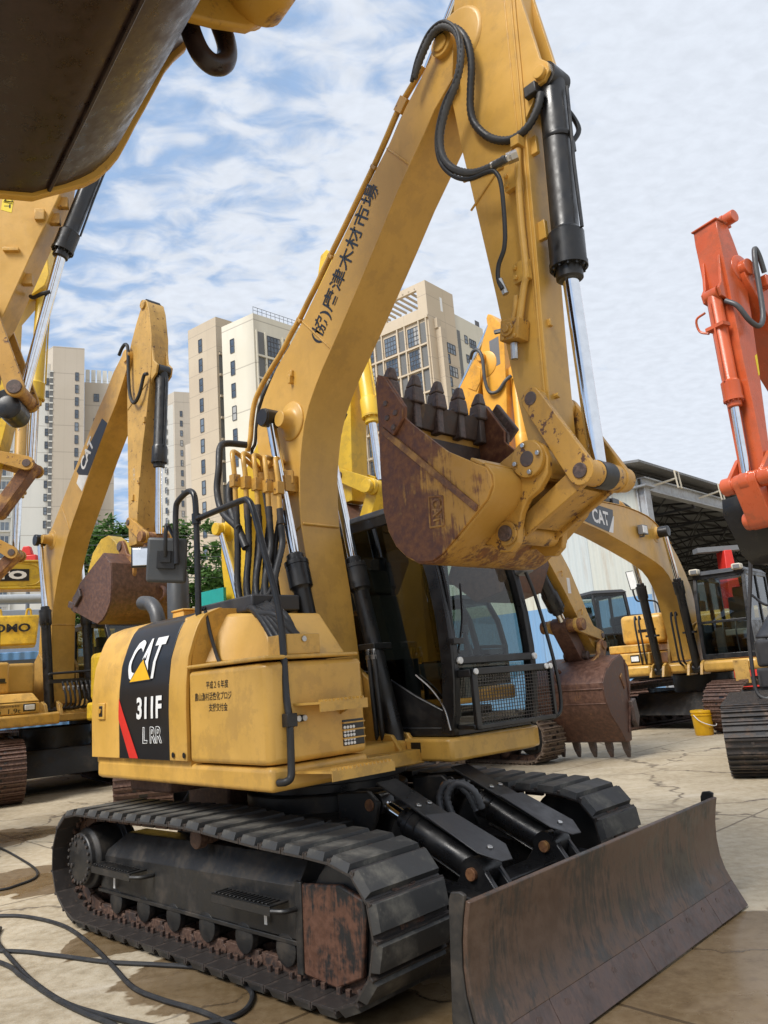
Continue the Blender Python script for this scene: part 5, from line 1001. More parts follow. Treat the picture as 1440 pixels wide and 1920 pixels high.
# ---- (4) excavator at the right, boom reaching left behind the nearest bucket
RC = thing('excavator', 'yellow excavator with white letters and lamp on its boom, brown bucket near the ground', 'excavator', (6.6, 17.0, 0), R(-130), 'excavators parked in the yard')
top = [(6.98, 4.12), (6.2, 4.16), (5.473, 4.227), (4.941, 4.254), (4.3, 4.30), (3.835, 4.321), (3.3, 4.325), (2.842, 4.302), (2.4, 4.26), (2.1, 4.19), (1.683, 4.009), (1.3, 3.783), (1.0, 3.54), (.72, 3.22), (.5, 2.9), (.35, 2.4), (.35, 1.75), (.4, 1.4)]
bot = [(1.05, 1.4), (1.10, 1.781), (1.181, 2.184), (1.34, 2.629), (1.5, 2.90), (1.70, 3.10), (1.95, 3.24), (2.3, 3.34), (2.7, 3.425), (3.344, 3.548), (4.457, 3.739), (5.542, 3.856), (6.2, 3.92), (6.9, 3.90), (7.05, 4.0)]
m = MB().prism(top + bot, -.22, .22).lathe((2.05, .21, 3.95), (2.05, .55, 3.95), [(0, .2), (.015, .2), (.03, .13), (.10, .09), (.2, .085)], 28).tube([(1.15, .222, 2.02), (.4, .222, 2.2)], .012, 6, 0)
m.band([(p[0], p[1] + .004) for p in top[:12]], -.014, -.24, .24)
B = m.build('boom', 'yellow', RC, .006)
D = MB().prism([(5.0, 4.17), (4.55, 4.215), (4.0, 4.20), (4.03, 4.08), (4.30, 3.76), (5.42, 3.885)], .221, .224).build('decal_panel', 'ink', B)
MB().prism([(3.99, 4.08), (4.03, 4.08), (4.30, 3.76), (4.12, 3.76)], .221, .2235).build('decal_edge', 'white', B)
text('lettering', 'CAT', (4.90, .2245, 3.88), (-1, 0, -.02), (.02, 0, 1), .265, 'white', D, w=.66, bold=.03)
lm = MB().obox((2.9, .30, 3.92), ((1, 0, 0), (0, 1, 0), (0, 0, 1)), (.12, .05, .09)).tube([(2.9, .22, 3.8), (2.9, .3, 3.8), (2.9, .3, 3.85)], .02, 6, 3).build('work_light', 'grey', B, .015); MB().obox((2.92, .353, 3.92), ((1, 0, 0), (0, 1, 0), (0, 0, 1)), (.10, .004, .07)).build('lens', 'white', lm)
for s in (-1, 1):
    y = .385 * s; b = hcyl(RC, 'boom_cylinder', (1.35, 1.22), (1.72, 2.95), (2.05, 3.95), y, .085, .105, .052, 'black', glen=.24)
    MB().cyl((2.05, y - .1, 3.95), (2.05, y + .1, 3.95), .11, n=24).build('rod_eye', 'black', b, .01)
    m = MB().box(1.40, 1.56, y - .12, y + .12, 1.92, 1.96)
    for q in (0, 1): m.tube([(1.50, y - .20 - q * .09, 2.3), (1.55, y - .2 - q * .09, 2.36), (1.60, y - .2 - q * .09, 2.2), (1.56, y - .2 - q * .09, 1.8), (1.45, y - .22 - q * .09, 1.4), (1.2, y - .25 - q * .09, 1.3)], .022, 8, 5)
    m.build('hose', 'rubber', b)
stk = [(6.96, 4.15), (7.1, 4.12), (6.85, 4.02), (6.40, 3.52), (5.93, 3.0), (5.45, 2.25), (5.05, 1.72), (5.15, 1.62), (5.33, 1.635), (5.55, 1.85), (5.85, 2.20), (6.2, 2.64), (6.65, 3.136), (7.2, 3.68), (7.4, 4.2), (7.3, 4.6), (7.0, 4.6)]
m = MB().prism(stk, -.18, .18)
for z, x in ((2.35, 5.78), (2.95, 6.3)): m.tube([(x - .1, .182, z), (x - .03, .22, z - .03), (x - .0, .22, z - .1)], .012, 6, 3)
S = m.build('stick', 'yellow', RC, .006); MB().box(5.98, 6.08, .181, .1825, 2.60, 2.85).build('label', 'white', S)
hcyl(RC, 'bucket_cylinder', (7.0, 3.35), (6.20, 2.38), (6.02, 2.12), 0, .115, .135, .065, 'black')
for s in (-1, 1): link(RC, 'idler_link', (6.0, 2.10), (5.22, 1.92), s * .23, .11, .08, .06, 'yellow_old')
MB().cyl((6.0, -.40, 2.10), (6.0, .34, 2.10), .10, n=24).build('link_pin', 'rustlink', RC, .01)
link(RC, 'power_link', (6.0, 2.10), (5.62, 1.62), -.05, .13, .12, .26, 'bucketbrown')
sd_ = [(5.439, 1.578), (5.24, 1.394), (5.25, 1.099), (5.40, .709), (5.47, .28), (5.58, .26), (5.70, .289), (5.83, .458), (6.108, .727), (6.228, .995), (6.228, 1.186), (6.073, 1.355), (5.771, 1.505)]
bk = bucket(RC, sd_, [(5.56, .25), (5.70, .28), (5.84, .455), (6.118, .722), (6.24, .995), (6.24, 1.19), (6.08, 1.365), (5.775, 1.515), (5.439, 1.59)], -.62, .62, 'bucketbrown', (-.25, -1), 5, tl=.24)
MB().tube([(5.86, -.62, .49), (5.86, .62, .49)], .008, 5, 0).tube([(6.19, -.62, .88), (6.19, .62, .88)], .008, 5, 0).tube([(6.255, -.62, 1.1), (6.255, .62, 1.1)], .010, 5, 0).build('weld_seam', 'bucketbrown', bk)
MB().prism([(5.28, .9), (5.42, .86), (5.40, .56), (5.30, .45), (5.20, .62)], .62, .70).build('side_cutter', 'tooth', bk, .015)
MB().prism([(5.62, 1.25), (5.55, 1.30), (5.44, 1.12), (5.51, 1.05)], .634, .65).build('logo_plate', 'rustlink', bk, .006)
MB().tube([(5.36, .64, 1.5), (5.38, .645, .9), (5.55, .645, .4)], .012, 6, 3).build('rib', 'bucketbrown', bk)
for s in (-1, 1):
    e = MB().prism([(5.22, 1.80), (5.32, 1.86), (5.42, 1.80), (5.5, 1.62), (5.75, 1.52), (5.8, 1.42), (5.4, 1.5), (5.3, 1.55), (5.2, 1.7)], s * .26 - .035, s * .26 + .035).build('hinge_ear', 'rustlink', bk, .01); MB().cyl((5.30, s * .26 - .06, 1.76), (5.30, s * .26 + .06, 1.76), .07, n=20).build('pin', 'rustlink', e)
MB().tube([(6.15, -.1, 1.38), (6.25, -.1, 1.42), (6.3, -.1, 1.32), (6.25, -.1, 1.22)], .03, 8, 5).build('lifting_eye', 'bucketbrown', bk)
undercarriage(RC, -2.0, 1.85, .98, 2.9, .74, 'trackrust', R(-14))
m = MB().vprism([(1.75, .62), (1.75, 1.62), (1.6, 1.72), (-1.5, 1.6), (-2.4, 1.2), (-2.7, 0), (-2.4, -1.2), (-1.5, -1.5), (1.5, -1.5), (1.55, -1.4), (1.55, -.5), (1.2, -.5), (1.2, .62)], 1.14, 1.36); m.build('deck', 'yellow', RC, .06, seg=3)
sb = MB().vprism([(1.45, -.52), (1.45, -1.48), (-.6, -1.48), (-.6, -.52)], 1.37, 1.62).vprism([(1.35, -.60), (1.35, -1.44), (-.6, -1.44), (-.6, -.60)], 1.63, 1.80).build('storage_box', 'yellow', RC, .025)
MB().box(1.447, 1.456, -.94, -.74, 1.42, 1.58).build('work_light', 'ink', sb, .02); MB().box(1.452, 1.462, -.92, -.76, 1.45, 1.55).build('lens', 'white', sb)
ec = MB().vprism([(.7, -.42), (.7, -1.40), (-2.2, -1.40), (-2.55, -1.0), (-2.55, 1.0), (-2.2, 1.40), (-.8, 1.40), (-.8, -.42)], 1.81, 2.45).build('engine_cover', 'yellow', RC, .10, seg=3)
MB().box(.70, .708, -1.0, -.62, 2.06, 2.10).box(.70, .712, -1.0, -.6, 2.10, 2.12).build('grille', 'ink', ec)
m = MB()
for s in (-1, 1):
    for o in (-.13, .13): m.prism([(1.1, 1.1), (1.2, 1.32), (1.34, 1.38), (1.48, 1.32), (1.58, 1.1)], s * .385 + o - .03, s * .385 + o + .03)
    m.prism([(.1, 1.3), (.2, 2.0), (.5, 2.2), (.85, 2.0), (1.1, 1.3)], s * .28 - .03, s * .28 + .03)
m.build('boom_bracket', 'yellow', RC, .01)
cb_ = cabin(RC, .05, 1.68, .62, 1.62, 1.38, 3.08, lean=.16)
for y in (.68, 1.50): MB().box(1.46, 1.66, y - .08, y + .10, 3.04, 3.16).build('roof_lamp', 'offwhite', cb_, .03)
for y in (.69, 1.51): MB().box(1.655, 1.668, y - .05, y + .07, 3.06, 3.14).build('lamp_lens', 'grey', cb_, .01)
arm_hoses(RC, [(3.9, 4.45), (3.5, 4.48), (3.1, 4.52), (2.7, 4.5), (2.3, 4.38), (2.0, 4.2)], -.05, .035)
m = MB().cyl((5.6, 0, 4.42), (3.7, 0, 4.45), .09, n=20).box(3.4, 3.7, -.12, .12, 4.36, 4.5); m.build('stick_cylinder', 'black', RC, .01)
MB().tube([(3.3, 0, 4.30), (3.2, 0, 4.48), (3.0, 0, 4.45), (2.8, 0, 4.32)], .05, 8, 4).build('bracket', 'yellow', RC)

# ---- (5) orange excavator cut by the right edge
OR = thing('excavator', 'orange excavator with a black bucket and dark grey side covers', 'excavator', (6.776, 9.788, 0), R(-149), 'excavators parked in the yard')
scr = [(2.42, 6.37), (3.236, 6.385), (3.245, 6.2), (3.236, 6.07), (3.225, 5.68), (3.222, 5.177), (3.218, 4.642), (3.205, 4.354), (3.195, 4.11), (3.187, 3.589), (3.2, 3.1), (3.13, 3.02), (3.02, 3.02)]
sclr = [(3.0, 3.1), (3.04, 3.715), (2.985, 4.28), (2.96, 4.5), (2.92, 4.95), (2.90, 5.225), (2.88, 5.55), (2.90, 5.9), (2.97, 6.16), (3.03, 6.345)]
pl_ = scr[1:] + sclr
m = MB().prism(pl_, -.14, .17); m.box(3.02, 3.26, -.155, .185, 6.375, 6.395)
for s in (-.09, .12): m.prism([(3.22, 5.95), (3.245, 5.95), (3.30, 5.60), (3.36, 5.52), (3.34, 5.42), (3.26, 5.40), (3.215, 5.30)], s - .018, s + .018)
m.lathe((2.93, .165, 5.82), (2.93, .19, 5.82), [(0, .17), (.01, .17), (.02, .15)], 28).cyl((3.0, -.16, 6.44), (3.0, .26, 6.44), .075, n=20).prism([(2.9, 6.38), (2.95, 6.5), (3.06, 6.5), (3.15, 6.38)], -.1, -.05).prism([(2.9, 6.38), (2.95, 6.5), (3.06, 6.5), (3.15, 6.38)], .1, .14)
S = m.build('stick', 'orange', OR, .006)
MB().prism([(2.945, 4.75), (2.99, 4.72), (2.99, 4.48), (2.965, 4.50)], .171, .1725).build('label', 'sticker', S)
hcyl(OR, 'bucket_cylinder', (3.30, 5.48), (3.285, 4.20), (3.30, 3.30), 0.015, .082, .105, .048, 'orange')
MB().tube([(3.36, -.09, 5.30), (3.38, -.20, 5.26), (3.36, -.20, 5.12), (3.34, -.10, 5.05)], .014, 8, 4).box(3.27, 3.40, -.10, .13, 5.06, 5.10).build('clamp', 'orange', OR)
MB().tube([(3.28, .13, 5.36), (3.25, .24, 5.25), (3.15, .28, 5.08), (3.02, .30, 5.02), (2.92, .31, 5.15), (2.88, .31, 5.5), (2.86, .31, 5.85), (2.82, .31, 6.02), (2.76, .31, 5.95), (2.70, .3, 5.75)], .03, 10, 6).build('hydraulic_hose', 'hosegrey', OR)
bm = MB().prism([(2.98, 5.84), (2.9, 5.92), (2.78, 5.90), (2.70, 5.72), (2.3, 5.5), (1.4, 4.9), (.6, 4.0), (.3, 2.8), (.3, 1.4), (.9, 1.4), (1.0, 2.6), (1.4, 3.5), (2.0, 4.3), (2.6, 5.1), (2.9, 5.55), (2.99, 5.7)], -.24, .24).box(2.60, 2.72, .24, .32, 5.58, 5.72).build('boom', 'orange', OR, .008)
MB().cyl((2.915, -.27, 5.80), (2.915, .27, 5.80), .10, n=24).build('pin', 'orange', bm, .006)
for s in (-1, 1): link(OR, 'idler_link', (3.09, 3.52), (3.28, 3.28), s * .19 + .015, .08, .10, .05, 'orange')
MB().lathe((3.28, -.30, 3.28), (3.28, .32, 3.28), [(0, .08), (.02, .10), (.14, .10), (.15, .085), (.24, .085), (.25, .11), (.36, .11), (.37, .085), (.46, .085), (.47, .10), (.60, .10), (.62, .08)], 26).build('link_pin', 'orange', OR, .004)
link(OR, 'power_link', (3.28, 3.28), (3.12, 2.88), .015, .10, .11, .28, 'orange')
MB().cyl((3.12, -.2, 2.88), (3.12, .4, 2.88), .10, n=24).build('hinge_tube', 'orange', OR, .01)
bucket(OR, [(2.615, 3.27), (2.958, 3.215), (2.985, 3.04), (2.85, 2.786), (2.774, 2.592), (2.608, 2.465), (2.327, 2.47), (2.1, 2.6), (2.0, 2.9)], [(2.0, 2.75), (2.15, 2.56), (2.327, 2.465), (2.61, 2.46), (2.784, 2.587), (2.86, 2.781), (2.995, 3.04), (2.97, 3.225), (2.615, 3.28)], -.56, .56, 'black', (-.7, .4), 4, tooth='black')
crawler(OR, -2.4, 1.50, .86, -2.16, .80, 'tracksteel', R(34)); crawler(OR, -2.4, 1.34, .92, .45, .72, 'tracksteel', R(34))
MB().box(-1.0, .9, -1.5, .6, .35, 1.1).build('carbody', 'blackdust', OR, .02, rot=R(34))
MB().vprism([(1.25, -.7), (1.25, -1.66), (1.15, -1.76), (-1.5, -1.76), (-2.4, -1.2), (-2.6, 0), (-2.4, 1.2), (-1.5, 1.5), (1.25, 1.5)], .98, 1.25).build('deck', 'charcoal', OR, .04, seg=3)
g_ = MB().vprism([(1.22, -.72), (1.22, -1.65), (1.12, -1.75), (-1.5, -1.75), (-1.5, -.72)], 1.26, 1.62).hexa([(1.18, -.74, 1.64), (1.18, -1.72, 1.64), (-.8, -1.72, 1.64), (-.8, -.74, 1.64)], [(.70, -.84, 2.08), (.80, -1.62, 2.05), (-.8, -1.62, 2.08), (-.8, -.84, 2.08)]).build('side_cover', 'charcoal', OR, .05, seg=4)
MB().cyl((1.218, -1.15, 1.45), (1.23, -1.15, 1.45), .05, n=18).build('lock', 'ink', g_)
MB().vprism([(-.85, -1.6), (-1.6, -1.6), (-2.4, -1.1), (-2.5, 0), (-2.4, 1.1), (-1.6, 1.45), (-.85, 1.45)], 1.26, 2.2).build('counterweight', 'orange', OR, .1, seg=3)
MB().tube([(1.30, -1.45, 2.70), (1.30, -1.50, 2.45), (1.30, -1.66, 1.75), (1.30, -1.69, 1.5), (1.30, -1.71, 1.15), (1.30, -1.70, .95), (1.28, -1.62, .86), (1.2, -1.45, .85)], .026, 12, 6).build('handrail', 'charcoal', OR)
MB().tube([(1.30, -1.52, 2.22), (1.36, -1.3, 2.06), (1.38, -1.0, 2.06), (1.38, -.7, 2.1)], .018, 8, 5).build('handrail', 'black', OR)
cabin(OR, -.4, 1.25, .5, 1.45, 1.26, 2.9)

# ---- (6) bright yellow excavator directly behind the nearest one
YB = thing('excavator', 'lemon yellow excavator with yellow cylinders, half hidden behind the lettered boom and its hoses', 'excavator', (-2.4, 12.0, 0), R(-43), 'excavators parked in the yard')
lf = [(2.45, 7.0), (2.3, 6.9), (1.6, 5.95), (.9, 5.15), (.35, 4.55), (.137, 4.32), (.01, 4.137), (-.092, 3.898), (-.126, 3.647), (-.118, 3.414), (-.084, 3.134), (-.019, 2.888), (.03, 2.2), (.0, 1.4)]
rt = [(.62, 1.4), (.62, 2.2), (.601, 2.788), (.585, 3.25), (.545, 3.647), (.62, 3.95), (1.0, 4.55), (1.7, 5.3), (2.4, 6.2), (2.65, 6.7)]
MB().prism(lf + rt, -.2, .2).lathe((.115, -.19, 3.962), (.115, -.36, 3.962), [(0, .2), (.02, .17), (.05, .11), (.16, .10)], 26).build('boom', 'bright', YB, .008)
for s in (-1, 1):
    b = hcyl(YB, 'boom_cylinder', (.95, 1.3), (.62, 2.5), (.09, 3.962), s * .35, .08, .1, .05, 'bright'); MB().cyl((.09, s * .35 - .1, 3.962), (.09, s * .35 + .1, 3.962), .10, n=22).build('rod_eye', 'bright', b, .008)
m = MB().prism([(2.45, 7.3), (2.55, 7.62), (2.68, 7.66), (2.80, 7.5), (2.95, 6.4), (2.962, 5.325), (2.92, 4.739), (2.89, 4.243), (2.86, 3.85), (2.66, 3.85), (2.653, 4.06), (2.64, 4.343), (2.59, 4.683), (2.5, 5.5), (2.42, 6.5)], -.15, .15)
for s in (-1, 1): m.prism([(2.92, 6.6), (3.06, 6.45), (3.10, 6.3), (2.95, 6.2)], s * .12 - .02, s * .12 + .02)
S = m.build('stick', 'bright', YB, .006); MB().prism([(2.62, 5.15), (2.72, 5.18), (2.74, 4.95), (2.66, 4.86)], -.152, -.1505).build('label', 'grey', S)
hcyl(YB, 'bucket_cylinder', (3.05, 6.42), (3.185, 4.95), (3.26, 4.05), 0, .105, .125, .06, 'bright')
for s in (-1, 1): link(YB, 'idler_link', (2.73, 4.22), (3.27, 3.94), s * .2, .09, .11, .06, 'bright')
MB().cyl((3.27, -.3, 3.94), (3.27, .3, 3.94), .09, n=22).build('link_pin', 'bright', YB, .006); link(YB, 'power_link', (3.27, 3.94), (3.0, 3.45), 0, .1, .1, .3, 'bright')
bucket(YB, [(2.7, 3.85), (3.05, 3.5), (3.15, 3.0), (2.9, 2.6), (2.4, 2.5), (1.9, 2.9), (2.2, 3.5)], [(1.9, 2.9), (2.4, 2.5), (2.9, 2.6), (3.15, 3.0), (3.05, 3.5), (2.7, 3.85)], -.55, .55, 'bucketbrown', (-.7, .5), 5)
bigbody(YB, 'bright', rot=R(-36))
MB().box(-.55, .12, -.35, -.30, 2.3, 3.05).build('teal_panel', plain('teal_paint', (0.02, 0.35, 0.33), .5), YB)

# ---- (7) amber excavator between the nearest bucket and the far tower
OY = thing('excavator', 'orange yellow excavator behind the bucket teeth, a grey sticker on its stick', 'excavator', (.22, 13.1, 0), R(-43), 'excavators parked in the yard')
L_ = [(2.05, 5.15), (2.19, 5.6), (2.195, 5.95), (2.232, 6.493), (2.32, 6.7), (2.42, 6.87), (2.415, 7.0), (2.45, 7.06), (2.51, 7.03)]
R_ = [(2.66, 6.82), (2.70, 6.62), (2.66, 6.1), (2.62, 5.6), (2.56, 5.1), (2.5, 4.5), (2.42, 3.9), (2.2, 3.9), (2.15, 4.5)]
m = MB().prism(L_ + R_, -.16, .16).lathe((2.3, -.155, 6.25), (2.3, -.18, 6.25), [(0, .22), (.01, .22), (.02, .2)], 28)
S = m.build('stick', 'amber', OY, .008); MB().prism([(2.42, 6.60), (2.60, 6.62), (2.58, 6.16), (2.40, 6.14)], -.1625, -.161).build('sticker', 'grey', S)
hcyl(OY, 'bucket_cylinder', (2.74, 6.0), (2.71, 4.74), (2.7, 3.9), 0, .09, .11, .055, 'amber')
m = MB().prism([(2.33, 6.40), (2.30, 6.46), (2.22, 6.45), (2.1, 6.36), (1.7, 5.93), (1.2, 5.3), (.6, 4.6), (.2, 4.0), (-.05, 3.3), (0, 1.4), (.6, 1.4), (.6, 3.0), (.8, 3.7), (1.4, 4.7), (1.93, 5.5), (2.1, 5.75), (2.25, 6.1)], -.2, .2)
m.prism([(2.16, 6.28), (2.05, 6.2), (1.95, 5.95), (2.1, 5.85), (2.2, 5.98), (2.24, 6.2)], -.212, -.2).cyl((2.27, -.235, 6.37), (2.27, .235, 6.37), .07, n=20); m.build('boom', 'amber', OY, .008)
MB().tube([(2.05, -.2, 6.42), (2.15, -.25, 6.50), (2.27, -.27, 6.47), (2.33, -.27, 6.30), (2.32, -.25, 5.95), (2.36, -.22, 5.75), (2.5, -.2, 5.72), (2.65, -.18, 5.85), (2.72, -.12, 5.92)], .028, 10, 6).build('hydraulic_hose', 'hosegrey', OY)
MB().tube([(2.42, 0, 7.0), (2.0, 0, 6.5), (1.5, 0, 5.9), (1.1, 0, 5.4)], .05, 10, 0).build('stick_cylinder', 'chrome', OY)
for s in (-1, 1): link(OY, 'idler_link', (2.25, 4.1), (2.7, 3.8), s * .2, .09, .1, .06, 'amber')
bucket(OY, [(2.2, 3.9), (2.5, 3.5), (2.6, 3.0), (2.4, 2.6), (1.9, 2.5), (1.4, 2.9), (1.7, 3.5)], [(1.4, 2.9), (1.9, 2.5), (2.4, 2.6), (2.6, 3.0), (2.5, 3.5), (2.2, 3.9)], -.5, .5, 'bucketbrown', (-.7, .5), 5)
for s in (-1, 1): crawler(OY, -1.9, 1.95, .82, s * 1.18, .56, 'trackdusty', R(-4))
MB().box(-.9, .9, -1.0, 1.0, .35, .95).build('carbody', 'blackdust', OY, .02)
MB().vprism(tailplan(-2.3, 1.3, 1.2), 1.02, 1.25).build('deck', 'amber', OY, .04); MB().vprism(tailplan(-2.2, 1.28, -.5), 1.26, 2.0).build('engine_cover', 'amber', OY, .08, seg=3)
cabin(OY, -.4, 1.15, .42, 1.28, 1.26, 2.75)

# ---- (8) bright yellow boom behind the left excavator
LB = thing('excavator', 'bright yellow excavator with only its curved boom showing behind the boom with the logo panel', 'excavator', (-7.4, 19.2, 0), R(-35), 'excavators parked in the yard')
MB().prism([(-.2, 1.4), (-.25, 3.6), (-.15, 4.6), (.1, 5.15), (.45, 5.45), (.75, 5.50), (1.05, 5.3), (1.6, 4.4), (2.4, 3.0), (3.2, 1.6), (2.9, 1.5), (1.7, 3.2), (1.0, 4.1), (.7, 4.2), (.5, 3.8), (.45, 3.0), (.5, 1.4)], -.2, .2).build('boom', 'bright', LB, .02)
for s in (-1, 1): hcyl(LB, 'boom_cylinder', (.9, 1.3), (.6, 2.7), (.15, 4.4), s * .34, .08, .1, .05, 'bright')
MB().tube([(.7, -.22, 4.9), (.62, -.24, 4.2), (.55, -.24, 3.4)], .03, 8, 4).build('hydraulic_hose', 'rubber', LB)
bigbody(LB, 'bright')
# ---- (9) crane with black and white name board
KT = thing('crane', 'level yellow crane beam with a black name board in white letters', 'crane', (-9.0, 17.95, 0), math.atan2(18.2 - 17.57, -8.3 + 9.55))
b = MB().box(-4.0, .82, -.25, .25, 4.26, 4.86).box(-4.0, .84, -.28, .28, 4.84, 4.90).box(-4.0, .84, -.28, .28, 4.20, 4.27).build('boom', 'kato', KT, .03)
bd_ = MB().box(-.95, .41, -.262, -.252, 4.40, 4.68).build('name_board', 'ink', b); text('lettering', 'KATO', (-.90, -.2625, 4.44), (1, 0, 0), (0, 0, 1), .2, 'white', bd_, w=1.26, bold=.06)
MB().tube([(-.3, -.255, 4.84), (.3, -.255, 4.82), (.6, -.255, 4.72), (.68, -.255, 4.5), (.55, -.255, 4.32), (.2, -.255, 4.28)], .012, 6, 5).build('seam', 'kato', b)
MB().box(-5.2, -3.2, -1.2, 1.2, 1.0, 2.4).box(-4.2, -3.6, -.4, .4, 2.4, 4.4).build('body', 'kato', KT, .05)
for s in (-1, 1):
    for x in (-4.9, -3.6): MB().lathe((x, s * 1.1 - .15, .55), (x, s * 1.1 + .15, .55), [(0, .35), (.02, .55), (.28, .55), (.3, .35)], 26).build('wheel', 'rubber', KT, .02)
# ---- (10) machine with the black lettering on its hood
SU = thing('excavator', 'yellow excavator hood with big black letters, below the crane beam', 'excavator', (-8.3, 17.05, 0), math.atan2(17.27 - 16.9, .75), 'excavators parked in the yard')
hd = MB().hexa([(-2.6, -.06, 2.83), (.34, -.06, 2.83), (.40, -.02, 3.50), (-2.6, -.02, 3.50)], [(-2.6, 1.0, 2.83), (.34, 1.0, 2.83), (.40, 1.0, 3.50), (-2.6, 1.0, 3.50)]).build('hood', 'bright', SU, .04)
text('lettering', 'SUMITOMO', (-1.40, -.060, 3.12), (1, 0, 0), (0, .06, 1), .19, 'ink', hd, w=1.62, bold=.03, ext=.008)
for x in (-.42, .18): MB().tube([(x - .05, .05, 3.5), (x - .03, .05, 3.62), (x + .03, .05, 3.62), (x + .05, .05, 3.5)], .025, 8, 5).build('lifting_eye', 'bright', hd)
MB().box(-2.6, -1.1, .0, 1.8, 1.1, 2.82).build('body', 'bright', SU, .05); MB().box(-2.4, -1.2, .1, 1.6, 0, 1.1).build('base', 'blackdust', SU, .05)
# ---- (11) black and yellow machine behind the right excavator
BCm = thing('excavator', 'excavator with a black cab, dark rear body and oval mirror, near the blue wall', 'excavator', (6.9, 21.6, 0), R(-75), 'excavators parked in the yard')
MB().box(1.76, 1.79, 1.20, 1.47, .90, 1.34).build('step_board', 'yellow_old', RC, .01)
c = cabin(BCm, -.9, .75, -1.75, -.72, 1.35, 3.35, lean=.12); text('lettering', 'REGA', (.755, -1.10, 1.62), (0, 1, 0), (0, 0, 1), .13, 'white', c, w=.40, bold=.02, shear=.2)
cw = MB().vprism([(.55, -.66), (.6, .25), (.2, .5), (-1.8, .7), (-1.8, -.66)], 1.0, 2.15).build('counterweight', 'charcoal', BCm, .12, seg=4); text('lettering', 'CAT', (.58, -.40, 1.55), (.05, 1, 0), (0, 0, 1), .38, 'white', cw, w=.56, bold=.03, ext=.03)
MB().box(-1.2, .3, -.60, .35, 2.16, 2.45).box(-.9, .1, -.45, .1, 2.45, 2.72).build('engine_cover', 'charcoal', BCm, .06)
MB().tube([(.4, .35, 2.15), (.45, .35, 2.9), (.4, .1, 3.05), (.4, -.25, 3.05), (.42, -.35, 3.25), (.42, -.36, 3.4)], .025, 8, 5).build('mirror_arm', 'black', BCm)
mi = MB().obox((.45, -.37, 3.62), ((.3, .95, .1), (-.1, -.1, 1), (.95, -.3, 0)), (.11, .26, .02)).build('mirror', 'black', BCm, .02); MB().obox((.468, -.375, 3.62), ((.3, .95, .1), (-.1, -.1, 1), (.95, -.3, 0)), (.095, .24, .005)).build('mirror_glass', 'white', mi)
for s in (-1, 1): crawler(BCm, -1.9, 1.6, .95, s * 1.1 - .3, .7, 'trackrust', bolts=False)
MB().vprism(tailplan(-2.4, 1.3, .6), 1.0, 1.34).build('deck', 'charcoal', BCm, .04)
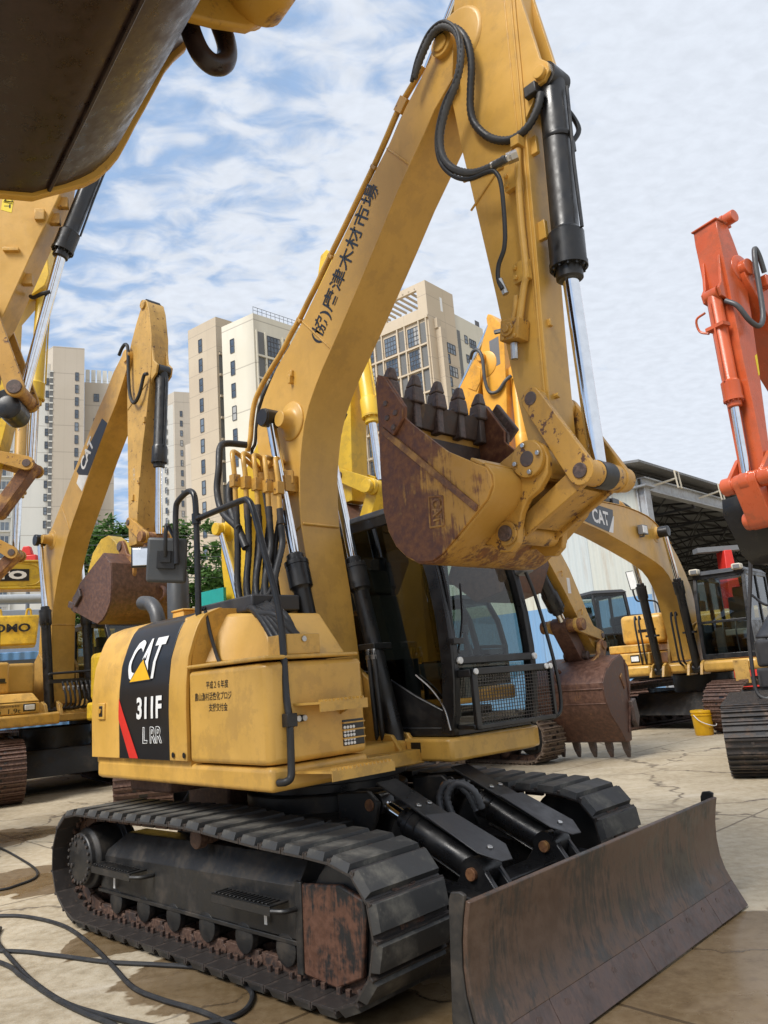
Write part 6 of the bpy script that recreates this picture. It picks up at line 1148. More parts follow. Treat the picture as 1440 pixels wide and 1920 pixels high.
# =================================================================== GROUND
def ground_mat():
    m, nt, p, o = newmat('yard_concrete'); t = NT(nt); c = t.co()
    big = t.noise(c, .35, 5, .6); mid = t.noise(c, 1.6, 7, .62, .4); fine = t.noise(c, 14, 6, .65); grit = t.noise(c, 90, 3, .6)
    base = t.mix(t.rng(mid, .32, .68), (.33, .27, .18), (.48, .41, .295)); base = t.mix(t.rng(big, .35, .7, 0, .5), base, (.40, .315, .20))
    base = t.mix(t.rng(fine, .42, .72, 0, .55), base, (.54, .48, .37)); base = t.mix(t.rng(fine, .5, .28, 0, .45), base, (.22, .17, .11)); base = t.mix(t.rng(grit, .56, .74, 0, .35), base, (.16, .13, .10))
    # light washed streaks along the slabs
    st = t.noise(t.mapping(c, (.55, 2.6, 1), (0, 0, R(20))), 1.2, 6, .6, .5); base = t.mix(t.rng(st, .55, .75, 0, .6), base, (.58, .52, .42)); base = t.mix(t.rng(st, .45, .25, 0, .5), base, (.25, .20, .135))
    # cracks and slab joints
    vo = t.n('ShaderNodeTexVoronoi', feature='DISTANCE_TO_EDGE'); t.l(t.mapping(c, (.55, .55, 1), (0, 0, R(24))), vo.inputs['Vector']); vo.inputs['Scale'].default_value = .62
    w = t.n('ShaderNodeMix', data_type='VECTOR'); wn_ = t.n('ShaderNodeTexNoise'); wn_.inputs['Scale'].default_value = 2.2; wn_.inputs['Detail'].default_value = 5; t.l(c, wn_.inputs['Vector'])
    off = t.n('ShaderNodeVectorMath', operation='MULTIPLY_ADD'); t.l(wn_.outputs['Color'], off.inputs[0]); off.inputs[1].default_value = (.5, .5, 0); t.l(t.mapping(c, (.55, .55, 1), (0, 0, R(24))), off.inputs[2]); t.l(off.outputs[0], vo.inputs['Vector'])
    crack = t.rng(vo.outputs['Distance'], .0, .012, 1, 0); crack = t.m('MULTIPLY', crack, t.rng(big, .38, .55))
    br = t.n('ShaderNodeTexBrick', offset=.0); off2 = t.n('ShaderNodeVectorMath', operation='MULTIPLY_ADD'); t.l(wn_.outputs['Color'], off2.inputs[0]); off2.inputs[1].default_value = (.05, .05, 0); t.l(t.mapping(c, (1, 1, 1), (0, 0, R(-44)), (.9, .35, 0)), off2.inputs[2]); t.l(off2.outputs[0], br.inputs['Vector'])
    br.inputs['Scale'].default_value = 1; br.inputs['Brick Width'].default_value = 4.2; br.inputs['Row Height'].default_value = 3.6; br.inputs['Mortar Size'].default_value = .014; br.inputs['Mortar Smooth'].default_value = .3
    lines = t.m('MAXIMUM', crack, t.m('MULTIPLY', br.outputs['Fac'], .8)); base = t.mix(t.m('MULTIPLY', lines, .8), base, (.07, .05, .035))
    # wet stains left by hosing the machines down: shapes of their own near the blade and the near track
    sx = t.n('ShaderNodeSeparateXYZ'); t.l(c, sx.inputs[0])
    def blob(x, y, r, rx=1.0):
        a = t.m('MULTIPLY', t.m('SUBTRACT', sx.outputs[0], x), rx); b = t.m('SUBTRACT', sx.outputs[1], y); return t.rng(t.m('SQRT', t.m('ADD', t.m('MULTIPLY', a, a), t.m('MULTIPLY', b, b))), 0, r, 1, 0, False)
    bl = None
    for q in ((1.1, 4.05, 1.3), (-.2, 4.1, 1.2), (.5, 4.0, 1.1), (-1.15, 4.55, .75), (-.6, 4.2, .8), (-1.9, 5.3, .6), (-3.3, 7.2, .8), (-2.2, 6.3, .45), (1.9, 4.5, .7), (-4.8, 9.6, 1.0), (-.3, 5.7, 1.7), (.9, 5.2, 1.2)):
        k = blob(*q); bl = k if bl is None else t.m('MAXIMUM', bl, k)
    wn2 = t.noise(c, 1.9, 4, .5, .25); wet = t.rng(t.m('ADD', t.m('MULTIPLY', bl, .62), t.m('MULTIPLY', wn2, .75)), .585, .605)
    deep = t.rng(t.m('ADD', t.m('MULTIPLY', bl, .5), t.m('MULTIPLY', t.noise(c, 1.3, 3, .5), .8)), .62, .72)
    sx2 = t.mix(1.0, base, (.40, .33, .25), 'MULTIPLY'); base = t.mix(wet, base, sx2)
    t.l(base, p.inputs['Base Color']); ro = t.rng(fine, .3, .7, .62, .85); rw = t.mix(t.m('MULTIPLY', wet, t.m('ADD', t.m('MULTIPLY', deep, .55), .25)), ro, (.12, .12, .12)); t.l(rw, p.inputs['Roughness'])
    h = t.m('ADD', t.m('MULTIPLY', fine, .6), t.m('MULTIPLY', grit, .3)); h = t.m('SUBTRACT', h, t.m('MULTIPLY', lines, .8)); h = t.m('MULTIPLY', h, t.m('SUBTRACT', 1.0, t.m('MULTIPLY', t.m('MULTIPLY', wet, deep), .93)))
    t.l(t.bump(h, .5, .012), p.inputs['Normal']); return m
gm = bpy.data.meshes.new('ground'); gb = bmesh.new(); bmesh.ops.create_grid(gb, x_segments=1, y_segments=1, size=600); gb.to_mesh(gm); gb.free(); gm.materials.append(ground_mat()); go = bpy.data.objects.new('ground', gm); COL.objects.link(go); struct(go)

# ------------------------------------------------------------------ hoses on the ground, pail
def cable(pts, label, r=.013):
    o = MB().tube([(x, y, r) for x, y in pts], r, 8, 8).build('rubber_hose', 'rubber'); tag(o, label, 'hose', 'hoses lying on the yard'); return o
cable([(-4.2, 6.0), (-3.5, 6.08), (-3.03, 6.05), (-2.75, 5.94), (-2.39, 5.65), (-2.04, 5.21), (-1.75, 4.79), (-1.51, 4.43), (-1.31, 4.24), (-1.07, 4.06), (-.89, 3.89), (-.6, 3.6)], 'long black hose running beside the whole near track of the machine with the blade')
cable([(-3.6, 5.4), (-2.61, 5.22), (-2.21, 5.06), (-1.81, 4.86), (-1.46, 4.74), (-1.19, 4.63), (-.97, 4.43), (-.85, 4.24), (-.83, 4.07), (-.88, 3.96), (-1.02, 3.90), (-1.3, 3.8)], 'black hose bent into a round loop beside the wet patch by the near track')
cable([(-3.2, 5.5), (-2.49, 4.99), (-2.24, 4.73), (-1.9, 4.37), (-1.64, 4.13), (-1.49, 4.01), (-1.2, 3.75)], 'outer of two black hoses running side by side, farther from the track')
cable([(-2.87, 5.73), (-2.75, 5.45), (-2.42, 5.0), (-2.13, 4.63), (-1.81, 4.29), (-1.52, 4.08), (-1.3, 3.95), (-1.05, 3.8)], 'inner of two black hoses running side by side, nearer to the track')
cable([(-4.9, 9.3), (-4.45, 8.84), (-3.89, 8.14), (-3.48, 7.58), (-3.33, 7.24), (-3.38, 6.99), (-3.46, 6.88), (-3.8, 6.8)], 'thin black hose curling on the concrete behind the rear end of the track', .011)
pb = thing('bucket_pail', 'small yellow plastic pail with a white handle standing by a rusty track', 'pail', (5.72, 15.1, 0))
m = MB().lathe((0, 0, 0), (0, 0, .46), [(0, .155), (.02, .165), (.36, .185), (.365, .197), (.385, .197), (.39, .19), (.41, .19), (.415, .202), (.445, .202), (.46, .195)], 30); m.build('tub', 'logoyel', pb)
MB().tube([(-.19, -.09, .38), (-.12, -.19, .27), (.05, -.24, .19), (.18, -.17, .18), (.215, -.03, .28), (.2, .05, .38)], .008, 6, 6).build('handle', 'white', pb)
text('lettering', 'A-3 20L', (.03, -.19, .12), (.96, .3, 0), (0, 0, 1), .03, 'tracksteel', pb, w=.11)

# ------------------------------------------------------------------ corrugated shed
def corr(name, c1, c2, sc=18.0, axis=0, rough=.5, stain=.4, stc=(.3, .2, .12)):
    m, nt, p, o = newmat(name); t = NT(nt); c = t.co(); sp_ = t.n('ShaderNodeSeparateXYZ'); t.l(c, sp_.inputs[0])
    w = t.m('SINE', t.m('MULTIPLY', sp_.outputs[axis], sc)); a = t.noise(c, .5, 5, .6); b = t.noise(t.mapping(c, (3, 3, .35)), 1.5, 5, .65)
    pan = t.m('FRACT', t.m('MULTIPLY', sp_.outputs[axis], .45)); seam = t.rng(pan, 0, .02, 1, 0, False); pid = t.n('ShaderNodeTexWhiteNoise', noise_dimensions='1D'); t.l(t.m('FLOOR', t.m('MULTIPLY', sp_.outputs[axis], .45)), pid.inputs['W'])
    base = t.mix(pid.outputs['Value'], c1, c2); base = t.mix(t.rng(b, .5, .75, 0, stain), base, stc); base = t.mix(t.m('MULTIPLY', seam, .5), base, (.12, .12, .12))
    t.l(base, p.inputs['Base Color']); p.inputs['Roughness'].default_value = rough; t.l(t.bump(w, .55, .03), p.inputs['Normal']); return m
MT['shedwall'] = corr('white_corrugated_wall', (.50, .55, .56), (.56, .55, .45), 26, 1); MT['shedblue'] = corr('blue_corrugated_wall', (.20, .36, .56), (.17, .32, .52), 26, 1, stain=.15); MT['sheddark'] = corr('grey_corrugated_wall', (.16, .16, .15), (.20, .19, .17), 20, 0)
MT['roofsheet'] = corr('grey_roof_sheet', (.16, .165, .17), (.2, .2, .2), 30, 0, .6, .4, (.12, .08, .05)); MT['beam'] = paint('grey_steel_beam', (.36, .38, .40), .5, .4, (.2, .12, .07)); MT['truss'] = plain('dark_truss', (.035, .033, .032), .6)
SH = thing('shed', 'large open corrugated shed with pale walls, dark roof trusses and a grey front beam', 'shed', (8.55, 24.55, 0), R(45.7))
# local x runs along the open front, away to the right; local y runs back along the pale side wall at x = 0
MB().box(-.06, .0, .12, 13, 3.5, 7.3).build('side_wall', 'shedwall', SH); MB().box(-.065, .005, .12, 13, 0, 3.5).build('blue_base', 'shedblue', SH)
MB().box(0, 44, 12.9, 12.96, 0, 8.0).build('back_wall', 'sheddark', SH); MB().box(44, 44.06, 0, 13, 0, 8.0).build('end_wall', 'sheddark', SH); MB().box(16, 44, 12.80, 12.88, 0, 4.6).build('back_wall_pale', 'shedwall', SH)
MB().box(-.12, .12, -.12, .1, 0, 7.0).box(-.2, .2, -.16, -.12, 0, 7.0).box(-.2, .2, .1, .14, 0, 7.0).box(-.35, .35, -.3, .25, 6.95, 7.02).build('column', 'beam', SH, .01)
MB().box(-.1, 44, -.05, -.01, 6.90, 7.28).box(-.1, 44, -.17, .11, 7.28, 7.32).box(-.1, 44, -.17, .11, 6.86, 6.90).build('front_beam', 'beam', SH)
RZ = lambda y: 7.62 + (min(y, 13.4 - y) + .45) * .11
MB().hexa([(-.95, -.45, RZ(-.45)), (44, -.45, RZ(-.45)), (44, 6.7, RZ(6.7)), (-.95, 6.7, RZ(6.7))], [(-.95, -.45, RZ(-.45) + .08), (44, -.45, RZ(-.45) + .08), (44, 6.7, RZ(6.7) + .08), (-.95, 6.7, RZ(6.7) + .08)]).hexa([(-.95, 6.7, RZ(6.7)), (44, 6.7, RZ(6.7)), (44, 13.8, RZ(13.8)), (-.95, 13.8, RZ(13.8))], [(-.95, 6.7, RZ(6.7) + .08), (44, 6.7, RZ(6.7) + .08), (44, 13.8, RZ(13.8) + .08), (-.95, 13.8, RZ(13.8) + .08)]).build('roof', 'roofsheet', SH)
for k in range(12):
    x = .6 + k * 3.4; m = MB(); zt = 7.42; zb = 6.75; y = 0.0
    m.box(x - .05, x + .05, 0, 12.8, zb - .04, zb + .04); m.tube([(x, 0, zt), (x, 6.7, RZ(6.7) - .15), (x, 12.8, zt)], .05, 5, 0)
    while y < 12.6: ym = y + .8; m.tube([(x, y, zb), (x, ym, RZ(ym) - .2)], .03, 5, 0).tube([(x, ym, RZ(ym) - .2), (x, y + 1.6, zb)], .03, 5, 0); y += 1.6
    m.build('truss', 'truss', SH)
for j in range(9): y = .2 + j * 1.45; MB().box(-.8, 44, y - .04, y + .04, RZ(y) - .13, RZ(y) - .03).build('purlin', 'truss', SH)
for x in (1.5, 5.2): MB().tube([(x, -.5, 7.65), (x, -.55, 7.05), (x + .28, -.55, 7.05), (x + .28, -.5, 7.65), (x, -.5, 7.65)], .03, 6, 0).tube([(x + .1, -.5, 7.4), (x - .9, .0, 7.1)], .04, 6, 0).build('lamp_bracket', 'offwhite', SH)
rs = thing('pump_stand', 'red steel stand with a grey top inside the dark shed', 'stand', (10.6, 24.0, 0)); MB().prism([(-.35, 0), (.35, 0), (.12, 4.6), (-.12, 4.6)], -.3, .3).build('post', 'red', rs, .02); MB().box(-.9, .9, -.2, .2, 4.6, 4.75).build('top', 'grey', rs)
bx = thing('container', 'blue corrugated container below the yellow lettered hood', 'container', (-12.2, 21.0, 0), R(26)); MB().box(-3, 4.0, 0, 2.4, 0, 3.02).build('body', corr('blue_container', (.12, .28, .52), (.11, .25, .48), 22, 0, stain=.25), bx, .02); MB().box(-3, 4.05, -.03, .02, 2.62, 2.80).build('rail', 'dgrey', bx)
gx = thing('container', 'plain grey site container with a rolled tarp on top, below the crane beam', 'container', (-12.6, 22.3, 0), R(26)); MB().box(-2, 3.0, 0, 2.4, 0, 4.04).box(-2, 3.02, -.04, .0, 3.98, 4.36).build('body', plain('grey_container', (.30, .32, .34), .5), gx, .03)
tp = tag(MB().tube([(-11.3, 21.3, 4.50), (-10.7, 21.6, 4.50), (-10.0, 21.95, 4.50)], .14, 12, 4).build('tarp_roll', plain('grey_tarp', (.33, .35, .37), .7)), 'grey rolled tarp lying on top of the grey container', 'tarp')
rb_ = thing('crane_hook_block', 'small red hook block on a mast behind the crane beam', 'hook block', (-11.4, 24.0, 0)); MB().box(-.3, .25, -.15, .15, 5.6, 6.2).prism([(-.3, 6.2), (.1, 6.2), (.0, 6.5), (-.2, 6.5)], -.1, .1).build('block', 'red', rb_, .03); MB().cyl((-.05, 0, 0), (-.05, 0, 5.6), .06, n=10).build('mast', 'grey', rb_)

# ------------------------------------------------------------------ towers
def facade(name, c1, c2, floor=3.0, pan=1.6, joint=(.20, .17, .14), stain=.25):
    m, nt, p, o = newmat(name); t = NT(nt); c = t.co(); s = t.n('ShaderNodeSeparateXYZ'); t.l(c, s.inputs[0]); a = t.noise(c, .12, 5, .6); b = t.noise(t.mapping(c, (.9, .9, .06)), 1.0, 5, .6)
    base = t.mix(t.rng(a, .35, .7), c1, c2); base = t.mix(t.rng(b, .5, .78, 0, stain), base, tuple(x * .72 for x in c1))
    fz = t.m('FRACT', t.m('DIVIDE', s.outputs[2], floor)); jz = t.rng(fz, .0, .035, 1, 0, False)
    u = t.m('ADD', s.outputs[0], s.outputs[1]); fu = t.m('FRACT', t.m('DIVIDE', u, pan)); ju = t.rng(fu, 0, .035, 1, 0, False)
    base = t.mix(t.m('MULTIPLY', jz, .75), base, joint); base = t.mix(t.m('MULTIPLY', ju, .28), base, joint)
    t.l(base, p.inputs['Base Color']); p.inputs['Roughness'].default_value = .75; return m
MT['beige'] = facade('beige_wall_panels', (.46, .38, .28), (.50, .42, .31)); MT['cream'] = facade('cream_wall_panels', (.62, .58, .47), (.66, .62, .52), 6.0, 40); MT['tan'] = facade('tan_wall_panels', (.52, .43, .31), (.56, .46, .34), 3.2, 4.0); MT['tower_far'] = facade('far_beige_panels', (.47, .41, .33), (.50, .44, .36), 6.0, 2.4); MT['far_white'] = facade('far_white_panels', (.60, .60, .56), (.64, .63, .58), 6.0, 60)
MT['wglass'] = None
def winmat(name, col, r=.12):
    m, nt, p, o = newmat(name); t = NT(nt); c = t.co('Object'); a = t.noise(c, .6, 3, .6); oi = t.n('ShaderNodeObjectInfo'); rnd = oi.outputs['Random']
    base = t.mix(t.rng(a, .4, .65), tuple(x * .45 for x in col), col); base = t.mix(t.rng(rnd, .3, 1.0, 0, .5), base, (.26, .31, .36))
    sx = t.n('ShaderNodeSeparateXYZ'); t.l(c, sx.inputs[0]); cur = t.m('MULTIPLY', t.m('GREATER_THAN', t.m('ADD', sx.outputs[0], t.m('MULTIPLY', rnd, 1.4)), .95), t.m('GREATER_THAN', t.m('FRACT', t.m('MULTIPLY', rnd, 7.3)), .55)); base = t.mix(t.m('MULTIPLY', cur, .8), base, (.42, .40, .36))
    t.l(base, p.inputs['Base Color']); p.inputs['Roughness'].default_value = r; p.inputs['Specular IOR Level'].default_value = .9; return m
MT['wglass'] = winmat('window_glass', (.10, .13, .17)); MT['louvre'] = plain('grey_louvre', (.14, .14, .135), .6); MT['wframe'] = plain('window_frame', (.09, .09, .095), .5); MT['wwhite'] = plain('white_window_frame', (.55, .55, .52), .5)
def tower(label, corner, az, wl, wr, H, mat, name='apartment_tower'):
    """box with its near vertical corner at `corner`; local x runs along the right face, local y along the left face"""
    r = thing(name, label, 'tower block', (corner[0], corner[1], 0), az); return r
def addwin(r, proto, x, y, z, rz=0.0):
    o = copyob(proto, r); o.location = (x, y, z); o.rotation_euler = (0, 0, rz); return o
def winproto(w, h, nx, ny, frame='wframe', depth=.25, sill=False):
    o = MB().box(-w / 2, w / 2, -.02, .03, 0, h).build('window', 'wglass'); m = MB()
    for i in range(nx + 1): x = -w / 2 + w * i / nx; m.box(x - .04, x + .04, -.07, -.021, 0, h)
    for i in range(ny + 1): z = h * i / ny; m.box(-w / 2, w / 2, -.07, -.021, z - .04, z + .04)
    m.build('frame', frame, o)
    return o
PROTOS = []
def P(*a, **k): p = winproto(*a, **k); PROTOS.append(p); return p
# tower in the middle: left face (local -x side seen, runs to the upper left) and right face
def two_face(label, C, Lp, Rp, H, mat, lw=None, rw=None, name='apartment_tower'):
    C, Lp, Rp = V(C), V(Lp), V(Rp); lx = (Lp - C); rx = (Rp - C); az = math.atan2(rx.y, rx.x); r = thing(name, label, 'tower block', (C.x, C.y, 0), az); th = math.atan2(lx.y, lx.x) - az
    lw = lw or lx.length; rw = rw or rx.length; le = V((math.cos(th), math.sin(th))) * lw
    b = MB().vprism([(0, 0), (rw, 0), (rw + le.x, le.y), (le.x, le.y)], 0, H).build('wall', mat, r)
    return r, th, b
def on_left(th, d, off=0.0):                       # point on the left face d metres from the corner, off outwards
    n = V((-math.sin(th), math.cos(th))); return V((math.cos(th) * d, math.sin(th) * d)) + n * off
# middle tower
M4, th4, w4 = two_face('tan tower between the boom and stick with big gridded windows and an open roof frame', (8.36, 99.65), (2.98, 103.87), (12.6, 104.53), 52.6, 'tan', lw=17.0, rw=6.6)
m = MB(); q0 = on_left(th4, 0); q1 = on_left(th4, 17)
def lbox(mb, th, d0, d1, o0, o1, z0, z1):
    a, b, c, d = on_left(th, d0, o0), on_left(th, d1, o0), on_left(th, d1, o1), on_left(th, d0, o1); return mb.hexa([(*a, z0), (*b, z0), (*c, z0), (*d, z0)], [(*a, z1), (*b, z1), (*c, z1), (*d, z1)])
OUT4 = 1 if (on_left(th4, 5, 1.0) - V((3, 3))).length > (on_left(th4, 5, -1.0) - V((3, 3))).length else -1
lbox(m, th4, 0, 17, 0, -.5 * OUT4, 55.6, 56.6); lbox(m, th4, 0, 1.6, 0, -.5 * OUT4, 52.6, 55.6); lbox(m, th4, 7.4, 8.0, 0, -.5 * OUT4, 52.6, 55.6); lbox(m, th4, 14.6, 15.4, 0, -.5 * OUT4, 52.6, 55.6)
m.box(0, 6.6, 0, .5, 52.6, 56.6)
for k in range(14): lbox(m, th4, 1.8 + k * 1.05, 2.05 + k * 1.05, 0, -5 * OUT4, 55.7, 56.0)
m.build('roof_frame', 'tan', M4)
WL = P(2.05, 2.75, 4, 4); LV = MB().box(-.55, .55, -.03, .03, 0, 3.1).build('louvre_panel', 'louvre'); PROTOS.append(LV); W2 = P(1.9, 1.5, 3, 2); W1 = P(.8, 1.4, 1, 2); WA = P(1.1, 1.8, 2, 2); WS = P(.7, 1.9, 1, 2); WT = P(.62, 1.55, 1, 2); WC = P(2.4, 1.9, 3, 1, 'wwhite')
rzL = th4 + (math.pi if OUT4 < 0 else 0)
def left_rot(th, out): return math.atan2(-1, 0) * 0 + th + (math.pi if out > 0 else 0)
RZ4 = th4 + math.pi
fr4 = MB()
for f in range(13):
    z = 48.6 - f * 3.55
    for k, d in enumerate((2.75, 7.0, 11.3, 15.3)):
        p_ = on_left(th4, d, .01 * OUT4); addwin(M4, WL, p_.x, p_.y, z - 1.2, RZ4)
    for d in (1.0, 4.85, 9.1, 13.3):
        p_ = on_left(th4, d, .01 * OUT4); addwin(M4, LV, p_.x, p_.y, z - 1.35, RZ4)
    lbox(fr4, th4, .3, 17, .0, .30 * OUT4, z - 1.75, z - 1.50)
for d in (.35, 1.65, 4.15, 5.5, 8.4, 9.8, 12.6, 14.0): lbox(fr4, th4, d - .1, d + .1, 0, .28 * OUT4, 2, 50.8)
lbox(fr4, th4, 0, 17, 0, .30 * OUT4, 50.8, 51.2); fr4.build('facade_grid', 'tan', M4)
pi4 = MB().box(1.5, 2.6, -.9, 0, 0, 49.5).box(1.3, 2.2, -.5, 0, 49.5, 51).build('pier', 'beige', M4)
for f in range(13): addwin(M4, W2, 4.9, -.01, 46.6 - f * 3.55); addwin(M4, W1, 3.9, -.01, 44.9 - f * 3.55)
MB().box(3.2, 3.7, -.02, .02, 52.8, 55.0).build('slot_window', 'white', M4)
# white tower to its right
M5, th5, w5 = two_face('narrow white tower beside the tan tower with gridded windows', (13.82, 114.17), (10.5, 117.0), (19.12, 120.55), 58.2, 'cream', lw=5)
for f in range(9):
    z = 53.5 - f * 3.4; addwin(M5, W2, 4.6, -.01, z); addwin(M5, W1, 2.7, -.01, z + .3)
MB().box(.2, 1.0, -.06, .02, 5, 55.5).build('louvre_strip', 'louvre', M5); MB().box(7.0, 8.2, .5, .6, 58.2, 59.6).build('roof_rail', 'wframe', M5)
# beige + white pair left of the boom
B3, th3, w3 = two_face('tall beige tower with one column of narrow windows, joined to the cream tower', (-21.29, 97.71), (-26.02, 101.24), (-19.3, 99.6), 52.4, 'beige', rw=5.0, lw=6.0)
O3 = 1 if on_left(th3, 3, 1.0).y < on_left(th3, 3, -1.0).y else -1
for f in range(17):
    z = 48.2 - f * 2.95; p_ = on_left(th3, 3.35, .01 * O3); addwin(B3, WS, p_.x, p_.y, z, th3 + math.pi)
MB().box(.35, 1.35, -.03, .02, 2, 47.3).build('louvre_strip', 'louvre', B3); sl3 = MB()
for f in range(15): sl3.box(.35, 1.35, -.25, -.03, 46.8 - f * 3.1, 47.1 - f * 3.1)
sl3.build('balcony_slab', 'beige', B3)
C3, thc, wc = two_face('cream tower with gridded balcony windows partly hidden by the raised boom', (-14.92, 90.78), (-19.7, 94.01), (-10.72, 94.94), 48.9, 'cream', lw=5.8, rw=8.0)
OC = 1 if on_left(thc, 3, 1.0).y < on_left(thc, 3, -1.0).y else -1
for f in range(14):
    z = 44.9 - f * 3.1; p_ = on_left(thc, 3.9, .01 * OC); addwin(C3, WS, p_.x, p_.y, z - .3, thc + math.pi)
    addwin(C3, WL, 3.1, -.01, z - 1.4)
    addwin(C3, LV, 1.0, -.01, z - 1.5); addwin(C3, LV, 5.2, -.01, z - 1.5); addwin(C3, WA, 6.8, -.01, z - 1.2)
m = MB()
for f in range(14): m.box(.3, 8, -.3, 0, 43.0 - f * 3.1, 43.25 - f * 3.1)
for x in (.35, 1.7, 4.5, 5.85): m.box(x - .09, x + .09, -.25, 0, 0, 46.6)
m.build('facade_grid', 'cream', C3); m = MB()
for k in range(12): m.box(.1 + k * .7, .14 + k * .7, .1, .14, 48.9, 49.9)
m.box(.1, 8, .1, .14, 49.85, 49.9).box(.1, 8, .1, .14, 49.4, 49.44); m.build('roof_rail', 'wframe', C3)
# distant left tower
B1, th1, w1 = two_face('broad beige and white tower with rows of dark windows, behind the chrome rods', (-69.64, 155.08), (-73.23, 158.08), (-64.7, 157.0), 78.3, 'tower_far', rw=6.4, lw=4.0)
wh = MB(); 
B1w = MB().vprism([(-.6, 1.0), (-.6, 9.0), (-22, 9.0), (-22, 1.0)], 0, 74.5).build('white_wing', 'far_white', B1); B1r = MB().vprism([(6.4, 3.0), (12.6, 3.0), (12.6, 12), (6.4, 12)], 0, 71.5).build('right_wing', 'tower_far', B1)
for f in range(24):
    z = 70.5 - f * 2.9; addwin(B1, WS, 4.9, -.01, z)
    if f < 22: addwin(B1, WT, -1.1, .98, z - 1.0)
for f in range(22):
    z = 66.0 - f * 2.9
    for x in (-9.0, -16.0): addwin(B1, WC, x, .98, z)
    if f % 2 == 0: addwin(B1, WA, 8.9, 2.98, z + 1.0)
MB().box(-.55, .1, -.05, .02, 4, 72.5).build('louvre_strip', 'louvre', B1); m = MB()
for f in range(48): m.box(-.6, .15, -.12, -.05, 4 + f * 1.45, 4.3 + f * 1.45)
m.build('strip_sills', 'far_white', B1); m = MB()
for f in range(24): m.box(-10.6, -7.4, .6, 1.0, 2 + f * 2.9, 2.3 + f * 2.9).box(-17.6, -14.4, .6, 1.0, 2 + f * 2.9, 2.3 + f * 2.9)
m.box(-10.8, -10.5, .6, 1, 0, 70).box(-7.5, -7.2, .6, 1, 0, 70).box(-14.5, -14.2, .6, 1, 0, 70); m.build('balcony_frames', 'wwhite', B1)
m = MB()
for k in range(5): m.box(6.6 + k * 1.2, 7.5 + k * 1.2, 3.1, 3.2, 71.6, 74.6)
m.build('roof_tanks', 'far_white', B1)
# distant tower behind the stick of the left excavator
B2, th2, w2 = two_face('far pale tower showing between the black bucket cylinder and the tall beige tower', (-53.7, 192.66), (-58.5, 197.0), (-48.0, 195.0), 81.0, 'tower_far', lw=8, rw=7)
MB().vprism([(-.3, .6), (-4.6, 4.6), (-4, 9), (.2, 7)], 0, 77.5).build('white_wing', 'far_white', B2)
for f in range(20): addwin(B2, WT, 1.7, -.01, 74 - f * 2.75); p_ = on_left(th2, 2.2, -.05); addwin(B2, WT, -2.2, 1.9, 72.5 - f * 2.75, R(-42))
L5, th6, w6 = two_face('low grey beige tower behind the tree, under the boom with the logo panel', (-30.5, 130), (-36, 134), (-24, 134), 46, 'tower_far', lw=6, rw=7)
for f in range(10): addwin(L5, WA, 2.6, -.01, 42 - f * 3.0); addwin(L5, WS, 5.0, -.01, 42 - f * 3.0)
for p_ in PROTOS:
    for c_ in list(p_.children): bpy.data.objects.remove(c_)
    bpy.data.objects.remove(p_)

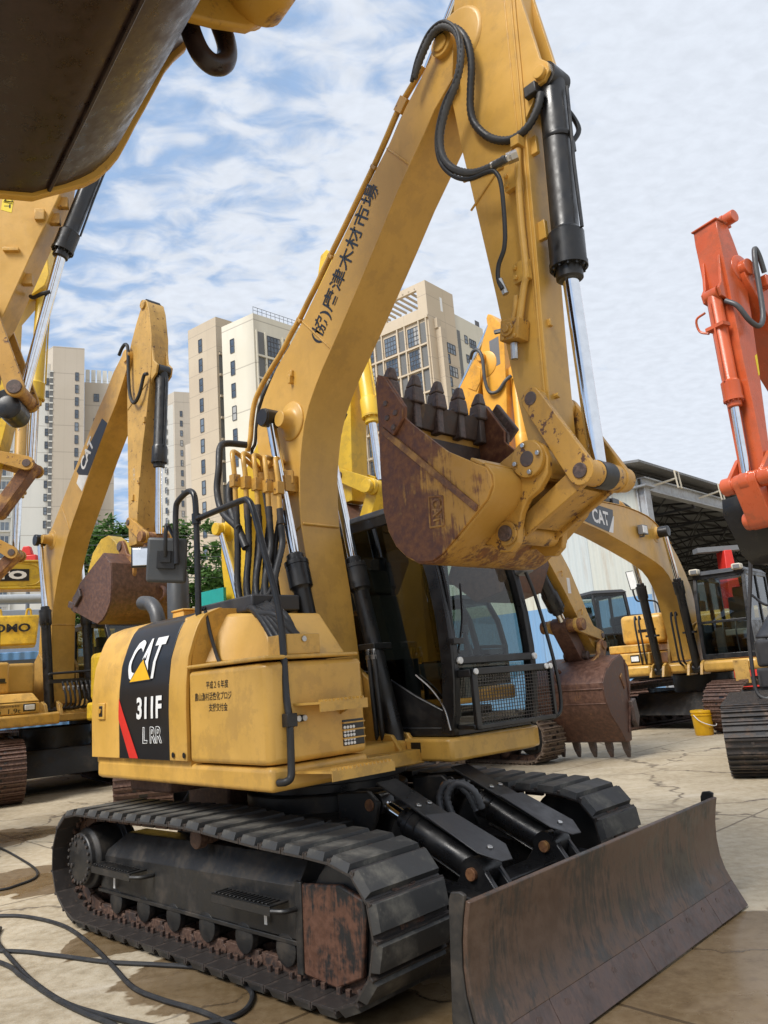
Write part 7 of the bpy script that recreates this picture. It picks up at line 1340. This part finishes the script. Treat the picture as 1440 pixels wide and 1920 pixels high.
# ------------------------------------------------------------------ trees and wires
def leafmat(name, c1, c2):
    m, nt, p, o = newmat(name); t = NT(nt); c = t.co(); a = t.noise(c, 3.0, 3, .6); t.l(t.mix(t.rng(a, .35, .65), c1, c2), p.inputs['Base Color']); p.inputs['Roughness'].default_value = .5
    t2 = t.n('ShaderNodeBsdfTranslucent'); t.l(t.mix(t.rng(a, .35, .65), tuple(x * 1.2 for x in c1), tuple(x * 1.3 for x in c2)), t2.inputs[0]); mx = t.n('ShaderNodeMixShader'); mx.inputs[0].default_value = .35; t.l(p.outputs[0], mx.inputs[1]); t.l(t2.outputs[0], mx.inputs[2]); t.l(mx.outputs[0], o.inputs[0]); return m
MT['leaf'] = leafmat('leaves', (.045, .10, .02), (.10, .19, .045)); MT['bark'] = dark('bark', (.07, .055, .04), .8, .4)
def tree(label, x, y, h, spread, seed, zc=.55, nclump=60, leaf=.17):
    rnd = random.Random(seed); r = thing('tree', label, 'tree', (x, y, 0), 0, 'trees behind the yard'); tm = MB(); cl = []
    tm.lathe((0, 0, 0), (0, 0, h * .45), [(0, .20), (h * .2, .16), (h * .45, .11)], 12)
    for k in range(9):
        a = k * 2.4 + rnd.random(); z0 = h * (.28 + .02 * k); L = spread * (.6 + .4 * rnd.random()); e = V((math.cos(a) * L, math.sin(a) * L, z0 + h * (.18 + .22 * rnd.random()))); tm.tube([(0, 0, z0), (e.x * .4, e.y * .4, z0 + (e.z - z0) * .6), e], .045, 6, 4); cl.append(e)
    tm.build('trunk', 'bark', r)
    bm = bmesh.new()
    for k in range(nclump):
        if k < 9: c = cl[k]
        else:
            a = rnd.random() * 6.283; q = rnd.random() ** .5 * spread; c = V((math.cos(a) * q, math.sin(a) * q, h * (zc - .22) + (h * .62) * rnd.random() * (1 - .5 * (q / spread) ** 2)))
        cr = .30 + .45 * rnd.random(); nl = int(95 * cr / .5)
        for i in range(nl):
            d = V((rnd.gauss(0, 1), rnd.gauss(0, 1), rnd.gauss(0, .55))); p = c + d * cr * .52; s = leaf * (.6 + .7 * rnd.random()); u = V((rnd.gauss(0, 1), rnd.gauss(0, 1), rnd.gauss(0, .45))).normalized(); w = u.cross(V((rnd.gauss(0, .5), rnd.gauss(0, .5), 1))).normalized()
            vs = [bm.verts.new(p + u * s), bm.verts.new(p + w * s * .42), bm.verts.new(p - u * s), bm.verts.new(p - w * s * .42)]; bm.faces.new(vs)
    me = bpy.data.meshes.new('crown'); bm.to_mesh(me); bm.free(); me.materials.append(MT['leaf']); o = bpy.data.objects.new('crown', me); COL.objects.link(o); o.parent = r
tree('leafy green tree seen under the boom with the black logo panel', -12.1, 33.0, 10.2, 1.9, 3, nclump=75)
tree('leafy green tree behind the black handrail, in front of the tall beige tower', -8.2, 32.0, 9.4, 2.3, 8, nclump=95)
for k in range(5):
    z = 6.0 + k * .42; o = MB().tube([(-13, 30 + k * .1, z + .5), (-9, 30, z + .1), (-6, 30, z - .15), (-2, 30, z - .3)], .014, 5, 5).build('power_cable', 'rubber'); tag(o, 'thin power cables strung one above the other in front of the trees', 'cable', 'power cables before the trees')
